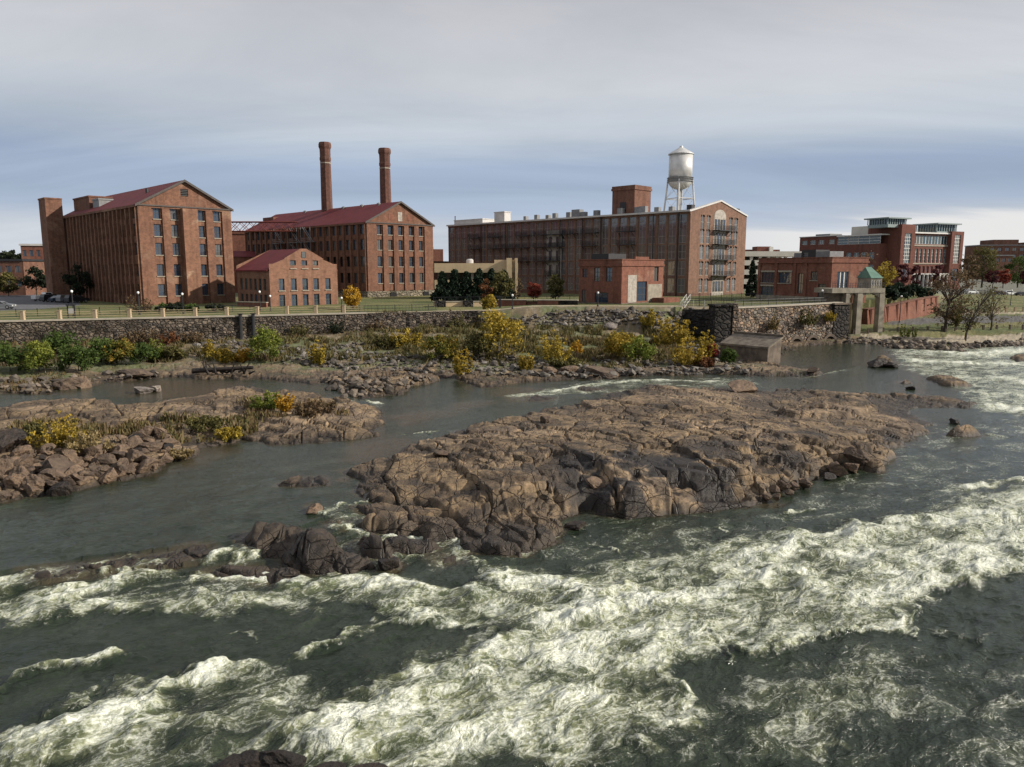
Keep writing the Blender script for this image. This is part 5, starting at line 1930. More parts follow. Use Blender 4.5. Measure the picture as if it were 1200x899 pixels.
# ---- parking garage further back
a = D(868, 305, 262)
b = D(945, 305, 262)
Lx = b[0] - a[0]
pg = thing('parking_garage', 'pale concrete parking garage between the long mill and the brick office', 'parking garage', (a[0], a[1], 0), R(3))
zz2 = lambda p: Zat(p, 262)
for (pa, pb) in ((294.5, 300.5), (305, 311), (316, 322), (327, 333)):
    mb = MB()
    mb.box(0, Lx, 0, .4, zz2(pb), zz2(pa))
    mb.obj('parapet', GARAGE, pg)
    mb = MB()
    mb.box(0, Lx, .42, 24, zz2(pb), zz2(pb) + .4)
    mb.obj('floor_slab', GARAGE, pg)
for i in range(8):
    mb = MB()
    mb.box(.5 + i * (Lx - 1.5) / 7, 1.4 + i * (Lx - 1.5) / 7, .45, 1.3, 6, zz2(295))
    mb.obj('column', GARAGE, pg)
mb = MB()
mb.box(0, Lx, 20, 20.5, 6, zz2(300))
mb.obj('back_wall', CONCD, pg)
mb = MB()
mb.box(2, Lx, 22, 30, 6, zz2(290.5))
mb.box(Lx * .55, Lx * .78, 18, 23, zz2(294), zz2(287))
mb.obj('stair_house', BRM, pg)
mb = MB()
mb.box(Lx * .74, Lx * .80, 17, 17.9, zz2(294), zz2(287.5))
mb.obj('stair_glazing', FRAMEW, pg)

# ---- skyline blocks
def block(name, label, px0, px1, ytop, Y, mat, dep=14, rz=0.0, rows=2, cols=6, roof=None, caps=()):
    a, b = D(px0, 310, Y), D(px1, 310, Y)
    L = b[0] - a[0]
    zt = Zat(ytop, Y)
    o = thing(name, label, 'building', (a[0], Y, 0), R(rz))
    mb = MB()
    hh = []
    for r_ in range(rows):
        for c in range(cols):
            x = L * (c + .5) / cols
            z0 = zt - 3.2 - r_ * 4.0
            if z0 > 7:
                hh.append((x - L / cols * .28, x + L / cols * .28, z0, z0 + 1.9))
    wall_cells(mb, 'f', 0, 0, L, 4, zt, hh, .3)
    mb.box(0, L, .6, dep, 4, zt - .05)
    mb.obj('wall', mat, o)
    mb = MB()
    mb.box(-.3, L + .3, -.3, dep + .3, zt + .003, zt + .6)
    mb.obj('roof', roof or GREYMET, o)
    for (f0, f1, h) in caps:
        mb = MB()
        mb.box(L * f0, L * f1, 2, dep - 2, zt + .61, zt + .6 + h)
        mb.obj('roof_house', mat, o)
    for h in hh:
        wm = window_meshes('b', h[1] - h[0] - .02, 1.88, FRAME, GLASS, 2, 1)
        put_window(o, wm, (h[0] + h[1]) / 2, .24, h[2] + .01)
    return o


block('apartment_block', 'long grey brick apartment block on the far right skyline', 1148, 1230, 288, 460, BRD, 20, -6, 2, 10, GREYMET, ((.18, .52, 3.0), (.62, .8, 1.4)))
block('distant_house', 'small pale-gabled house below the far right apartment block', 1166, 1186, 300, 420, BRD, 10, 0, 1, 3)
block('brick_warehouse', 'brick warehouse with white flat roof beside the tower of the biggest mill', 26, 62, 288, 232, BRR, 20, 14, 3, 5, WHITEROOF)
block('brick_shed', 'dark low brick building at the left edge with a deep porch', -40, 22, 306, 214, BRD, 14, 6, 2, 6, DARKMET)
block('brick_store', 'plain brick storehouse seen between the two red-roofed mills', 268, 312, 274, 262, BRR, 14, 10, 0, 4, BRR)
a = D(272, 300, 238)
o = thing('low_annex', 'low red-roofed annex glimpsed between the two big mills', 'building', (a[0], a[1], 0), R(20))
mb = MB()
mb.box(0, 12, 0, 9, 5, Zat(301, 238))
mb.obj('wall', BRR, o)
mb = MB()
z0, z1 = Zat(301, 238), Zat(294, 242)
v = [(-.4, -.4, z0 + .003), (12.4, -.4, z0 + .003), (12.4, 9.4, z0 + .003), (-.4, 9.4, z0 + .003), (-.4, 4.5, z1), (12.4, 4.5, z1)]
for f in ((0, 1, 5, 4), (2, 3, 4, 5), (1, 2, 5), (3, 0, 4), (0, 3, 2, 1)):
    mb.quad([v[i] for i in f])
mb.obj('roof', REDROOF, o)
# steel truss footbridge between the mills
a, b = D(268, 262, 222), D(306, 266, 222)
o = thing('truss_footbridge', 'rusty red steel truss bridge spanning between the two big mills', 'footbridge', (a[0], a[1], 0), 0)
L_ = b[0] - a[0] + 10
mb = MB()
zt, zb = Zat(260, 222), Zat(271, 222)
for yy in (0, 2.4):
    mb.tube((0, yy, zt), (L_, yy, zt), .16)
    mb.tube((0, yy, zb), (L_, yy, zb), .16)
    n = 7
    for i in range(n):
        x0, x1 = L_ * i / n, L_ * (i + 1) / n
        mb.tube((x0, yy, zb), (x1, yy, zt), .08)
        mb.tube((x0, yy, zt), (x1, yy, zb), .08)
mb.obj('truss', REDSTEEL, o)
mb = MB()
mb.box(0, L_, .1, 2.3, zb - .1, zb + .1)
mb.obj('walkway', GREYMET, o)
# ------------------------------------------------------------------ walls along the bank
def strip_wall(name, label, pts, zb, zt, thick, mat, amp=0.22, step=0.45, cat='wall', coping=None, off=0.35, seed=1, sections=()):
    """a wall that follows a line on the ground, its face roughened; pts (x, y, ztop)"""
    P = [Vector((p[0], p[1], 0)) for p in pts]
    S, T = [], []
    for i in range(len(P) - 1):
        L = (P[i + 1] - P[i]).length
        n = max(2, int(L / step))
        for k in range(n + (1 if i == len(P) - 2 else 0)):
            f = k / n
            q = P[i].lerp(P[i + 1], f)
            d = (P[i + 1] - P[i]).normalized()
            S.append((q, Vector((d.y, -d.x, 0)), pts[i][2] * (1 - f) + pts[i + 1][2] * f))
    org = S[0][0]
    nz = max(6, int((zt if zt else 6) / step))
    S = [(q - org, nrm, z) for q, nrm, z in S]
    rows = 9 if (S[0][2] - zb) < 5 else 16
    V, F = [], []
    for i, (q, nrm, ztop) in enumerate(S):
        for j in range(rows + 1):
            z = zb + (ztop - zb) * j / rows
            batter = 0.10 * (ztop - z)
            a = np.array([q.x + org.x]), np.array([(q.y + org.y) * 1.0 + z * 1.9])
            dd = amp * float(fbm(a[0] / 0.9, a[1] / 0.9, 3, seed)[0] + 0.6 * fbm(a[0] / 5, a[1] / 4, 2, seed + 4)[0]) if j < rows else 0
            p = q + nrm * (off + batter + dd)
            V.append((p.x, p.y, z))
        p = q - nrm * thick
        V.append((p.x, p.y, ztop))
        V.append((p.x, p.y, zb))
    R_ = rows + 3
    for i in range(len(S) - 1):
        for j in range(R_):
            a, b = i * R_ + j, i * R_ + (j + 1) % R_
            c, d = (i + 1) * R_ + (j + 1) % R_, (i + 1) * R_ + j
            F.append((a, d, c, b))
    F.append(tuple(range(R_)))
    F.append(tuple(range((len(S) - 1) * R_, len(S) * R_))[::-1])
    me = bpy.data.meshes.new('wall_body')
    me.from_pydata(V, [], F)
    me.materials.append(mat)
    root = thing(name, label, cat, (org.x, org.y, 0))
    link('wall_body', me, root)
    if coping:
        Vc, Fc = [], []
        for q, nrm, ztop in S:
            for o_, z in ((off + .18, 0.003), (off + .18, .22), (-thick - .1, .22), (-thick - .1, 0.003)):
                p = q + nrm * o_
                Vc.append((p.x, p.y, ztop + z))
        for i in range(len(S) - 1):
            for j in range(4):
                Fc.append((i * 4 + j, i * 4 + 4 + j, i * 4 + 4 + (j + 1) % 4, i * 4 + (j + 1) % 4))
        Fc += [(0, 1, 2, 3), tuple(range(len(Vc) - 4, len(Vc)))[::-1]]
        me = bpy.data.meshes.new('coping')
        me.from_pydata(Vc, [], Fc)
        me.materials.append(coping)
        link('coping', me, root)
    return root


def U_at(x, y):
    return 6.75 + 0.55 * float(sst(np.array([x]), -40, 50)[0])


def ground_at(x, y):
    return tz(x, y)


LOW = -0.55


def line3(pts, dz=0.0):
    out = []
    for a, b in pts:
        x, y = PX(a, b)
        out.append((x, y, U_at(x, y) + dz))
    return out


STONEG = mat_stone('grey_rubble_stone', [(0.16, 0.128, 0.10), (0.10, 0.088, 0.075), (0.20, 0.16, 0.12), (0.14, 0.108, 0.082), (0.08, 0.07, 0.062)], 1.5, (0.065, 0.054, 0.044))
STONED = mat_stone('dark_shaded_stone', [(0.055, 0.048, 0.042), (0.035, 0.032, 0.03), (0.07, 0.06, 0.05)], 0.9, (0.02, 0.02, 0.02))  # shadow on the bank walls is put into this near-black stone colour
strip_wall('stone_wall', 'long rubble stone retaining wall below the promenade on the left', line3([(-260, 104), (-100, 109.5), (0, 113), (200, 122), (430, 134)], LOW), 1.5, None, 1.0, STONEG, 0.26, 0.6, coping=PALEC, seed=5)
strip_wall('stone_wall', 'lower dark rubble wall in front of the chimney mill', line3([(430.5, 134), (560, 140)], -0.5), 2.0, None, 1.0, STONEG, 0.35, 0.6, seed=9)
strip_wall('stone_wall', 'high lit rubble stone river wall with arched drains at its foot on the right', [(*PX(858, 132), 7.25), (*PX(905, 137.5), 7.3), (*PX(985, 148), 7.5)], -1.5, None, 1.0, STONEW, 0.30, 0.5, coping=PALEC, seed=15)
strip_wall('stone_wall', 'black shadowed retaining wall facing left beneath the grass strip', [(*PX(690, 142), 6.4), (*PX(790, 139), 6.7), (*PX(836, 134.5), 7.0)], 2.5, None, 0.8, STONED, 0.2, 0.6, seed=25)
a = PX(846, 131.6)
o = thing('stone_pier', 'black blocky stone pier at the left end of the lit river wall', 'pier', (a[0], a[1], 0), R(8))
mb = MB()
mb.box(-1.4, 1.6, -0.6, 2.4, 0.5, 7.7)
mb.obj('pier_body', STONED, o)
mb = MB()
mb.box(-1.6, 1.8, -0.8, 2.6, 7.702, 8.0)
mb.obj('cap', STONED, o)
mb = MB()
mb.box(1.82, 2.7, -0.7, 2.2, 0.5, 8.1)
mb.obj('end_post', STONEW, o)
# arched drains at the foot of the river wall
for k, (px, lab) in enumerate(((932, 'leftmost arched drain mouth at the foot of the lit river wall'), (951, 'middle arched drain mouth at the foot of the lit river wall'), (971, 'rightmost arched drain mouth near the shadowed wall end'))):
    Yd = 132 + (px - 858) / 127 * 16
    a = PX(px, Yd - 1.6, 402)
    o = thing('drain_arch', lab, 'drain', (a[0], a[1], 0.2), R(17), 'arched drains in the river wall')
    n, r0, r1 = 12, 1.1, 1.6
    V, F = [], []
    for y in (-0.45, 1.2):
        for r_ in (r0, r1):
            for i in range(n + 1):
                an = math.pi * i / n
                V.append((r_ * math.cos(an), y, r_ * math.sin(an)))
    m_ = n + 1
    for i in range(n):
        F += [(i, i + 1, m_ + i + 1, m_ + i), (2 * m_ + i, 2 * m_ + i + 1, i + 1, i), (m_ + i, m_ + i + 1, 3 * m_ + i + 1, 3 * m_ + i)]
    me = bpy.data.meshes.new('arch_ring')
    me.from_pydata(V, [], F)
    me.materials.append(CONCD)
    link('arch_ring', me, o)
    mb = MB()
    mb.quad([(r0 * math.cos(math.pi * i / n), 0.1, r0 * math.sin(math.pi * i / n)) for i in range(n + 1)])
    mb.obj('dark_mouth', BLACK, o)
# end block of the river wall, its shadow put into the stone colour
a = PX(985, 148)
o = thing('wall_buttress', 'tall black shadowed buttress closing the right end of the river wall', 'buttress', (a[0], a[1], 0), R(20))
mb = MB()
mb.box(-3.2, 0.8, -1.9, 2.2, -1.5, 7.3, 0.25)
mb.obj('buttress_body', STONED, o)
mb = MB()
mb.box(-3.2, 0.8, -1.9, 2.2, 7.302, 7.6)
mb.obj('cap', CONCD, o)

# the cream and brick walls between the chimney mill and the powerhouse
a, b = PX(508, 150), PX(582, 152)
o = thing('cream_wall', 'low cream rendered wall with arched niches below the conifers', 'wall', (a[0], a[1], 0), math.atan2(b[1] - a[1], b[0] - a[0]))
L_ = math.hypot(b[0] - a[0], b[1] - a[1])
mb = MB()
mb.box(0, L_, 0, .6, 5.5, 7.6)
mb.obj('wall_body', CREAM, o)
mb = MB()
mb.box(-.1, L_ + .1, -.1, .7, 7.602, 7.75)
mb.obj('coping', PALEC, o)
for f in (0.03, 0.46):
    mb = MB()
    mb.prism([(L_ * f, -1.0), (L_ * f + 2.0, -1.0), (L_ * f + 2.0, -.005), (L_ * f, -.005)], 5.5, 7.9)
    mb.obj('dark_niche', STONED, o)
a, b = PX(583, 152), PX(677, 149)
o = thing('patchwork_brick_wall', 'low brick wall with pale and red patches left of the square powerhouse', 'wall', (a[0], a[1], 0), math.atan2(b[1] - a[1], b[0] - a[0]))
L_ = math.hypot(b[0] - a[0], b[1] - a[1])
for f0, f1, m_, d in ((0, .36, BRR, 0), (.362, .50, BRD, .6), (.502, .76, BRR, 0), (.762, 1.0, STONED, .2)):
    mb = MB()
    mb.box(L_ * f0, L_ * f1, d, .8 + d, 5.3, 7.9 - d * .3)
    mb.obj('wall_panel', m_, o)
mb = MB()
mb.box(0, L_, -.1, 1.7, 7.902, 8.05)
mb.obj('coping', PALEC, o)
# curved brick retaining wall on the right
pts = [(*PX(a, b), z) for a, b, z in ((1014, 163, 5.4), (1030, 166, 5.7), (1050, 171, 6.3), (1070, 177, 6.9), (1086, 185, 7.2), (1096, 192, 7.2))]
cw = strip_wall('curved_brick_wall', 'curving red brick retaining wall beyond the concrete columns', pts, 1.0, None, .6, BRR, 0.0, 1.0, coping=BRD, off=.5, seed=3)
for k in range(9):
    f = (k + .5) / 9 * (len(pts) - 1)
    i, g = int(f), f - int(f)
    p = [pts[i][j] * (1 - g) + pts[i + 1][j] * g for j in range(3)]
    mb = MB()
    x, y = p[0] - pts[0][0], p[1] - pts[0][1]
    mb.box(x - .22, x + .22, y - 1.0, y - .2, 1.0, p[2] + .1)
    mb.obj('pilaster', BRR, cw)

# ------------------------------------------------------------------ railings
def railing(name, label, pts, mat_post, mat_rail, post_w, post_h, rails, every, cat='railing', bal=0.0):
    """pts (x, y, z) ; posts are parts, rails one part"""
    root = thing(name, label, cat, pts[0])
    o0 = Vector(pts[0])
    mbp = MB()
    mbp.box(-post_w / 2, post_w / 2, -post_w / 2, post_w / 2, 0, post_h)
    mbp.box(-post_w * .62, post_w * .62, -post_w * .62, post_w * .62, post_h + .001, post_h + .08)
    pm = mbp.mesh('post', mat_post)
    mbr = MB()
    carry = 0.0
    np_ = 0
    for a, b in zip(pts, pts[1:]):
        a, b = Vector(a) - o0, Vector(b) - o0
        L = (b - a).length
        for h in rails:
            mbr.tube(a + Vector((0, 0, h)), b + Vector((0, 0, h)), .04 if bal else .035, n=5)
        if bal:
            n = int(L / bal)
            for i in range(n):
                p = a.lerp(b, (i + .5) / n)
                mbr.tube(p + Vector((0, 0, .05)), p + Vector((0, 0, max(rails))), .022, n=4)
        s = -carry % every
        while s <= L and np_ < 98:
            p = a.lerp(b, s / L)
            q = link('post', pm, root)
            q.location = p
            np_ += 1
            s += every
        carry = (carry + L) % every
    mbr.obj('rails', mat_rail, root)
    return root


def at_u(px, Y, dz=0.0):
    x, y = PX(px, Y)
    return (x, y, U_at(x, y) + dz)


railing('promenade_railing', 'promenade railing with cream stone posts along the left river wall', [at_u(-110, 109.8, -.33), at_u(0, 113.6, -.33), at_u(200, 122.6, -.33), at_u(425, 134.6, -.33)], POSTC, POSTC, .5, 1.3, (0.35, .72, 1.08), 4.85)
railing('lawn_fence', 'thin dark wire fence between promenade and lawn on the left', [at_u(-60, 119, -.4), at_u(60, 124, -.4), at_u(300, 137, -.4)], DARKMET, DARKMET, .08, 1.3, (.1, .7, 1.25), 3.0, 'fence')
railing('river_wall_railing', 'dark iron railing along the walkway above the lit river wall', [at_u(806, 141), at_u(860, 136.5, .1), at_u(970, 150, .1)], DARKMET, DARKMET, .08, 1.15, (.12, .6, 1.1), 2.2, bal=.3)
railing('terrace_fence', 'dark iron fence in front of the conifers and parking deck', [at_u(508, 158), at_u(585, 160), at_u(676, 158)], DARKMET, DARKMET, .08, 1.5, (.15, 1.4), 2.4, 'fence', bal=.3)
railing('mill_fence', 'dark iron fence at the foot of the long mill gable', [at_u(806, 163), at_u(850, 163), at_u(895, 166)], DARKMET, DARKMET, .09, 1.6, (.15, 1.5), 2.4, 'fence', bal=.35)
railing('grass_strip_fence', 'light mesh fence on the grass strip right of the square powerhouse', [at_u(800, 138.5), at_u(832, 136)], FRAMEW, GREYMET, .07, 1.2, (.1, .6, 1.15), 2.0, 'fence')
railing('platform_fence', 'iron fence on the rubble wall below the chimney mill', [at_u(400, 137, -.5), at_u(470, 139, -.45), at_u(512, 142, -.4)], DARKMET, DARKMET, .08, 1.2, (.1, .6, 1.15), 3.2, 'fence', bal=.6)
pts = []
for px, py in ((1100, 371), (1130, 369), (1165, 367), (1205, 365)):
    g = G(px, py)
    pts.append((g.x, g.y, g.z - .05))
railing('lawn_railing', 'short stone posts and rails along the lower lawn on the right', pts, POSTC, POSTC, .45, 1.2, (.55, 1.0), 3.0)
pts = []
for px, py in ((1000, 392), (1040, 389), (1090, 388), (1140, 387), (1205, 386)):
    g = G(px, py)
    pts.append((g.x, g.y, g.z - .1))
railing('beach_bollards', 'low dark timber posts at the back of the sandy landing', pts, CONCD, CONCD, .32, .95, (.45,), 3.4, 'bollard row')

# ------------------------------------------------------------------ foliage
def mat_leaf(name, c):
    m, t = newmat(name)
    tt = attr(t, 'tint')
    col = t.ramp(tt, [(i / (len(c) - 1), k) for i, k in enumerate(c)])
    d = t.n('ShaderNodeBsdfPrincipled', i_Base_Color=col, i_Roughness=.75)
    d.inputs['Specular IOR Level'].default_value = .2
    tr = t.n('ShaderNodeBsdfTranslucent', i_Color=col)
    mx = t.n('ShaderNodeMixShader', i_0=.28, i_1=d.outputs[0], i_2=tr.outputs[0])
    t.n('ShaderNodeOutputMaterial', i_0=mx.outputs[0])
    return m


LEAF = {
    'green': mat_leaf('leaf_green', [(.022, .040, .010), (.055, .085, .018), (.095, .135, .030)]),
    'lime': mat_leaf('leaf_lime', [(.07, .10, .018), (.15, .18, .030), (.24, .25, .045)]),
    'yellow': mat_leaf('leaf_yellow', [(.10, .085, .018), (.30, .215, .030), (.46, .31, .045)]),
    'gold': mat_leaf('leaf_gold', [(.11, .095, .022), (.32, .235, .034), (.46, .33, .05)]),
    'amber': mat_leaf('leaf_amber', [(.19, .10, .018), (.44, .25, .025), (.54, .33, .04)]),
    'olive': mat_leaf('leaf_olive', [(.045, .045, .018), (.10, .092, .030), (.17, .145, .045)]),
    'brown': mat_leaf('leaf_brown', [(.06, .042, .025), (.12, .080, .042), (.19, .13, .07)]),
    'rust': mat_leaf('leaf_rust', [(.08, .035, .018), (.17, .07, .03), (.25, .12, .045)]),
    'red': mat_leaf('leaf_red', [(.10, .022, .016), (.23, .045, .03), (.33, .09, .045)]),
    'maroon': mat_leaf('leaf_maroon', [(.04, .013, .015), (.085, .022, .026), (.13, .04, .04)]),
    'dark': mat_leaf('leaf_dark', [(.010, .014, .009), (.020, .028, .014), (.038, .045, .022)]),
    'conifer': mat_leaf('leaf_conifer', [(.010, .020, .013), (.020, .035, .020), (.038, .055, .030)]),
    'straw': mat_leaf('leaf_straw', [(.14, .10, .045), (.24, .18, .08), (.34, .26, .13)]),
    'mix': mat_leaf('leaf_mix', [(.06, .09, .02), (.15, .15, .03), (.34, .19, .03)]),
}
BARK = mat_simple('bark', (0.060, 0.045, 0.034), .9, var=.25, scale=3.0)
BARKL = mat_simple('bark_grey', (0.13, 0.105, 0.085), .9, var=.25, scale=3.0)


def leaves(rng, cen, rad, per, size, squash=0.8, shell=.55, up=0.0, aspect=1.6, top=None):
    """quads scattered through clumps; returns V, F, tint"""
    n = len(cen) * per
    ci = np.repeat(np.arange(len(cen)), per)
    d = rng.normal(size=(n, 3))
    d /= np.linalg.norm(d, axis=1, keepdims=True) + 1e-9
    r = (shell + (1 - shell) * rng.random(n)) * np.where(rng.random(n) < .25, rng.random(n), 1) * np.where(rng.random(n) < .18, 1 + .9 * rng.random(n), 1)
    off = d * r[:, None] * rad[ci][:, None]
    off[:, 2] *= squash
    c = cen[ci] + off
    a = rng.normal(size=(n, 3))
    a[:, 2] *= 1 - up
    a += d * .5
    a /= np.linalg.norm(a, axis=1, keepdims=True) + 1e-9      # leaf normal
    b = np.cross(a, rng.normal(size=(n, 3)))
    b /= np.linalg.norm(b, axis=1, keepdims=True) + 1e-9
    e = np.cross(a, b)
    s = size * (.55 + .9 * rng.random(n))
    u, v = b * (s * .5 * aspect)[:, None], e * (s * .5)[:, None]
    V = np.stack([c - u, c - v * .9, c + u, c + v * .9], 1).reshape(-1, 3)
    F = np.arange(n * 4).reshape(n, 4)
    ct = rng.random(len(cen))
    tint = np.clip(.50 * ct[ci] + .5 * rng.random(n) + (0.0 if top is None else top * (c[:, 2] - c[:, 2].min()) / (np.ptp(c[:, 2]) + 1e-6) - top / 2), 0, 1)
    return V, F, np.repeat(tint, 4)


def crown_mesh(seed, h, w, kind='round', n=26, per=60, size=.35, pal='green', gap=.0):
    rng = np.random.default_rng(seed)
    C, Rr = [], []
    if kind == 'cone':
        for i in range(n):
            f = (i + .5) / n
            a = i * 2.4 + rng.random()
            rr = w / 2 * (1 - f) ** .85 * (.55 + .45 * rng.random())
            C.append((rr * math.cos(a), rr * math.sin(a), h * (.05 + .93 * f)))
            Rr.append(max(.18 * w * (1.05 - f), .09 * w))
    elif kind == 'bush':
        for i in range(n):
            a = rng.random() * 6.283
            f = rng.random() ** .6
            rr = w / 2 * math.sqrt(rng.random()) * .85
            z = h * (.12 + .75 * f * (1 - .55 * (rr / (w / 2)) ** 2))
            C.append((rr * math.cos(a), rr * math.sin(a), z))
            Rr.append((.09 + .13 * rng.random() ** 1.5) * (w + h) / 2)
    elif kind == 'spike':      # upright shoots
        for i in range(n):
            a = rng.random() * 6.283
            rr = w / 2 * math.sqrt(rng.random())
            hh = h * (.45 + .55 * rng.random()) * (1 - .45 * (rr / (w / 2)) ** 2)
            for k in range(5):
                f = (k + 1) / 5
                C.append((rr * math.cos(a) * (.55 + .45 * f), rr * math.sin(a) * (.55 + .45 * f), hh * f * .95))
                Rr.append((.07 + .03 * rng.random()) * w * (1.2 - .6 * f))
        per = max(4, per // 4)
    else:
        for i in range(n):
            a = rng.random() * 6.283
            cz = rng.random() * 2 - 1
            rr = math.sqrt(max(0, 1 - cz * cz)) * (.45 + .55 * rng.random() ** .5)
            z = h * .56 + cz * h * .40 * (.7 + .3 * rng.random())
            C.append((w / 2 * .78 * rr * math.cos(a), w / 2 * .78 * rr * math.sin(a), z))
            Rr.append((.10 + .09 * rng.random()) * w)
    V, F, t = leaves(rng, np.array(C), np.array(Rr), per, size, .8, .5, top=.25)
    if gap:
        keep = np.repeat(rng.random(len(F)) > gap, 4).reshape(-1, 4)[:, 0]
        F = F[keep]
    return mesh_np('crown', V, F, LEAF[pal], {'tint': t}, False), C


def limb_mesh(seed, h, w, C, tr=.02, lean=(0, 0), base=.35, nl=9, twigs=0, mat=None, mult=1.0):
    rng = random.Random(seed)
    mb = MB()
    r0 = h * tr
    p = Vector((0, 0, -.3))
    pts = [p]
    n = 6
    for i in range(1, n + 1):
        f = i / n
        pts.append(Vector((lean[0] * f * f + rng.uniform(-1, 1) * .015 * h, lean[1] * f * f + rng.uniform(-1, 1) * .015 * h, h * .8 * f)))
    for i in range(n):
        mb.tube(pts[i], pts[i + 1], r0 * (1 - .8 * i / n), r0 * (1 - .8 * (i + 1) / n), 7)
    idx = list(range(len(C)))
    rng.shuffle(idx)
    for k in idx[:nl]:
        c = Vector(C[k])
        f = min(.9, max(base, (c.z / h - .15)))
        i = min(n - 1, int(f * n))
        q = pts[i].lerp(pts[i + 1], f * n - i)
        mid = q.lerp(c, .55) + Vector((rng.uniform(-1, 1), rng.uniform(-1, 1), rng.uniform(.2, 1))) * .05 * h
        mb.tube(q, mid, r0 * .42 * (1 - f * .6), r0 * .22, 5)
        mb.tube(mid, c, r0 * .22, r0 * .07, 5)
        for _ in range(twigs):
            g = rng.uniform(.3, 1)
            s = (q.lerp(mid, g * 2) if g < .5 else mid.lerp(c, g * 2 - 1))
            e = s + Vector((rng.uniform(-1, 1), rng.uniform(-1, 1), rng.uniform(-.1, 1))) * h * .13
            mb.tube(s, e, r0 * .10, r0 * .03, 4)
            e2 = e + Vector((rng.uniform(-1, 1), rng.uniform(-1, 1), rng.uniform(-.2, .8))) * h * .07
            mb.tube(e, e2, r0 * .05, r0 * .02, 3)
    return mb.mesh('trunk', mat or BARK)


def tree(name, label, px, py, hpx, wpx, pal, kind='round', n=26, per=70, size=None, gap=0., seed=None, lean=(0, 0), loc=None, cat='tree', group=None, tr=.022, nl=9, twigs=0, z0=2.0):
    g = loc if loc is not None else G(px, py)
    g = Vector(g)
    k = g.y / FPX * 1.02
    h, w = hpx * k, wpx * k
    if cat == 'tree' and kind == 'round' and not gap:
        gap, twigs, nl = .14, max(twigs, 2), max(nl, 16)
    sd = seed if seed is not None else abs(int(px * 7 + py))
    size = size or max(.13, min(.42, .0015 * g.y + .012 * w))
    if cat == 'bush':
        per, n = int(per * 1.5), int(n * 1.15)
    me, C = crown_mesh(sd, h, w, kind, n, per, size, pal, gap)
    root = thing(name, label, cat, g, 0, group)
    if lean != (0, 0):
        for v in me.vertices:
            f = v.co.z / h
            v.co.x += lean[0] * f * f
            v.co.y += lean[1] * f * f
        C = [(c[0] + lean[0] * (c[2] / h) ** 2, c[1] + lean[1] * (c[2] / h) ** 2, c[2]) for c in C]
    link('crown' if cat == 'tree' else 'foliage', me, root)
    link('trunk' if cat == 'tree' else 'stem', limb_mesh(sd, h, w, C, tr, lean, .25 if cat == 'tree' else .05, nl, twigs, BARK), root)
    return root


# trees on the upland
T_ = tree
T_('autumn_tree', 'bright orange-yellow tree at the left corner of the chimney mill', 413, 363, 27, 25, 'amber', n=30, per=80)
T_('dark_tree', 'biggest shadowed dark tree against the side of the biggest mill', 94, 353, 42, 34, 'dark', n=34)
T_('dark_tree', 'dark green tree beside the white-roofed brick warehouse on the left', 43, 347, 33, 28, 'dark', n=30)
T_('olive_tree', 'dull olive tree at the left edge by the brick shed', 10, 347, 28, 30, 'olive', n=28)
for i, (px, yt) in enumerate(((519, 314), (533, 312), (547, 314), (562, 311), (576, 311), (591, 313))):
    T_('conifer', ('first and leftmost', 'second', 'third', 'fourth', 'fifth', 'last and rightmost')[i] + ' dark conifer in the row before the tan parking deck', px, 0, 351 - yt - 4, 24, 'conifer', 'cone', 60, 60, .45,
       loc=(*PX(px, 168), 7.0), group='conifers in front of the parking deck')
T_('rust_tree', 'small rusty brown tree in front of the conifers', 569, 0, 27, 19, 'rust', n=22, loc=(*PX(569, 160), 7.0))
T_('green_tree', 'round olive-green tree at the right end of the conifer row', 588, 0, 35, 31, 'olive', n=34, loc=(*PX(588, 162), 7.0))
T_('red_tree', 'orange-red maple left of the square powerhouse', 625, 0, 28, 20, 'red', n=24, loc=(*PX(625, 163), 7.0), gap=.2)
T_('green_tree', 'rounded yellow-green tree just left of the square powerhouse', 651, 0, 32, 23, 'olive', n=28, loc=(*PX(651, 161), 7.0))
T_('brown_tree', 'thin leafless brown tree between olive tree and red maple', 607, 0, 28, 16, 'brown', n=14, per=14, loc=(*PX(607, 166), 7.0), twigs=5)
T_('conifer', 'dark conifer between the long mill gable and the right powerhouse', 880, 0, 42, 14, 'conifer', 'cone', 40, 60, .45, loc=(*PX(880, 185), 7.2))
T_('conifer', 'dark conifer closest to the left end of the right powerhouse', 891, 0, 34, 13, 'conifer', 'cone', 36, 60, .45, loc=(*PX(890, 192), 7.2))
T_('golden_tree', 'golden brown tree behind the green-roofed cabin', 1033, 0, 40, 30, 'gold', n=26, per=50, loc=(*PX(1034, 205), 7.2), gap=.2, twigs=2)
T_('bare_tree', 'grey leafless tree behind the right powerhouse roof', 1012, 0, 52, 36, 'brown', n=30, per=10, loc=(*PX(1012, 210), 7.2), twigs=8, nl=22)
T_('maroon_tree', 'dark maroon tree at the left foot of the office tower', 1056, 0, 34, 18, 'maroon', n=20, loc=(*PX(1056, 240), 7.2))
T_('maroon_tree', 'maroon tree left of the pale arcade of the office', 1070, 0, 30, 14, 'maroon', n=18, loc=(*PX(1071, 250), 7.2))
T_('maroon_tree', 'maroon tree in front of the middle of the office arcade', 1097, 0, 30, 17, 'maroon', n=20, loc=(*PX(1097, 262), 7.2))
T_('yellow_green_tree', 'tall yellow-green tree under the far right apartment block', 1147, 0, 46, 42, 'olive', n=44, loc=(*PX(1148, 300), 7.2), per=80)
T_('brown_tree', 'tall brownish tree right of the office tower', 1130, 0, 38, 26, 'brown', n=30, loc=(*PX(1130, 290), 7.2))
T_('red_tree', 'crimson tree below the yellow-green tree, left one of the two', 1161, 0, 23, 17, 'maroon', n=20, loc=(*PX(1161, 285), 7.2))
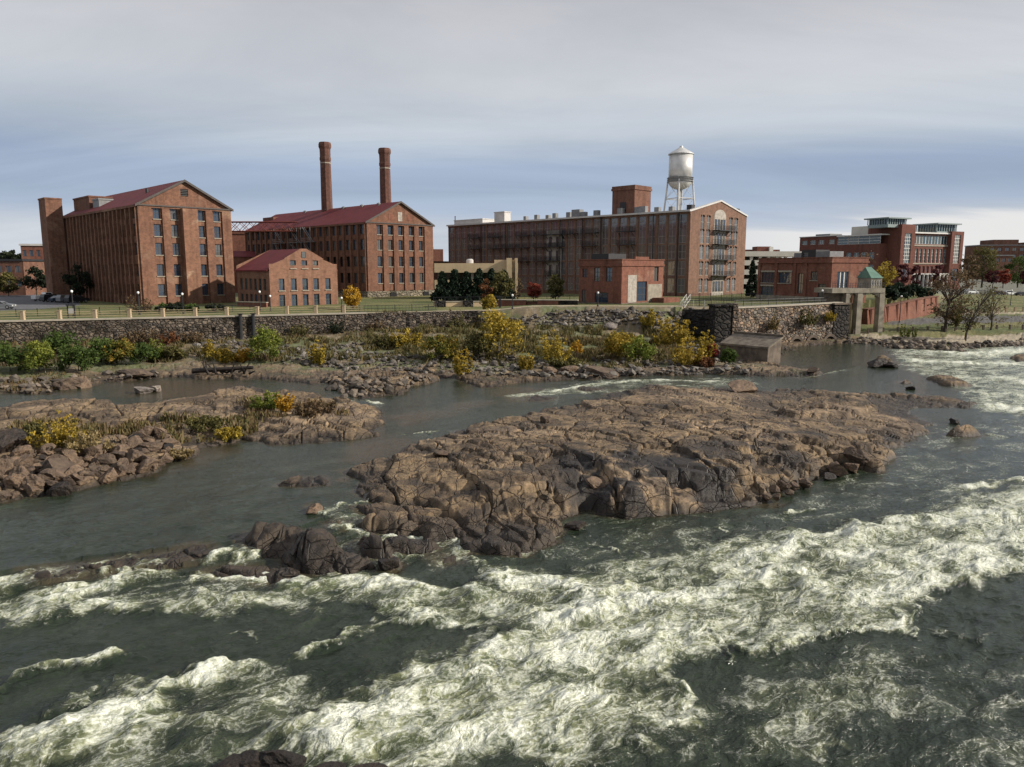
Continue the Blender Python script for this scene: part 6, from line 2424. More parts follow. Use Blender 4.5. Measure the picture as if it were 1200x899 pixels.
T_('red_tree', 'crimson tree below the yellow-green tree, right one of the two', 1173, 0, 21, 16, 'red', n=20, loc=(*PX(1173, 290), 7.2), gap=.2)
T_('dark_tree', 'broad dark green tree beside the right edge of the picture', 1190, 0, 36, 36, 'green', n=36, loc=(*PX(1190, 300), 7.2))
T_('red_tree', 'crimson tree at the right edge under the broad dark green tree', 1199, 0, 22, 16, 'maroon', n=18, loc=(*PX(1199, 280), 7.2))
for i, (px, wpx, hpx, lab) in enumerate(((-8, 40, 50, 'dark wooded crown cut by the left edge on the far hill'), (8, 26, 44, 'rounded far dark tree above the brick shed'), (22, 24, 46, 'tallest far dark tree on the left hill'), (36, 22, 38, 'far dark tree just left of the brick warehouse'))):
    T_('hill_tree', lab, px, 0, hpx * .92, wpx, 'dark', n=30, per=60, size=1.0, loc=(*PX(px, 310), 7.5), group='far trees on the left hill')
# riverside trees on the right
T_('riverside_tree', 'tallest half-bare brown riverside tree on the right bank', 1107, 389, 76, 60, 'brown', n=60, per=30, size=.30, gap=.15, lean=(1.5, 0), tr=.026, nl=34, twigs=6)
T_('riverside_tree', 'leaning nearly leafless riverside tree over the rocks', 1131, 399, 68, 46, 'olive', n=46, per=10, size=.28, lean=(4.2, 0), tr=.020, nl=32, twigs=9)
T_('riverside_tree', 'smallest bare riverside tree at the right end of the sand', 1161, 387, 48, 34, 'brown', n=30, per=7, size=.28, tr=.022, nl=24, twigs=9)
T_('slim_shrub', 'slim olive shrub between the two riverside trees', 1119, 388, 30, 15, 'olive', 'bush', 22, 60, .26, cat='shrub')
T_('sapling', 'pale green sapling on the sandy landing', 1060, 396, 22, 16, 'lime', 'spike', 8, 30, .22, cat='shrub')
T_('sapling', 'smaller thin green sapling right of the pale sapling on the sand', 1072, 396, 16, 9, 'lime', 'spike', 6, 24, .2, cat='shrub')
for i, (px, Y, wpx, hpx, lab) in enumerate(((1041, 172, 20, 20, 'leftmost dark evergreen shrub above the curved brick wall'), (1055, 178, 24, 22, 'second dark evergreen shrub above the curved brick wall'), (1070, 186, 26, 18, 'third dark evergreen shrub above the curved brick wall'), (1085, 194, 20, 13, 'lowest dark evergreen shrub at the right end of the curved wall'))):
    T_('evergreen_shrub', lab, px, 0, hpx, wpx, 'conifer', 'bush', 30, 60, .4, loc=(*PX(px, Y), 6.9), cat='shrub', group='evergreen shrubs above the curved wall')
# shrubs at the foot of the biggest mill
T_('twiggy_shrub', 'big leafless brown shrub at the near corner of the biggest mill', 164, 366, 25, 30, 'brown', 'spike', 26, 26, .2, cat='shrub', twigs=6, nl=20)
for px, wpx, hpx, pal, lab in ((190, 16, 9, 'green', 'leftmost low green shrub along the biggest mill gable'), (207, 20, 13, 'dark', 'dark upright shrub under the blind pier of the biggest mill'), (226, 16, 9, 'green', 'low green shrub right of the blind pier'), (253, 24, 10, 'dark', 'widest dark shrub at the right end of the biggest mill gable')):
    T_('foundation_shrub', lab, px, 365, hpx, wpx, pal, 'bush', 18, 50, .3, cat='shrub', group='shrubs along the gable of the biggest mill')

# bushes of the river terrace and the islands: x, foot y, width, height, colour, form, label
BUSH = [
    (12, 436, 54, 38, 'green', 'bush', 'big dark green bush at the left edge of the thicket'),
    (46, 436, 34, 42, 'lime', 'bush', 'light green rounded bush second from the left in the thicket'),
    (70, 420, 46, 36, 'green', 'bush', 'green bush climbing towards the wall behind the light green one'),
    (64, 400, 22, 22, 'green', 'bush', 'small green bush against the stone wall above the thicket'),
    (92, 436, 50, 36, 'green', 'bush', 'broad leafy green bush at the front of the thicket'),
    (120, 428, 42, 34, 'green', 'bush', 'dark bushy clump in the middle of the thicket'),
    (143, 428, 38, 32, 'mix', 'bush', 'yellowing green bush right of the thicket middle'),
    (166, 426, 36, 27, 'green', 'bush', 'low green bush near the right end of the thicket'),
    (184, 424, 24, 30, 'lime', 'spike', 'upright yellow-green bush at the right end of the thicket'),
    (206, 422, 28, 18, 'olive', 'bush', 'small olive bush just past the thicket'),
    (96, 398, 20, 18, 'gold', 'spike', 'ochre weed clump against the stone wall above the thicket'),
    (247, 420, 22, 24, 'gold', 'spike', 'ochre-yellow bush left of the yellow row on the terrace'),
    (263, 424, 30, 16, 'yellow', 'spike', 'low bright yellow bush near the driftwood'),
    (286, 424, 24, 18, 'amber', 'spike', 'low orange bush beside the young yellow-green tree'),
    (311, 425, 38, 46, 'lime', 'bush', 'young yellow-green tree-like bush standing before the stone wall'),
    (374, 428, 26, 34, 'gold', 'spike', 'sparse yellow bush on the grey rubble'),
    (72, 524, 66, 46, 'yellow', 'spike', 'biggest yellow bush on the left rock island'),
    (38, 520, 36, 27, 'olive', 'bush', 'olive bush left of the biggest yellow island bush'),
    (108, 530, 60, 28, 'straw', 'spike', 'straw-coloured weeds right of the biggest yellow island bush'),
    (312, 480, 38, 26, 'lime', 'spike', 'green and yellow bush on the rear ridge of the left island'),
    (334, 481, 26, 24, 'amber', 'spike', 'orange bush next to the green one on the left island ridge'),
    (240, 505, 46, 17, 'olive', 'bush', 'low dark olive bush in the hollow of the left island'),
    (268, 516, 40, 14, 'gold', 'spike', 'low ochre weeds near the water on the left island'),
    (366, 485, 56, 18, 'brown', 'spike', 'brown weeds at the right end of the left island'),
    (212, 535, 34, 10, 'straw', 'spike', 'pale straw tuft at the water by the boulder heap'),
    (455, 408, 34, 18, 'olive', 'spike', 'olive weeds on the terrace below the chimney mill'),
    (478, 408, 40, 26, 'gold', 'spike', 'ochre bush on the terrace below the chimney mill gable'),
    (514, 424, 44, 34, 'mix', 'bush', 'yellow-topped green bush left of the tallest golden bush'),
    (541, 440, 28, 38, 'yellow', 'spike', 'yellow bush at the water edge, left of the tallest golden bush'),
    (583, 420, 56, 66, 'gold', 'bush', 'tallest golden bush in the middle of the terrace'),
    (560, 424, 44, 38, 'olive', 'bush', 'olive bush hugging the left side of the tallest golden bush'),
    (617, 434, 20, 26, 'yellow', 'spike', 'small yellow shoot right of the tallest golden bush'),
    (573, 366, 16, 22, 'gold', 'bush', 'ochre bush in front of the cream wall'),
    (650, 424, 46, 42, 'gold', 'spike', 'sparse amber bush between golden and bright yellow bushes'),
    (674, 416, 16, 20, 'amber', 'spike', 'thin orange shoot right of the sparse amber bush'),
    (660, 432, 50, 14, 'olive', 'spike', 'low olive weeds at the foot of the sparse amber bush'),
    (724, 422, 36, 36, 'yellow', 'bush', 'bright yellow bush left of the lime bush'),
    (748, 426, 38, 36, 'lime', 'bush', 'bright lime-green bush below the square powerhouse'),
    (738, 408, 30, 22, 'gold', 'spike', 'ochre shoots behind the lime bush'),
    (786, 406, 54, 40, 'yellow', 'spike', 'wide sparse yellow bush under the black retaining wall'),
    (760, 386, 22, 22, 'gold', 'spike', 'small yellow bush at the foot of the grey stone slope'),
    (804, 428, 42, 36, 'yellow', 'spike', 'bright golden bush left of the small red shrub'),
    (826, 420, 26, 34, 'gold', 'spike', 'ochre bush behind the small red shrub'),
    (835, 420, 14, 18, 'red', 'bush', 'small scarlet shrub left of the concrete box'),
    (826, 430, 26, 12, 'rust', 'bush', 'low rusty shrub below the scarlet one'),
    (853, 428, 18, 22, 'green', 'bush', 'dark green shrub against the concrete box'),
    (838, 390, 26, 20, 'olive', 'bush', 'olive shrub at the foot of the black pier'),
    (857, 402, 16, 24, 'gold', 'bush', 'ochre shrub at the foot of the lit wall end'),
]
for px, py, w_, h_, pal, form, lab in BUSH:
    n_, per_ = (34, 52) if form == 'bush' else (24, 40)
    name = {'bush': 'bush', 'spike': 'weedy_bush'}[form]
    T_(name, lab, px, py, h_, w_, pal, form, n_, per_, None, gap=.12, cat='bush', tr=.012, nl=12, twigs=2)
# plants rooted in the river wall
for px, Y, z, w_, h_, pal, lab in ((908, 135.0, 3.2, 14, 22, 'straw', 'straw-coloured plant hanging on the middle of the lit river wall'), (948, 140.2, 3.8, 26, 22, 'olive', 'olive bush growing from the right part of the lit river wall'), (975, 144.0, 4.2, 16, 14, 'gold', 'small ochre bush on the river wall beside the black buttress')):
    T_('wall_plant', lab, px, 0, h_, w_, pal, 'spike', 18, 34, .25, loc=(*PX(px, Y), z), cat='plant')

# ------------------------------------------------------------------ stones
def rock_proto(seed, sub=3, flat=.62, sharp=.34):
    bm = bmesh.new()
    bmesh.ops.create_icosphere(bm, subdivisions=sub, radius=1)
    hi = sub > 2
    rng = np.random.default_rng(seed)
    V = np.array([v.co[:] for v in bm.verts])
    pl = rng.normal(size=(9, 3))
    pl /= np.linalg.norm(pl, axis=1, keepdims=True)
    dist = .42 + .36 * rng.random(9)
    for p, d in zip(pl, dist):       # cut flat facets
        over = np.maximum(V @ p - d, 0)
        V = V - over[:, None] * p * .97
    q = V * 2.3 + seed * 3.1
    V = V * (1 + .07 * fbm(q[:, 0] + q[:, 2], q[:, 1] - q[:, 2], 4, seed, .6) + (.05 * ridged(q[:, 0] * .7 - q[:, 2], q[:, 1] + q[:, 2], 3, seed) if hi else 0))[:, None]
    V[:, 2] *= flat
    for v, c in zip(bm.verts, V):
        v.co = c
    return bm


def rock_mat(name, a, b, wet=0.0):
    m, t = newmat(name)
    co = t.n('ShaderNodeTexCoord').outputs['Object']
    rnd = t.n('ShaderNodeObjectInfo').outputs['Random']
    n1 = t.noise(co, 1.6, 8, .65, .5)
    n2 = t.noise(co, 7.0, 5, .7)
    c = t.mix(t.sm(n1, .35, .65), (*a, 1), (*b, 1))
    c = t.mix(1.0, c, t.ramp(rnd, [(0, (.62, .62, .64)), (1, (1.2, 1.14, 1.08))]), 'MULTIPLY')
    c = t.mix(1.0, c, t.ramp(n2, [(.3, (.7, .7, .7)), (.7, (1.25, 1.22, 1.2))]), 'MULTIPLY')
    bp = t.n('ShaderNodeBump', i_Strength=.9, i_Distance=.16, i_Height=t.m('ADD', n1, t.m('MULTIPLY', n2, .45)))
    p = t.n('ShaderNodeBsdfPrincipled', i_Base_Color=c, i_Roughness=.9 - .45 * wet, i_Normal=bp.outputs[0])
    p.inputs['Specular IOR Level'].default_value = .3
    t.n('ShaderNodeOutputMaterial', i_0=p.outputs[0])
    return m


RK_TAN = rock_mat('tan_rock', (.190, .138, .095), (.105, .078, .058))
RK_DARK = rock_mat('wet_dark_rock', (.036, .027, .021), (.016, .013, .011), .8)
RK_GREY = rock_mat('grey_rock', (.27, .245, .215), (.15, .135, .12))
PROTO = {}
for key, m_ in (('tan', RK_TAN), ('dark', RK_DARK), ('grey', RK_GREY)):
    PROTO[key] = []
    for s in range(6):
        me = bpy.data.meshes.new('boulder')
        bm = rock_proto(s + 1, 4)
        bm.to_mesh(me)
        bm.free()
        me.materials.append(m_)
        PROTO[key].append(me)
NR = 0


def boulder(label, px, py, wpx, hpx, key='tan', z=None, rot=None, name='boulder', group=None, p=None, dpth=1.0, sink=.25, tilt=.25):
    global NR
    NR += 1
    rng = random.Random(NR * 31)
    g = G(px, py) if z is None else Vector(W(px, py, z))
    k = g.length / FPX
    a, h = wpx * k / 2, hpx * k / 2
    o = link(name, PROTO[key][(NR if p is None else p) % 6])
    sc = (a / .80, a / .80 * dpth * rng.uniform(.75, 1.05), h / (.62 * .78))
    o.scale = sc
    o.location = (g.x, g.y + a * .4, g.z + h * (1 - sink * 2))
    o.rotation_euler = (rng.uniform(-tilt, tilt), rng.uniform(-tilt, tilt), rng.uniform(0, 6.28) if rot is None else R(rot))
    tag(o, label, 'boulder', group)
    return o


HEAP = 'angular tan boulder in the heap along the near edge of the left island'
random.seed(5)
heap_poly = [(0, 548), (20, 528), (60, 532), (110, 528), (135, 522), (150, 512), (180, 505), (200, 520), (198, 540), (172, 556), (120, 567), (72, 576), (18, 588), (0, 588)]


def inpoly(x, y, P):
    c = False
    for i in range(len(P)):
        a, b = P[i], P[i - 1]
        if (a[1] > y) != (b[1] > y) and x < (b[0] - a[0]) * (y - a[1]) / (b[1] - a[1]) + a[0]:
            c = not c
    return c


cnt = 0
while cnt < 170:
    x, y = random.uniform(0, 205), random.uniform(500, 590)
    if not inpoly(x, y, heap_poly):
        continue
    s = random.choice((4, 5, 6, 6, 7, 8, 9, 10, 12, 15)) * (.8 + .5 * (y - 500) / 90)
    boulder(HEAP, x, y, s * random.uniform(1.0, 1.7), s * random.uniform(.6, 1.0), 'tan' if random.random() < .8 else 'dark', group='boulders heaped on the left island', tilt=.6)
    cnt += 1
for args in (
    ('big upright dark pointed rock at the water edge of the boulder heap', 70, 583, 18, 20, 'dark', .3),
    ('large flat tan slab in the middle of the boulder heap', 62, 562, 40, 20, 'tan', None),
    ('tall tan standing stone at the right end of the boulder heap', 158, 528, 14, 17, 'tan', None),
    ('flat tan slab lying beside the standing stone', 174, 529, 24, 12, 'tan', None),
    ('black block at the left edge above the boulder heap', 6, 530, 28, 26, 'dark', None),
    ('round black stone in the rapids right of the big wet rock', 455, 668, 27, 17, 'dark', .1),
    ('pair of low dark stones off the island front in green water', 676, 621, 24, 12, 'dark', .0),
    ('small black stone above the white ledge beside the island', 553, 606, 12, 8, 'dark', .1),
    ('brown rounded stone in the pool left of the island', 366, 603, 22, 13, 'tan', .3),
    ('dark square boulder standing in the river before the river wall', 1030, 431, 20, 12, 'dark', .35),
    ('thin dark stone right of the square river boulder', 1043, 431, 14, 7, 'dark', .35),
    ('small dark stone beside the far reef', 1068, 457, 9, 5, 'dark', .35),
    ('small black stone in open water right of the island tail', 1119, 497, 10, 7, 'dark', .35),
    ('low black stone off the right foot of the island', 971, 561, 14, 6, 'dark', .2),
    ('tan rounded boulder on the shelf in front of the thicket, left one', 79, 461, 24, 16, 'tan', None),
    ('tan rounded boulder on the shelf in front of the thicket, right one', 97, 459, 18, 17, 'tan', None),
    ('long pale flat slab on the shelf right of the thicket', 152, 440, 34, 8, 'tan', None),
    ('two-humped pale stone in the brown pool', 165, 461, 20, 8, 'grey', .35),
    ('smaller pale stone beside the humped one in the brown pool', 182, 459, 12, 9, 'grey', .35),
    ('small pale stone pair near the far side of the left island', 200, 474, 10, 5, 'grey', .35),
    ('pale flat boulder lying on the terrace grass left of the lime bush', 718, 385, 20, 6, 'grey', None),
    ('pale flat stone on the terrace grass right of the tallest golden bush', 611, 390, 15, 6, 'grey', None),
    ('tan block among the rubble at the water, left of two', 645, 437, 18, 9, 'tan', None),
    ('tan block among the rubble at the water, right of two', 668, 438, 20, 11, 'tan', None),
    ('long tan slab at the water edge below the lime bush', 705, 440, 34, 9, 'tan', None),
    ('black stone on the flat shelf by the concrete box', 932, 430, 13, 7, 'dark', None),
    ('dark flat rock on the island near its left tip', 520, 536, 22, 8, 'tan', None),
    ('flat loose slab at the island front below the black blocks', 698, 570, 32, 10, 'tan', None),
    ('rounded tan boulder on the right foot of the island', 1006, 543, 22, 15, 'tan', None),
    ('rounded grey boulder at the far rim of the island', 873, 460, 34, 11, 'tan', None),
    ('upright tan knob on the island crest', 640, 496, 14, 11, 'tan', None),
    ('small tan boulder beside the concrete box', 952, 438, 12, 6, 'tan', None),
):
    boulder(args[0], *args[1:6], z=args[6])
# wet rocks at the very bottom
for lab, px, py, w_, h_ in (('large rounded black rock at the bottom edge, the topmost of the near rocks', 326, 904, 50, 28), ('dark rock left of the topmost near rock', 288, 907, 34, 22), ('flat dark rock, leftmost of the near rocks at the bottom edge', 256, 911, 42, 15),
                             ('low wet rock right of the topmost near rock', 378, 920, 50, 16), ('wet dark rock at the right end of the near rocks', 428, 922, 56, 16)):
    boulder(lab, px, py, w_, h_, 'dark', z=.05, sink=.28, name='wet_rock')
# stones along the foot of the island
for i, (px, py, s) in enumerate(((907, 577, 9), (918, 573, 11), (932, 572, 8), (945, 569, 9), (912, 585, 7), (940, 566, 6), (985, 556, 14), (960, 552, 10), (898, 584, 8), (926, 579, 6), (1000, 553, 12))):
    boulder('small loose brown stone at the right foot of the island', px, py, s * 1.4, s, 'tan', z=.25, group='loose stones at the right foot of the island')


def scatter_px(poly, n, rng):
    P = np.array(poly, float)
    out = []
    lo, hi = P.min(0), P.max(0)
    while len(out) < n:
        x, y = rng.uniform(lo[0], hi[0]), rng.uniform(lo[1], hi[1])
        if inpoly(x, y, poly):
            g = G(x, y)
            out.append(g)
    return out


def stone_field(name, polys, mat, sizes, seed):
    rng = random.Random(seed)
    base = []
    for s in range(7):
        bm = rock_proto(40 + s, 1)
        bm.verts.ensure_lookup_table()
        base.append((np.array([v.co[:] for v in bm.verts]), np.array([[v.index for v in f.verts] for f in bm.faces])))
        bm.free()
    Vs, Fs, Ts, off = [], [], [], 0
    for poly, n in polys:
        for g in scatter_px(poly, n, rng):
            v, f = base[rng.randrange(7)]
            s = rng.choice(sizes) * rng.uniform(.7, 1.2)
            a = rng.uniform(0, 6.28)
            c_, s_ = math.cos(a), math.sin(a)
            tl = rng.uniform(-.6, .6)
            q = v * (s * rng.uniform(.8, 1.35), s, s * rng.uniform(.7, 1.1))
            q = np.stack([q[:, 0], q[:, 1] * math.cos(tl) - q[:, 2] * math.sin(tl), q[:, 1] * math.sin(tl) + q[:, 2] * math.cos(tl)], -1)
            q = np.stack([q[:, 0] * c_ - q[:, 1] * s_, q[:, 0] * s_ + q[:, 1] * c_, q[:, 2]], -1) + np.array((g.x, g.y, g.z + s * .25))
            Vs.append(q)
            Fs.append(f + off)
            Ts.append(np.full(len(v), rng.random()))
            off += len(v)
    m, t = newmat(name + '_surface')
    tt = attr(t, 'tint')
    pos = t.n('ShaderNodeNewGeometry').outputs['Position']
    n1 = t.noise(pos, 3.0, 5, .65)
    c = t.ramp(tt, [(i / (len(mat) - 1), k) for i, k in enumerate(mat)])
    c = t.mix(1.0, c, t.ramp(n1, [(.3, (.65, .65, .65)), (.7, (1.25, 1.25, 1.25))]), 'MULTIPLY')
    p = t.n('ShaderNodeBsdfPrincipled', i_Base_Color=c, i_Roughness=.92)
    p.inputs['Specular IOR Level'].default_value = .25
    t.n('ShaderNodeOutputMaterial', i_0=p.outputs[0])
    o = link(name, mesh_np(name, np.concatenate(Vs), np.concatenate(Fs), m, {'tint': np.concatenate(Ts)}, False))
    o['kind'] = 'stuff'
    return o


GREYS = [(.05, .044, .038), (.085, .074, .062), (.13, .115, .097), (.20, .18, .155), (.07, .06, .05)]
stone_field('rubble', [([(325, 408), (440, 404), (440, 424), (420, 436), (330, 428)], 300), ([(430, 414), (560, 416), (640, 422), (790, 424), (880, 430), (882, 440), (700, 444), (560, 440), (440, 436)], 720),
                        ([(590, 377), (640, 368), (690, 364), (760, 364), (800, 372), (835, 392), (848, 424), (826, 428), (800, 400), (740, 382), (640, 384)], 900), ([(500, 372), (590, 374), (590, 384), (510, 384)], 90),
                        ([(850, 398), (870, 398), (868, 430), (846, 430)], 70), ([(225, 402), (310, 402), (310, 420), (225, 418)], 160)], GREYS, (.22, .3, .38, .5, .7), 3)
stone_field('shore_stones', [([(990, 396), (1060, 398), (1130, 404), (1200, 398), (1200, 409), (1130, 414), (1030, 408), (990, 405)], 560), ([(0, 444), (110, 440), (190, 436), (190, 444), (60, 462), (0, 462)], 120),
                              ([(380, 440), (510, 440), (510, 450), (420, 470), (385, 466)], 170)],
            [(.07, .06, .05), (.12, .10, .08), (.20, .16, .12), (.05, .045, .04)], (.2, .28, .36, .5, .75), 8)

# ------------------------------------------------------------------ weeds and dry grass
def weeds(name, polys, seed):
    rng = random.Random(seed)
    nr = np.random.default_rng(seed)
    P, H, T = [], [], []
    for poly, n, h0, t0, t1 in polys:
        for g in scatter_px(poly, int(n * .8), rng):
            dn = float(fbm(np.array([g.x / 3.5]), np.array([g.y / 5.0]), 3, seed)[0])
            if dn < -.12:
                continue
            h = h0 * (.55 + .8 * max(0, dn + .2))
            nb = rng.randrange(4, 8)
            for _ in range(nb):
                P.append((g.x + rng.gauss(0, .22), g.y + rng.gauss(0, .22), g.z - .05))
                H.append(h * rng.uniform(.5, 1.3))
                T.append(rng.uniform(t0, t1))
    P, H, T = np.array(P), np.array(H), np.array(T)
    n = len(P)
    a = nr.random(n) * 6.283
    wd = .05 + .10 * H
    dx = np.stack([np.cos(a) * wd, np.sin(a) * wd, np.zeros(n)], -1)
    tip = P + np.stack([nr.normal(size=n) * .3 * H, nr.normal(size=n) * .3 * H, H], -1)
    V = np.stack([P - dx, P + dx, tip + dx * .25, tip - dx * .25], 1).reshape(-1, 3)
    F = np.arange(n * 4).reshape(n, 4)
    m = mat_leaf(name + '_leaf', [(.055, .060, .02), (.11, .095, .035), (.19, .145, .065), (.14, .095, .05), (.09, .060, .038)])
    o = link(name, mesh_np(name, V, F, m, {'tint': np.repeat(T, 4)}, False))
    o['kind'] = 'stuff'
    return o


for k, (px, w_, h_, pal, lab) in enumerate(((152, 30, 20, 'brown', 'brown bare vines on the left river wall, nearest the thicket'), (172, 26, 22, 'brown', 'brown bare vines on the left river wall below the biggest mill corner'), (196, 24, 18, 'rust', 'reddish bare vines on the left river wall'),
                                     (222, 28, 17, 'brown', 'brown vines on the left river wall above the ochre bush'), (350, 30, 16, 'olive', 'olive weeds on top of the rubble below the gabled house'), (395, 26, 20, 'dark', 'dark shrub at the foot of the wall below the orange-yellow tree'), (440, 30, 14, 'brown', 'brown scrub at the wall below the chimney mill corner'), (540, 34, 16, 'olive', 'olive scrub below the cream wall'))):
    Yw = 113 + px / 200 * 9 if px < 200 else (122 + (px - 200) / 230 * 12 if px < 430 else 134 + (px - 430) / 130 * 6)
    x, y = PX(px, Yw - 1.6)
    T_('scrub', lab, px, 0, h_, w_, pal, 'spike', 24, 26, .2, loc=(x, y, tz(x, y)), cat='shrub', twigs=3, nl=14)
weeds('dry_weeds', [([(200, 400), (440, 396), (560, 408), (560, 428), (430, 424), (200, 424)], 1500, .7, 0, .5), ([(560, 414), (780, 416), (840, 426), (700, 434), (560, 430)], 700, .6, 0, .5), ([(0, 404), (430, 388), (430, 404), (230, 408), (200, 425), (0, 430)], 1500, .6, 0, 1), ([(430, 384), (600, 384), (760, 386), (800, 410), (780, 424), (640, 422), (560, 414), (430, 414)], 4600, .75, .0, .55),
                     ([(640, 400), (790, 400), (830, 425), (660, 424)], 1500, .8, .2, 1), ([(200, 405), (330, 405), (330, 424), (220, 422)], 420, .6, .2, 1),
                     ([(20, 500), (140, 492), (180, 500), (130, 524), (60, 530), (10, 516)], 900, .5, .1, .9), ([(190, 490), (300, 488), (300, 510), (210, 524), (190, 514)], 420, .45, 0, .8), ([(280, 470), (400, 474), (410, 488), (300, 490)], 420, .45, .2, 1),
                     ([(0, 440), (60, 436), (110, 446), (60, 460), (0, 460)], 260, .4, .2, 1), ([(1090, 372), (1200, 370), (1200, 384), (1100, 386)], 300, .3, 0, .6), ([(430, 372), (590, 374), (590, 384), (430, 386)], 700, .8, .0, .9)], 4)

# ------------------------------------------------------------------ concrete box on the bank
g = Vector(W(899, 428.5, .3))
LIDC = mat_simple('weathered_lid_concrete', (0.20, 0.165, 0.125), .9, var=.25, scale=1.2, streak=.6)
cb = thing('concrete_box', 'weathered brown concrete outlet box with a sloping lid beside the river', 'outlet box', (g.x, g.y, 0), R(38))
lw, ll = 3.3, 8.2
mb = MB()
v = [(0, 0, -.8), (lw, 0, -.8), (lw, ll, -.8), (0, ll, -.8), (0, 0, 2.75), (lw, 0, 4.0), (lw, ll, 4.0), (0, ll, 2.75)]
for f in ((0, 1, 5, 4), (1, 2, 6, 5), (2, 3, 7, 6), (3, 0, 4, 7), (0, 3, 2, 1), (4, 5, 6, 7)):
    mb.quad([v[i] for i in f])
mb.obj('box_body', CONCD, cb)
mb = MB()
e = .2
v = [(-e, -e, 2.75 - .07), (lw + e, -e, 4.07), (lw + e, ll, 4.07), (-e, ll, 2.68)]
v += [(a_, b_, c_ + .28) for a_, b_, c_ in v]
v = [(x, y, z + .03) for x, y, z in v]
for f in ((0, 1, 5, 4), (1, 2, 6, 5), (2, 3, 7, 6), (3, 0, 4, 7), (0, 3, 2, 1), (4, 5, 6, 7)):
    mb.quad([v[i] for i in f])
mb.obj('lid', LIDC, cb)
mb = MB()
mb.box(lw - .1, lw + .35, -.3, ll + .1, 4.34, 4.6)
mb.obj('rim_beam', CONCD, cb)

# ------------------------------------------------------------------ driftwood
g = G(262, 440)
dw = thing('driftwood', 'black tangle of driftwood roots on the shelf beside the pool', 'driftwood', g)
rng = random.Random(8)
mb = MB()
mb.tube((-4, .2, .5), (3.6, .6, .9), .34, .22, 8)
mb.obj('log', RK_DARK, dw)
mb = MB()
for i in range(16):
    p = Vector((rng.uniform(-3.2, 3.5), rng.uniform(-.6, 1.2), .2))
    q = p + Vector((rng.uniform(-1.6, 1.6), rng.uniform(-.5, .5), rng.uniform(.4, 1.7)))
    mb.tube(p, q, .16, .06, 6)
mb.obj('roots', RK_DARK, dw)

# ------------------------------------------------------------------ lamp posts
GLOBE, gt = newmat('lamp_globe')
gp = gt.n('ShaderNodeBsdfPrincipled', i_Base_Color=(.80, .80, .77, 1), i_Roughness=.35)
gt.n('ShaderNodeOutputMaterial', i_0=gp.outputs[0])


def lamp(label, px, ytop, Y, zb=None):
    x, y = PX(px, Y)
    z0 = tz(x, y) if zb is None else zb
    zt = Zat(ytop, Y)
    h = max(2.5, zt - z0)
    o = thing('street_lamp', label, 'street lamp', (x, y, z0), 0, 'globe lamps along the promenade')
    mb = MB()
    mb.lathe([(.18, -.1), (.18, .25), (.10, .4), (.07, h - .35), (.13, h - .3), (.13, h - .2)], 8)
    mb.obj('post', DARKMET, o)
    mb = MB()
    mb.lathe([(.07, h - .19), (.17, h - .06), (.21, h + .08), (.15, h + .23), (.001, h + .29)], 12)
    mb.obj('globe', GLOBE, o, True)


for lab, px, yt, Y in (('globe lamp in front of the parked cars on the left', 85.5, 342, 124), ('globe lamp at the near corner of the biggest mill', 163, 343.5, 128), ('globe lamp under the blind pier of the biggest mill', 214.5, 345, 131),
                       ('globe lamp at the low red boundary wall', 305, 342.5, 138), ('globe lamp at the left corner of the small gabled house', 317, 347.5, 138), ('globe lamp left of the orange-yellow tree', 400.5, 350.5, 139),
                       ('globe lamp before the patchwork brick wall', 600.5, 357, 141), ('globe lamp at the side door of the square powerhouse', 700.5, 348, 142), ('globe lamp on the walkway at the right powerhouse', 962.5, 350, 150)):
    lamp(lab, px, yt, Y)
for lab, px, py, hp in (('globe lamp post on the lawn at the right', 1184, 358, 17), ('globe lamp post left of the lawn lamp, by the riverside trees', 1162, 360, 17), ('globe lamp post below the curved brick wall', 1054, 378, 30)):
    g = G(px, py)
    o = thing('street_lamp', lab, 'street lamp', g, 0, 'globe lamps on the right bank')
    h = hp * g.y / FPX
    mb = MB()
    mb.lathe([(.18, -.1), (.18, .25), (.10, .4), (.07, h - .35), (.13, h - .3), (.13, h - .2)], 8)
    mb.obj('post', DARKMET, o)
    mb = MB()
    mb.lathe([(.07, h - .19), (.17, h - .06), (.21, h + .08), (.15, h + .23), (.001, h + .29)], 12)
    mb.obj('globe', GLOBE, o, True)

# ------------------------------------------------------------------ vehicles
def paint(name, c):
    return mat_simple(name, c, .3, .1, .6, var=.03)


RUBBER = mat_simple('tyre_rubber', (.02, .02, .02), .9)
CARGLASS = mat_glass('car_glass', (.02, .025, .03), 1.6)
LIGHTM = mat_simple('headlight_lens', (.7, .7, .68), .3)


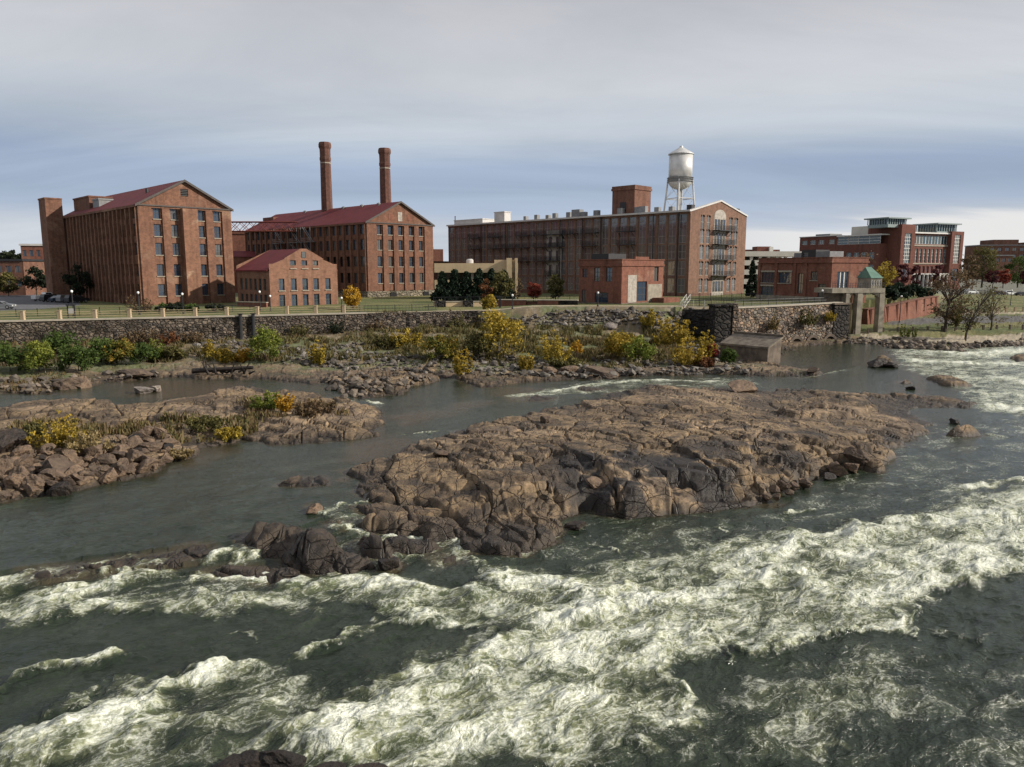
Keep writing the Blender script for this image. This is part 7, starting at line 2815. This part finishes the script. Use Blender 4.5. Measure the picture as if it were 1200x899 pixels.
def car_proto(kind):
    """body profile along x, extruded over the width, glass and wheels as parts"""
    if kind == 'suv':
        prof = [(-2.3, .35), (2.3, .35), (2.35, .75), (2.2, 1.0), (1.2, 1.1), (.55, 1.68), (-2.0, 1.72), (-2.3, 1.1)]
        win = [(1.0, 1.14), (.5, 1.6), (-1.9, 1.64), (-2.1, 1.14)]
    elif kind == 'truck':
        prof = [(-2.8, .45), (2.8, .45), (2.85, .95), (2.7, 1.15), (1.6, 1.25), (1.1, 1.9), (-.3, 1.95), (-.45, 1.25), (-2.8, 1.25)]
        win = [(1.4, 1.28), (1.0, 1.8), (-.2, 1.85), (-.3, 1.28)]
    else:
        prof = [(-2.2, .32), (2.2, .32), (2.25, .65), (2.1, .85), (1.1, .95), (.4, 1.42), (-1.1, 1.44), (-1.8, 1.0), (-2.25, .92)]
        win = [(.9, .98), (.35, 1.35), (-1.05, 1.37), (-1.6, 1.0)]
    mb = MB()
    hw = .9
    n = len(prof)
    inset = lambda z: hw - max(0, z - 1.0) * .22
    A = [mb.b.verts.new((x, -inset(z), z)) for x, z in prof]
    B = [mb.b.verts.new((x, inset(z), z)) for x, z in prof]
    mb.b.faces.new(A)
    mb.b.faces.new(B[::-1])
    for i in range(n):
        j = (i + 1) % n
        mb.b.faces.new([A[i], A[j], B[j], B[i]])
    body = mb.mesh('body', BLACK)
    body.materials.clear()
    mb = MB()
    for s in (-1, 1):
        mb.quad([(x, s * (inset(z) + .012), z) for x, z in win])
    (x0, z0), (x1, z1) = win[0], win[1]
    mb.quad([(x0 + .22, -.72, z0 - .0), (x0 + .22, .72, z0), (x1 + .22, .66, z1 - .02), (x1 + .22, -.66, z1 - .02)])
    glass = mb.mesh('windows', CARGLASS)
    mb = MB()
    mb.lathe([(.33, -.11), (.35, -.08), (.35, .08), (.33, .11)], 14)
    wh = mb.mesh('wheel', RUBBER)
    mb = MB()
    mb.lathe([(.20, -.125), (.20, .125)], 12)
    rim = mb.mesh('rim', GREYMET)
    mb = MB()
    mb.box(-.03, .03, -.2, .2, -.09, .09)
    hl = mb.mesh('headlight', LIGHTM)
    return body, glass, wh, rim, hl, prof


CARS = {k: car_proto(k) for k in ('suv', 'truck', 'sedan')}


def car(kind, label, x, y, z, rz, mat, group):
    body, glass, wh, rim, hl, prof = CARS[kind]
    root = thing('parked_' + {'suv': 'car', 'truck': 'pickup_truck', 'sedan': 'car'}[kind], label, {'truck': 'pickup truck'}.get(kind, 'car'), (x, y, z), R(rz), group)
    b = link('body', body.copy(), root)
    b.data.materials.append(mat)
    link('windows', glass, root)
    wb = 1.45 if kind != 'truck' else 1.8
    for sx_ in (-1, 1):
        for sy_ in (-1, 1):
            w_ = link('wheel', wh, root)
            w_.location = (sx_ * wb, sy_ * .82, .35)
            w_.rotation_euler = (math.pi / 2, 0, 0)
            link('rim', rim, w_)
    for sy_ in (-1, 1):
        h_ = link('headlight', hl, root)
        h_.location = (prof[2][0] + .0, sy_ * .62, prof[2][1])


CW, CB, CG = paint('white_car_paint', (.62, .62, .60)), paint('black_car_paint', (.012, .013, .016)), paint('grey_car_paint', (.16, .165, .17))
CBL = paint('blue_car_paint', (.02, .03, .06))
for kind, lab, px, Y, rz, m_ in (('truck', 'white pickup truck parked left of the dark cars by the biggest mill', 54, 178, 65, CW), ('suv', 'black car parked right next to the white pickup', 62, 172, 60, CB), ('sedan', 'dark blue car in the middle of the row by the biggest mill', 72, 170, 60, CBL),
                               ('suv', 'grey car parked in the shade near the right end of the row', 81, 168, 60, CG), ('suv', 'black car at the right end of the row under the dark tree', 91, 166, 60, CB), ('sedan', 'grey car cut by the left edge in the car park', 1, 140, 10, CG)):
    x, y = PX(px, Y)
    car(kind, lab, x, y, tz(x, y) + .02, rz, m_, 'cars parked beside the biggest mill')
for kind, lab, px, Y, rz, m_ in (('suv', 'white car under the broad dark tree at the far right', 1181, 272, 15, CW), ('sedan', 'dark car left of the white one at the far right', 1171, 270, 15, CB), ('sedan', 'black car at the right picture edge by the crimson tree', 1196, 268, 15, CB), ('suv', 'white car parked left of the crimson trees', 1137, 270, 15, CW)):
    x, y = PX(px, Y)
    car(kind, lab, x, y, tz(x, y) + .02, rz, m_, 'cars parked on the far right')

# ------------------------------------------------------------------ small things on the banks
x, y, z = at_u(83, 121.5, -.45)
o = thing('notice_board', 'pale notice board with two dark posts on the promenade', 'notice board', (x, y, z))
for s in (-.55, .55):
    mb = MB()
    mb.box(s - .09, s + .09, -.05, .05, 0, 2.1)
    mb.obj('post', DARKMET, o)
mb = MB()
mb.box(-.46, .46, -.04, .04, .7, 1.5)
mb.obj('board', FRAMEW, o)
mb = MB()
mb.box(-.7, .7, -.2, .2, 1.95, 2.15)
mb.obj('small_roof', DARKMET, o)
x, y, z = at_u(803, 140.5)
o = thing('white_steps', 'white painted steel steps on the grass strip by the square powerhouse', 'steps', (x, y, z - .2), R(30))
for s in (-.5, .5):
    mb = MB()
    mb.tube((-.7, s, 0), (.7, s, 1.5), .07)
    mb.tube((-.7, s, .9), (.7, s, 2.4), .06)
    for q in (-.7, 0, .7):
        mb.tube((q, s, (q + .7) / 1.4 * 1.5), (q, s, (q + .7) / 1.4 * 1.5 + .9), .05)
    mb.obj('side_rail', FRAMEW, o)
mb = MB()
for i in range(6):
    mb.box(-.7 + i * .25, -.5 + i * .25, -.48, .48, .1 + i * .26, .14 + i * .26)
mb.obj('tread', FRAMEW, o)
g = G(575, 368)
for i, (px, Y, lab) in enumerate(((583, 149, 'dark timber posts left of the patchwork brick wall'),)):
    x, y = PX(px, Y)
    o = thing('timber_frame', lab, 'frame', (x, y, 5.2))
    for s in (-.5, .5):
        mb = MB()
        mb.box(s - .2, s + .2, -.2, .2, 0, 3.4)
        mb.obj('post', DARKMET, o)
    mb = MB()
    mb.box(-.8, .8, -.22, .22, 3.402, 3.65)
    mb.obj('beam', DARKMET, o)
for px, lab in ((281, 'rusty drain stain channel in the left stone wall, left of two'), (296, 'rusty drain stain channel in the left stone wall, right of two')):
    Yw = 122 + (px - 200) / 230 * 12 - .9
    x, y = PX(px, Yw)
    o = thing('drain_pipe', lab.replace('rusty drain stain channel in', 'black drain pipe down').replace('the left stone wall', 'the left stone wall'), 'drain pipe', (x, y, 3.0))
    mb = MB()
    mb.tube((0, -.2, -.6), (0, .05, 3.6), .30, .30, 8)
    mb.obj('pipe', DARKMET, o)
    mb = MB()
    mb.box(-.4, .4, -.25, .4, 3.61, 3.75)
    mb.obj('bracket', DARKMET, o)
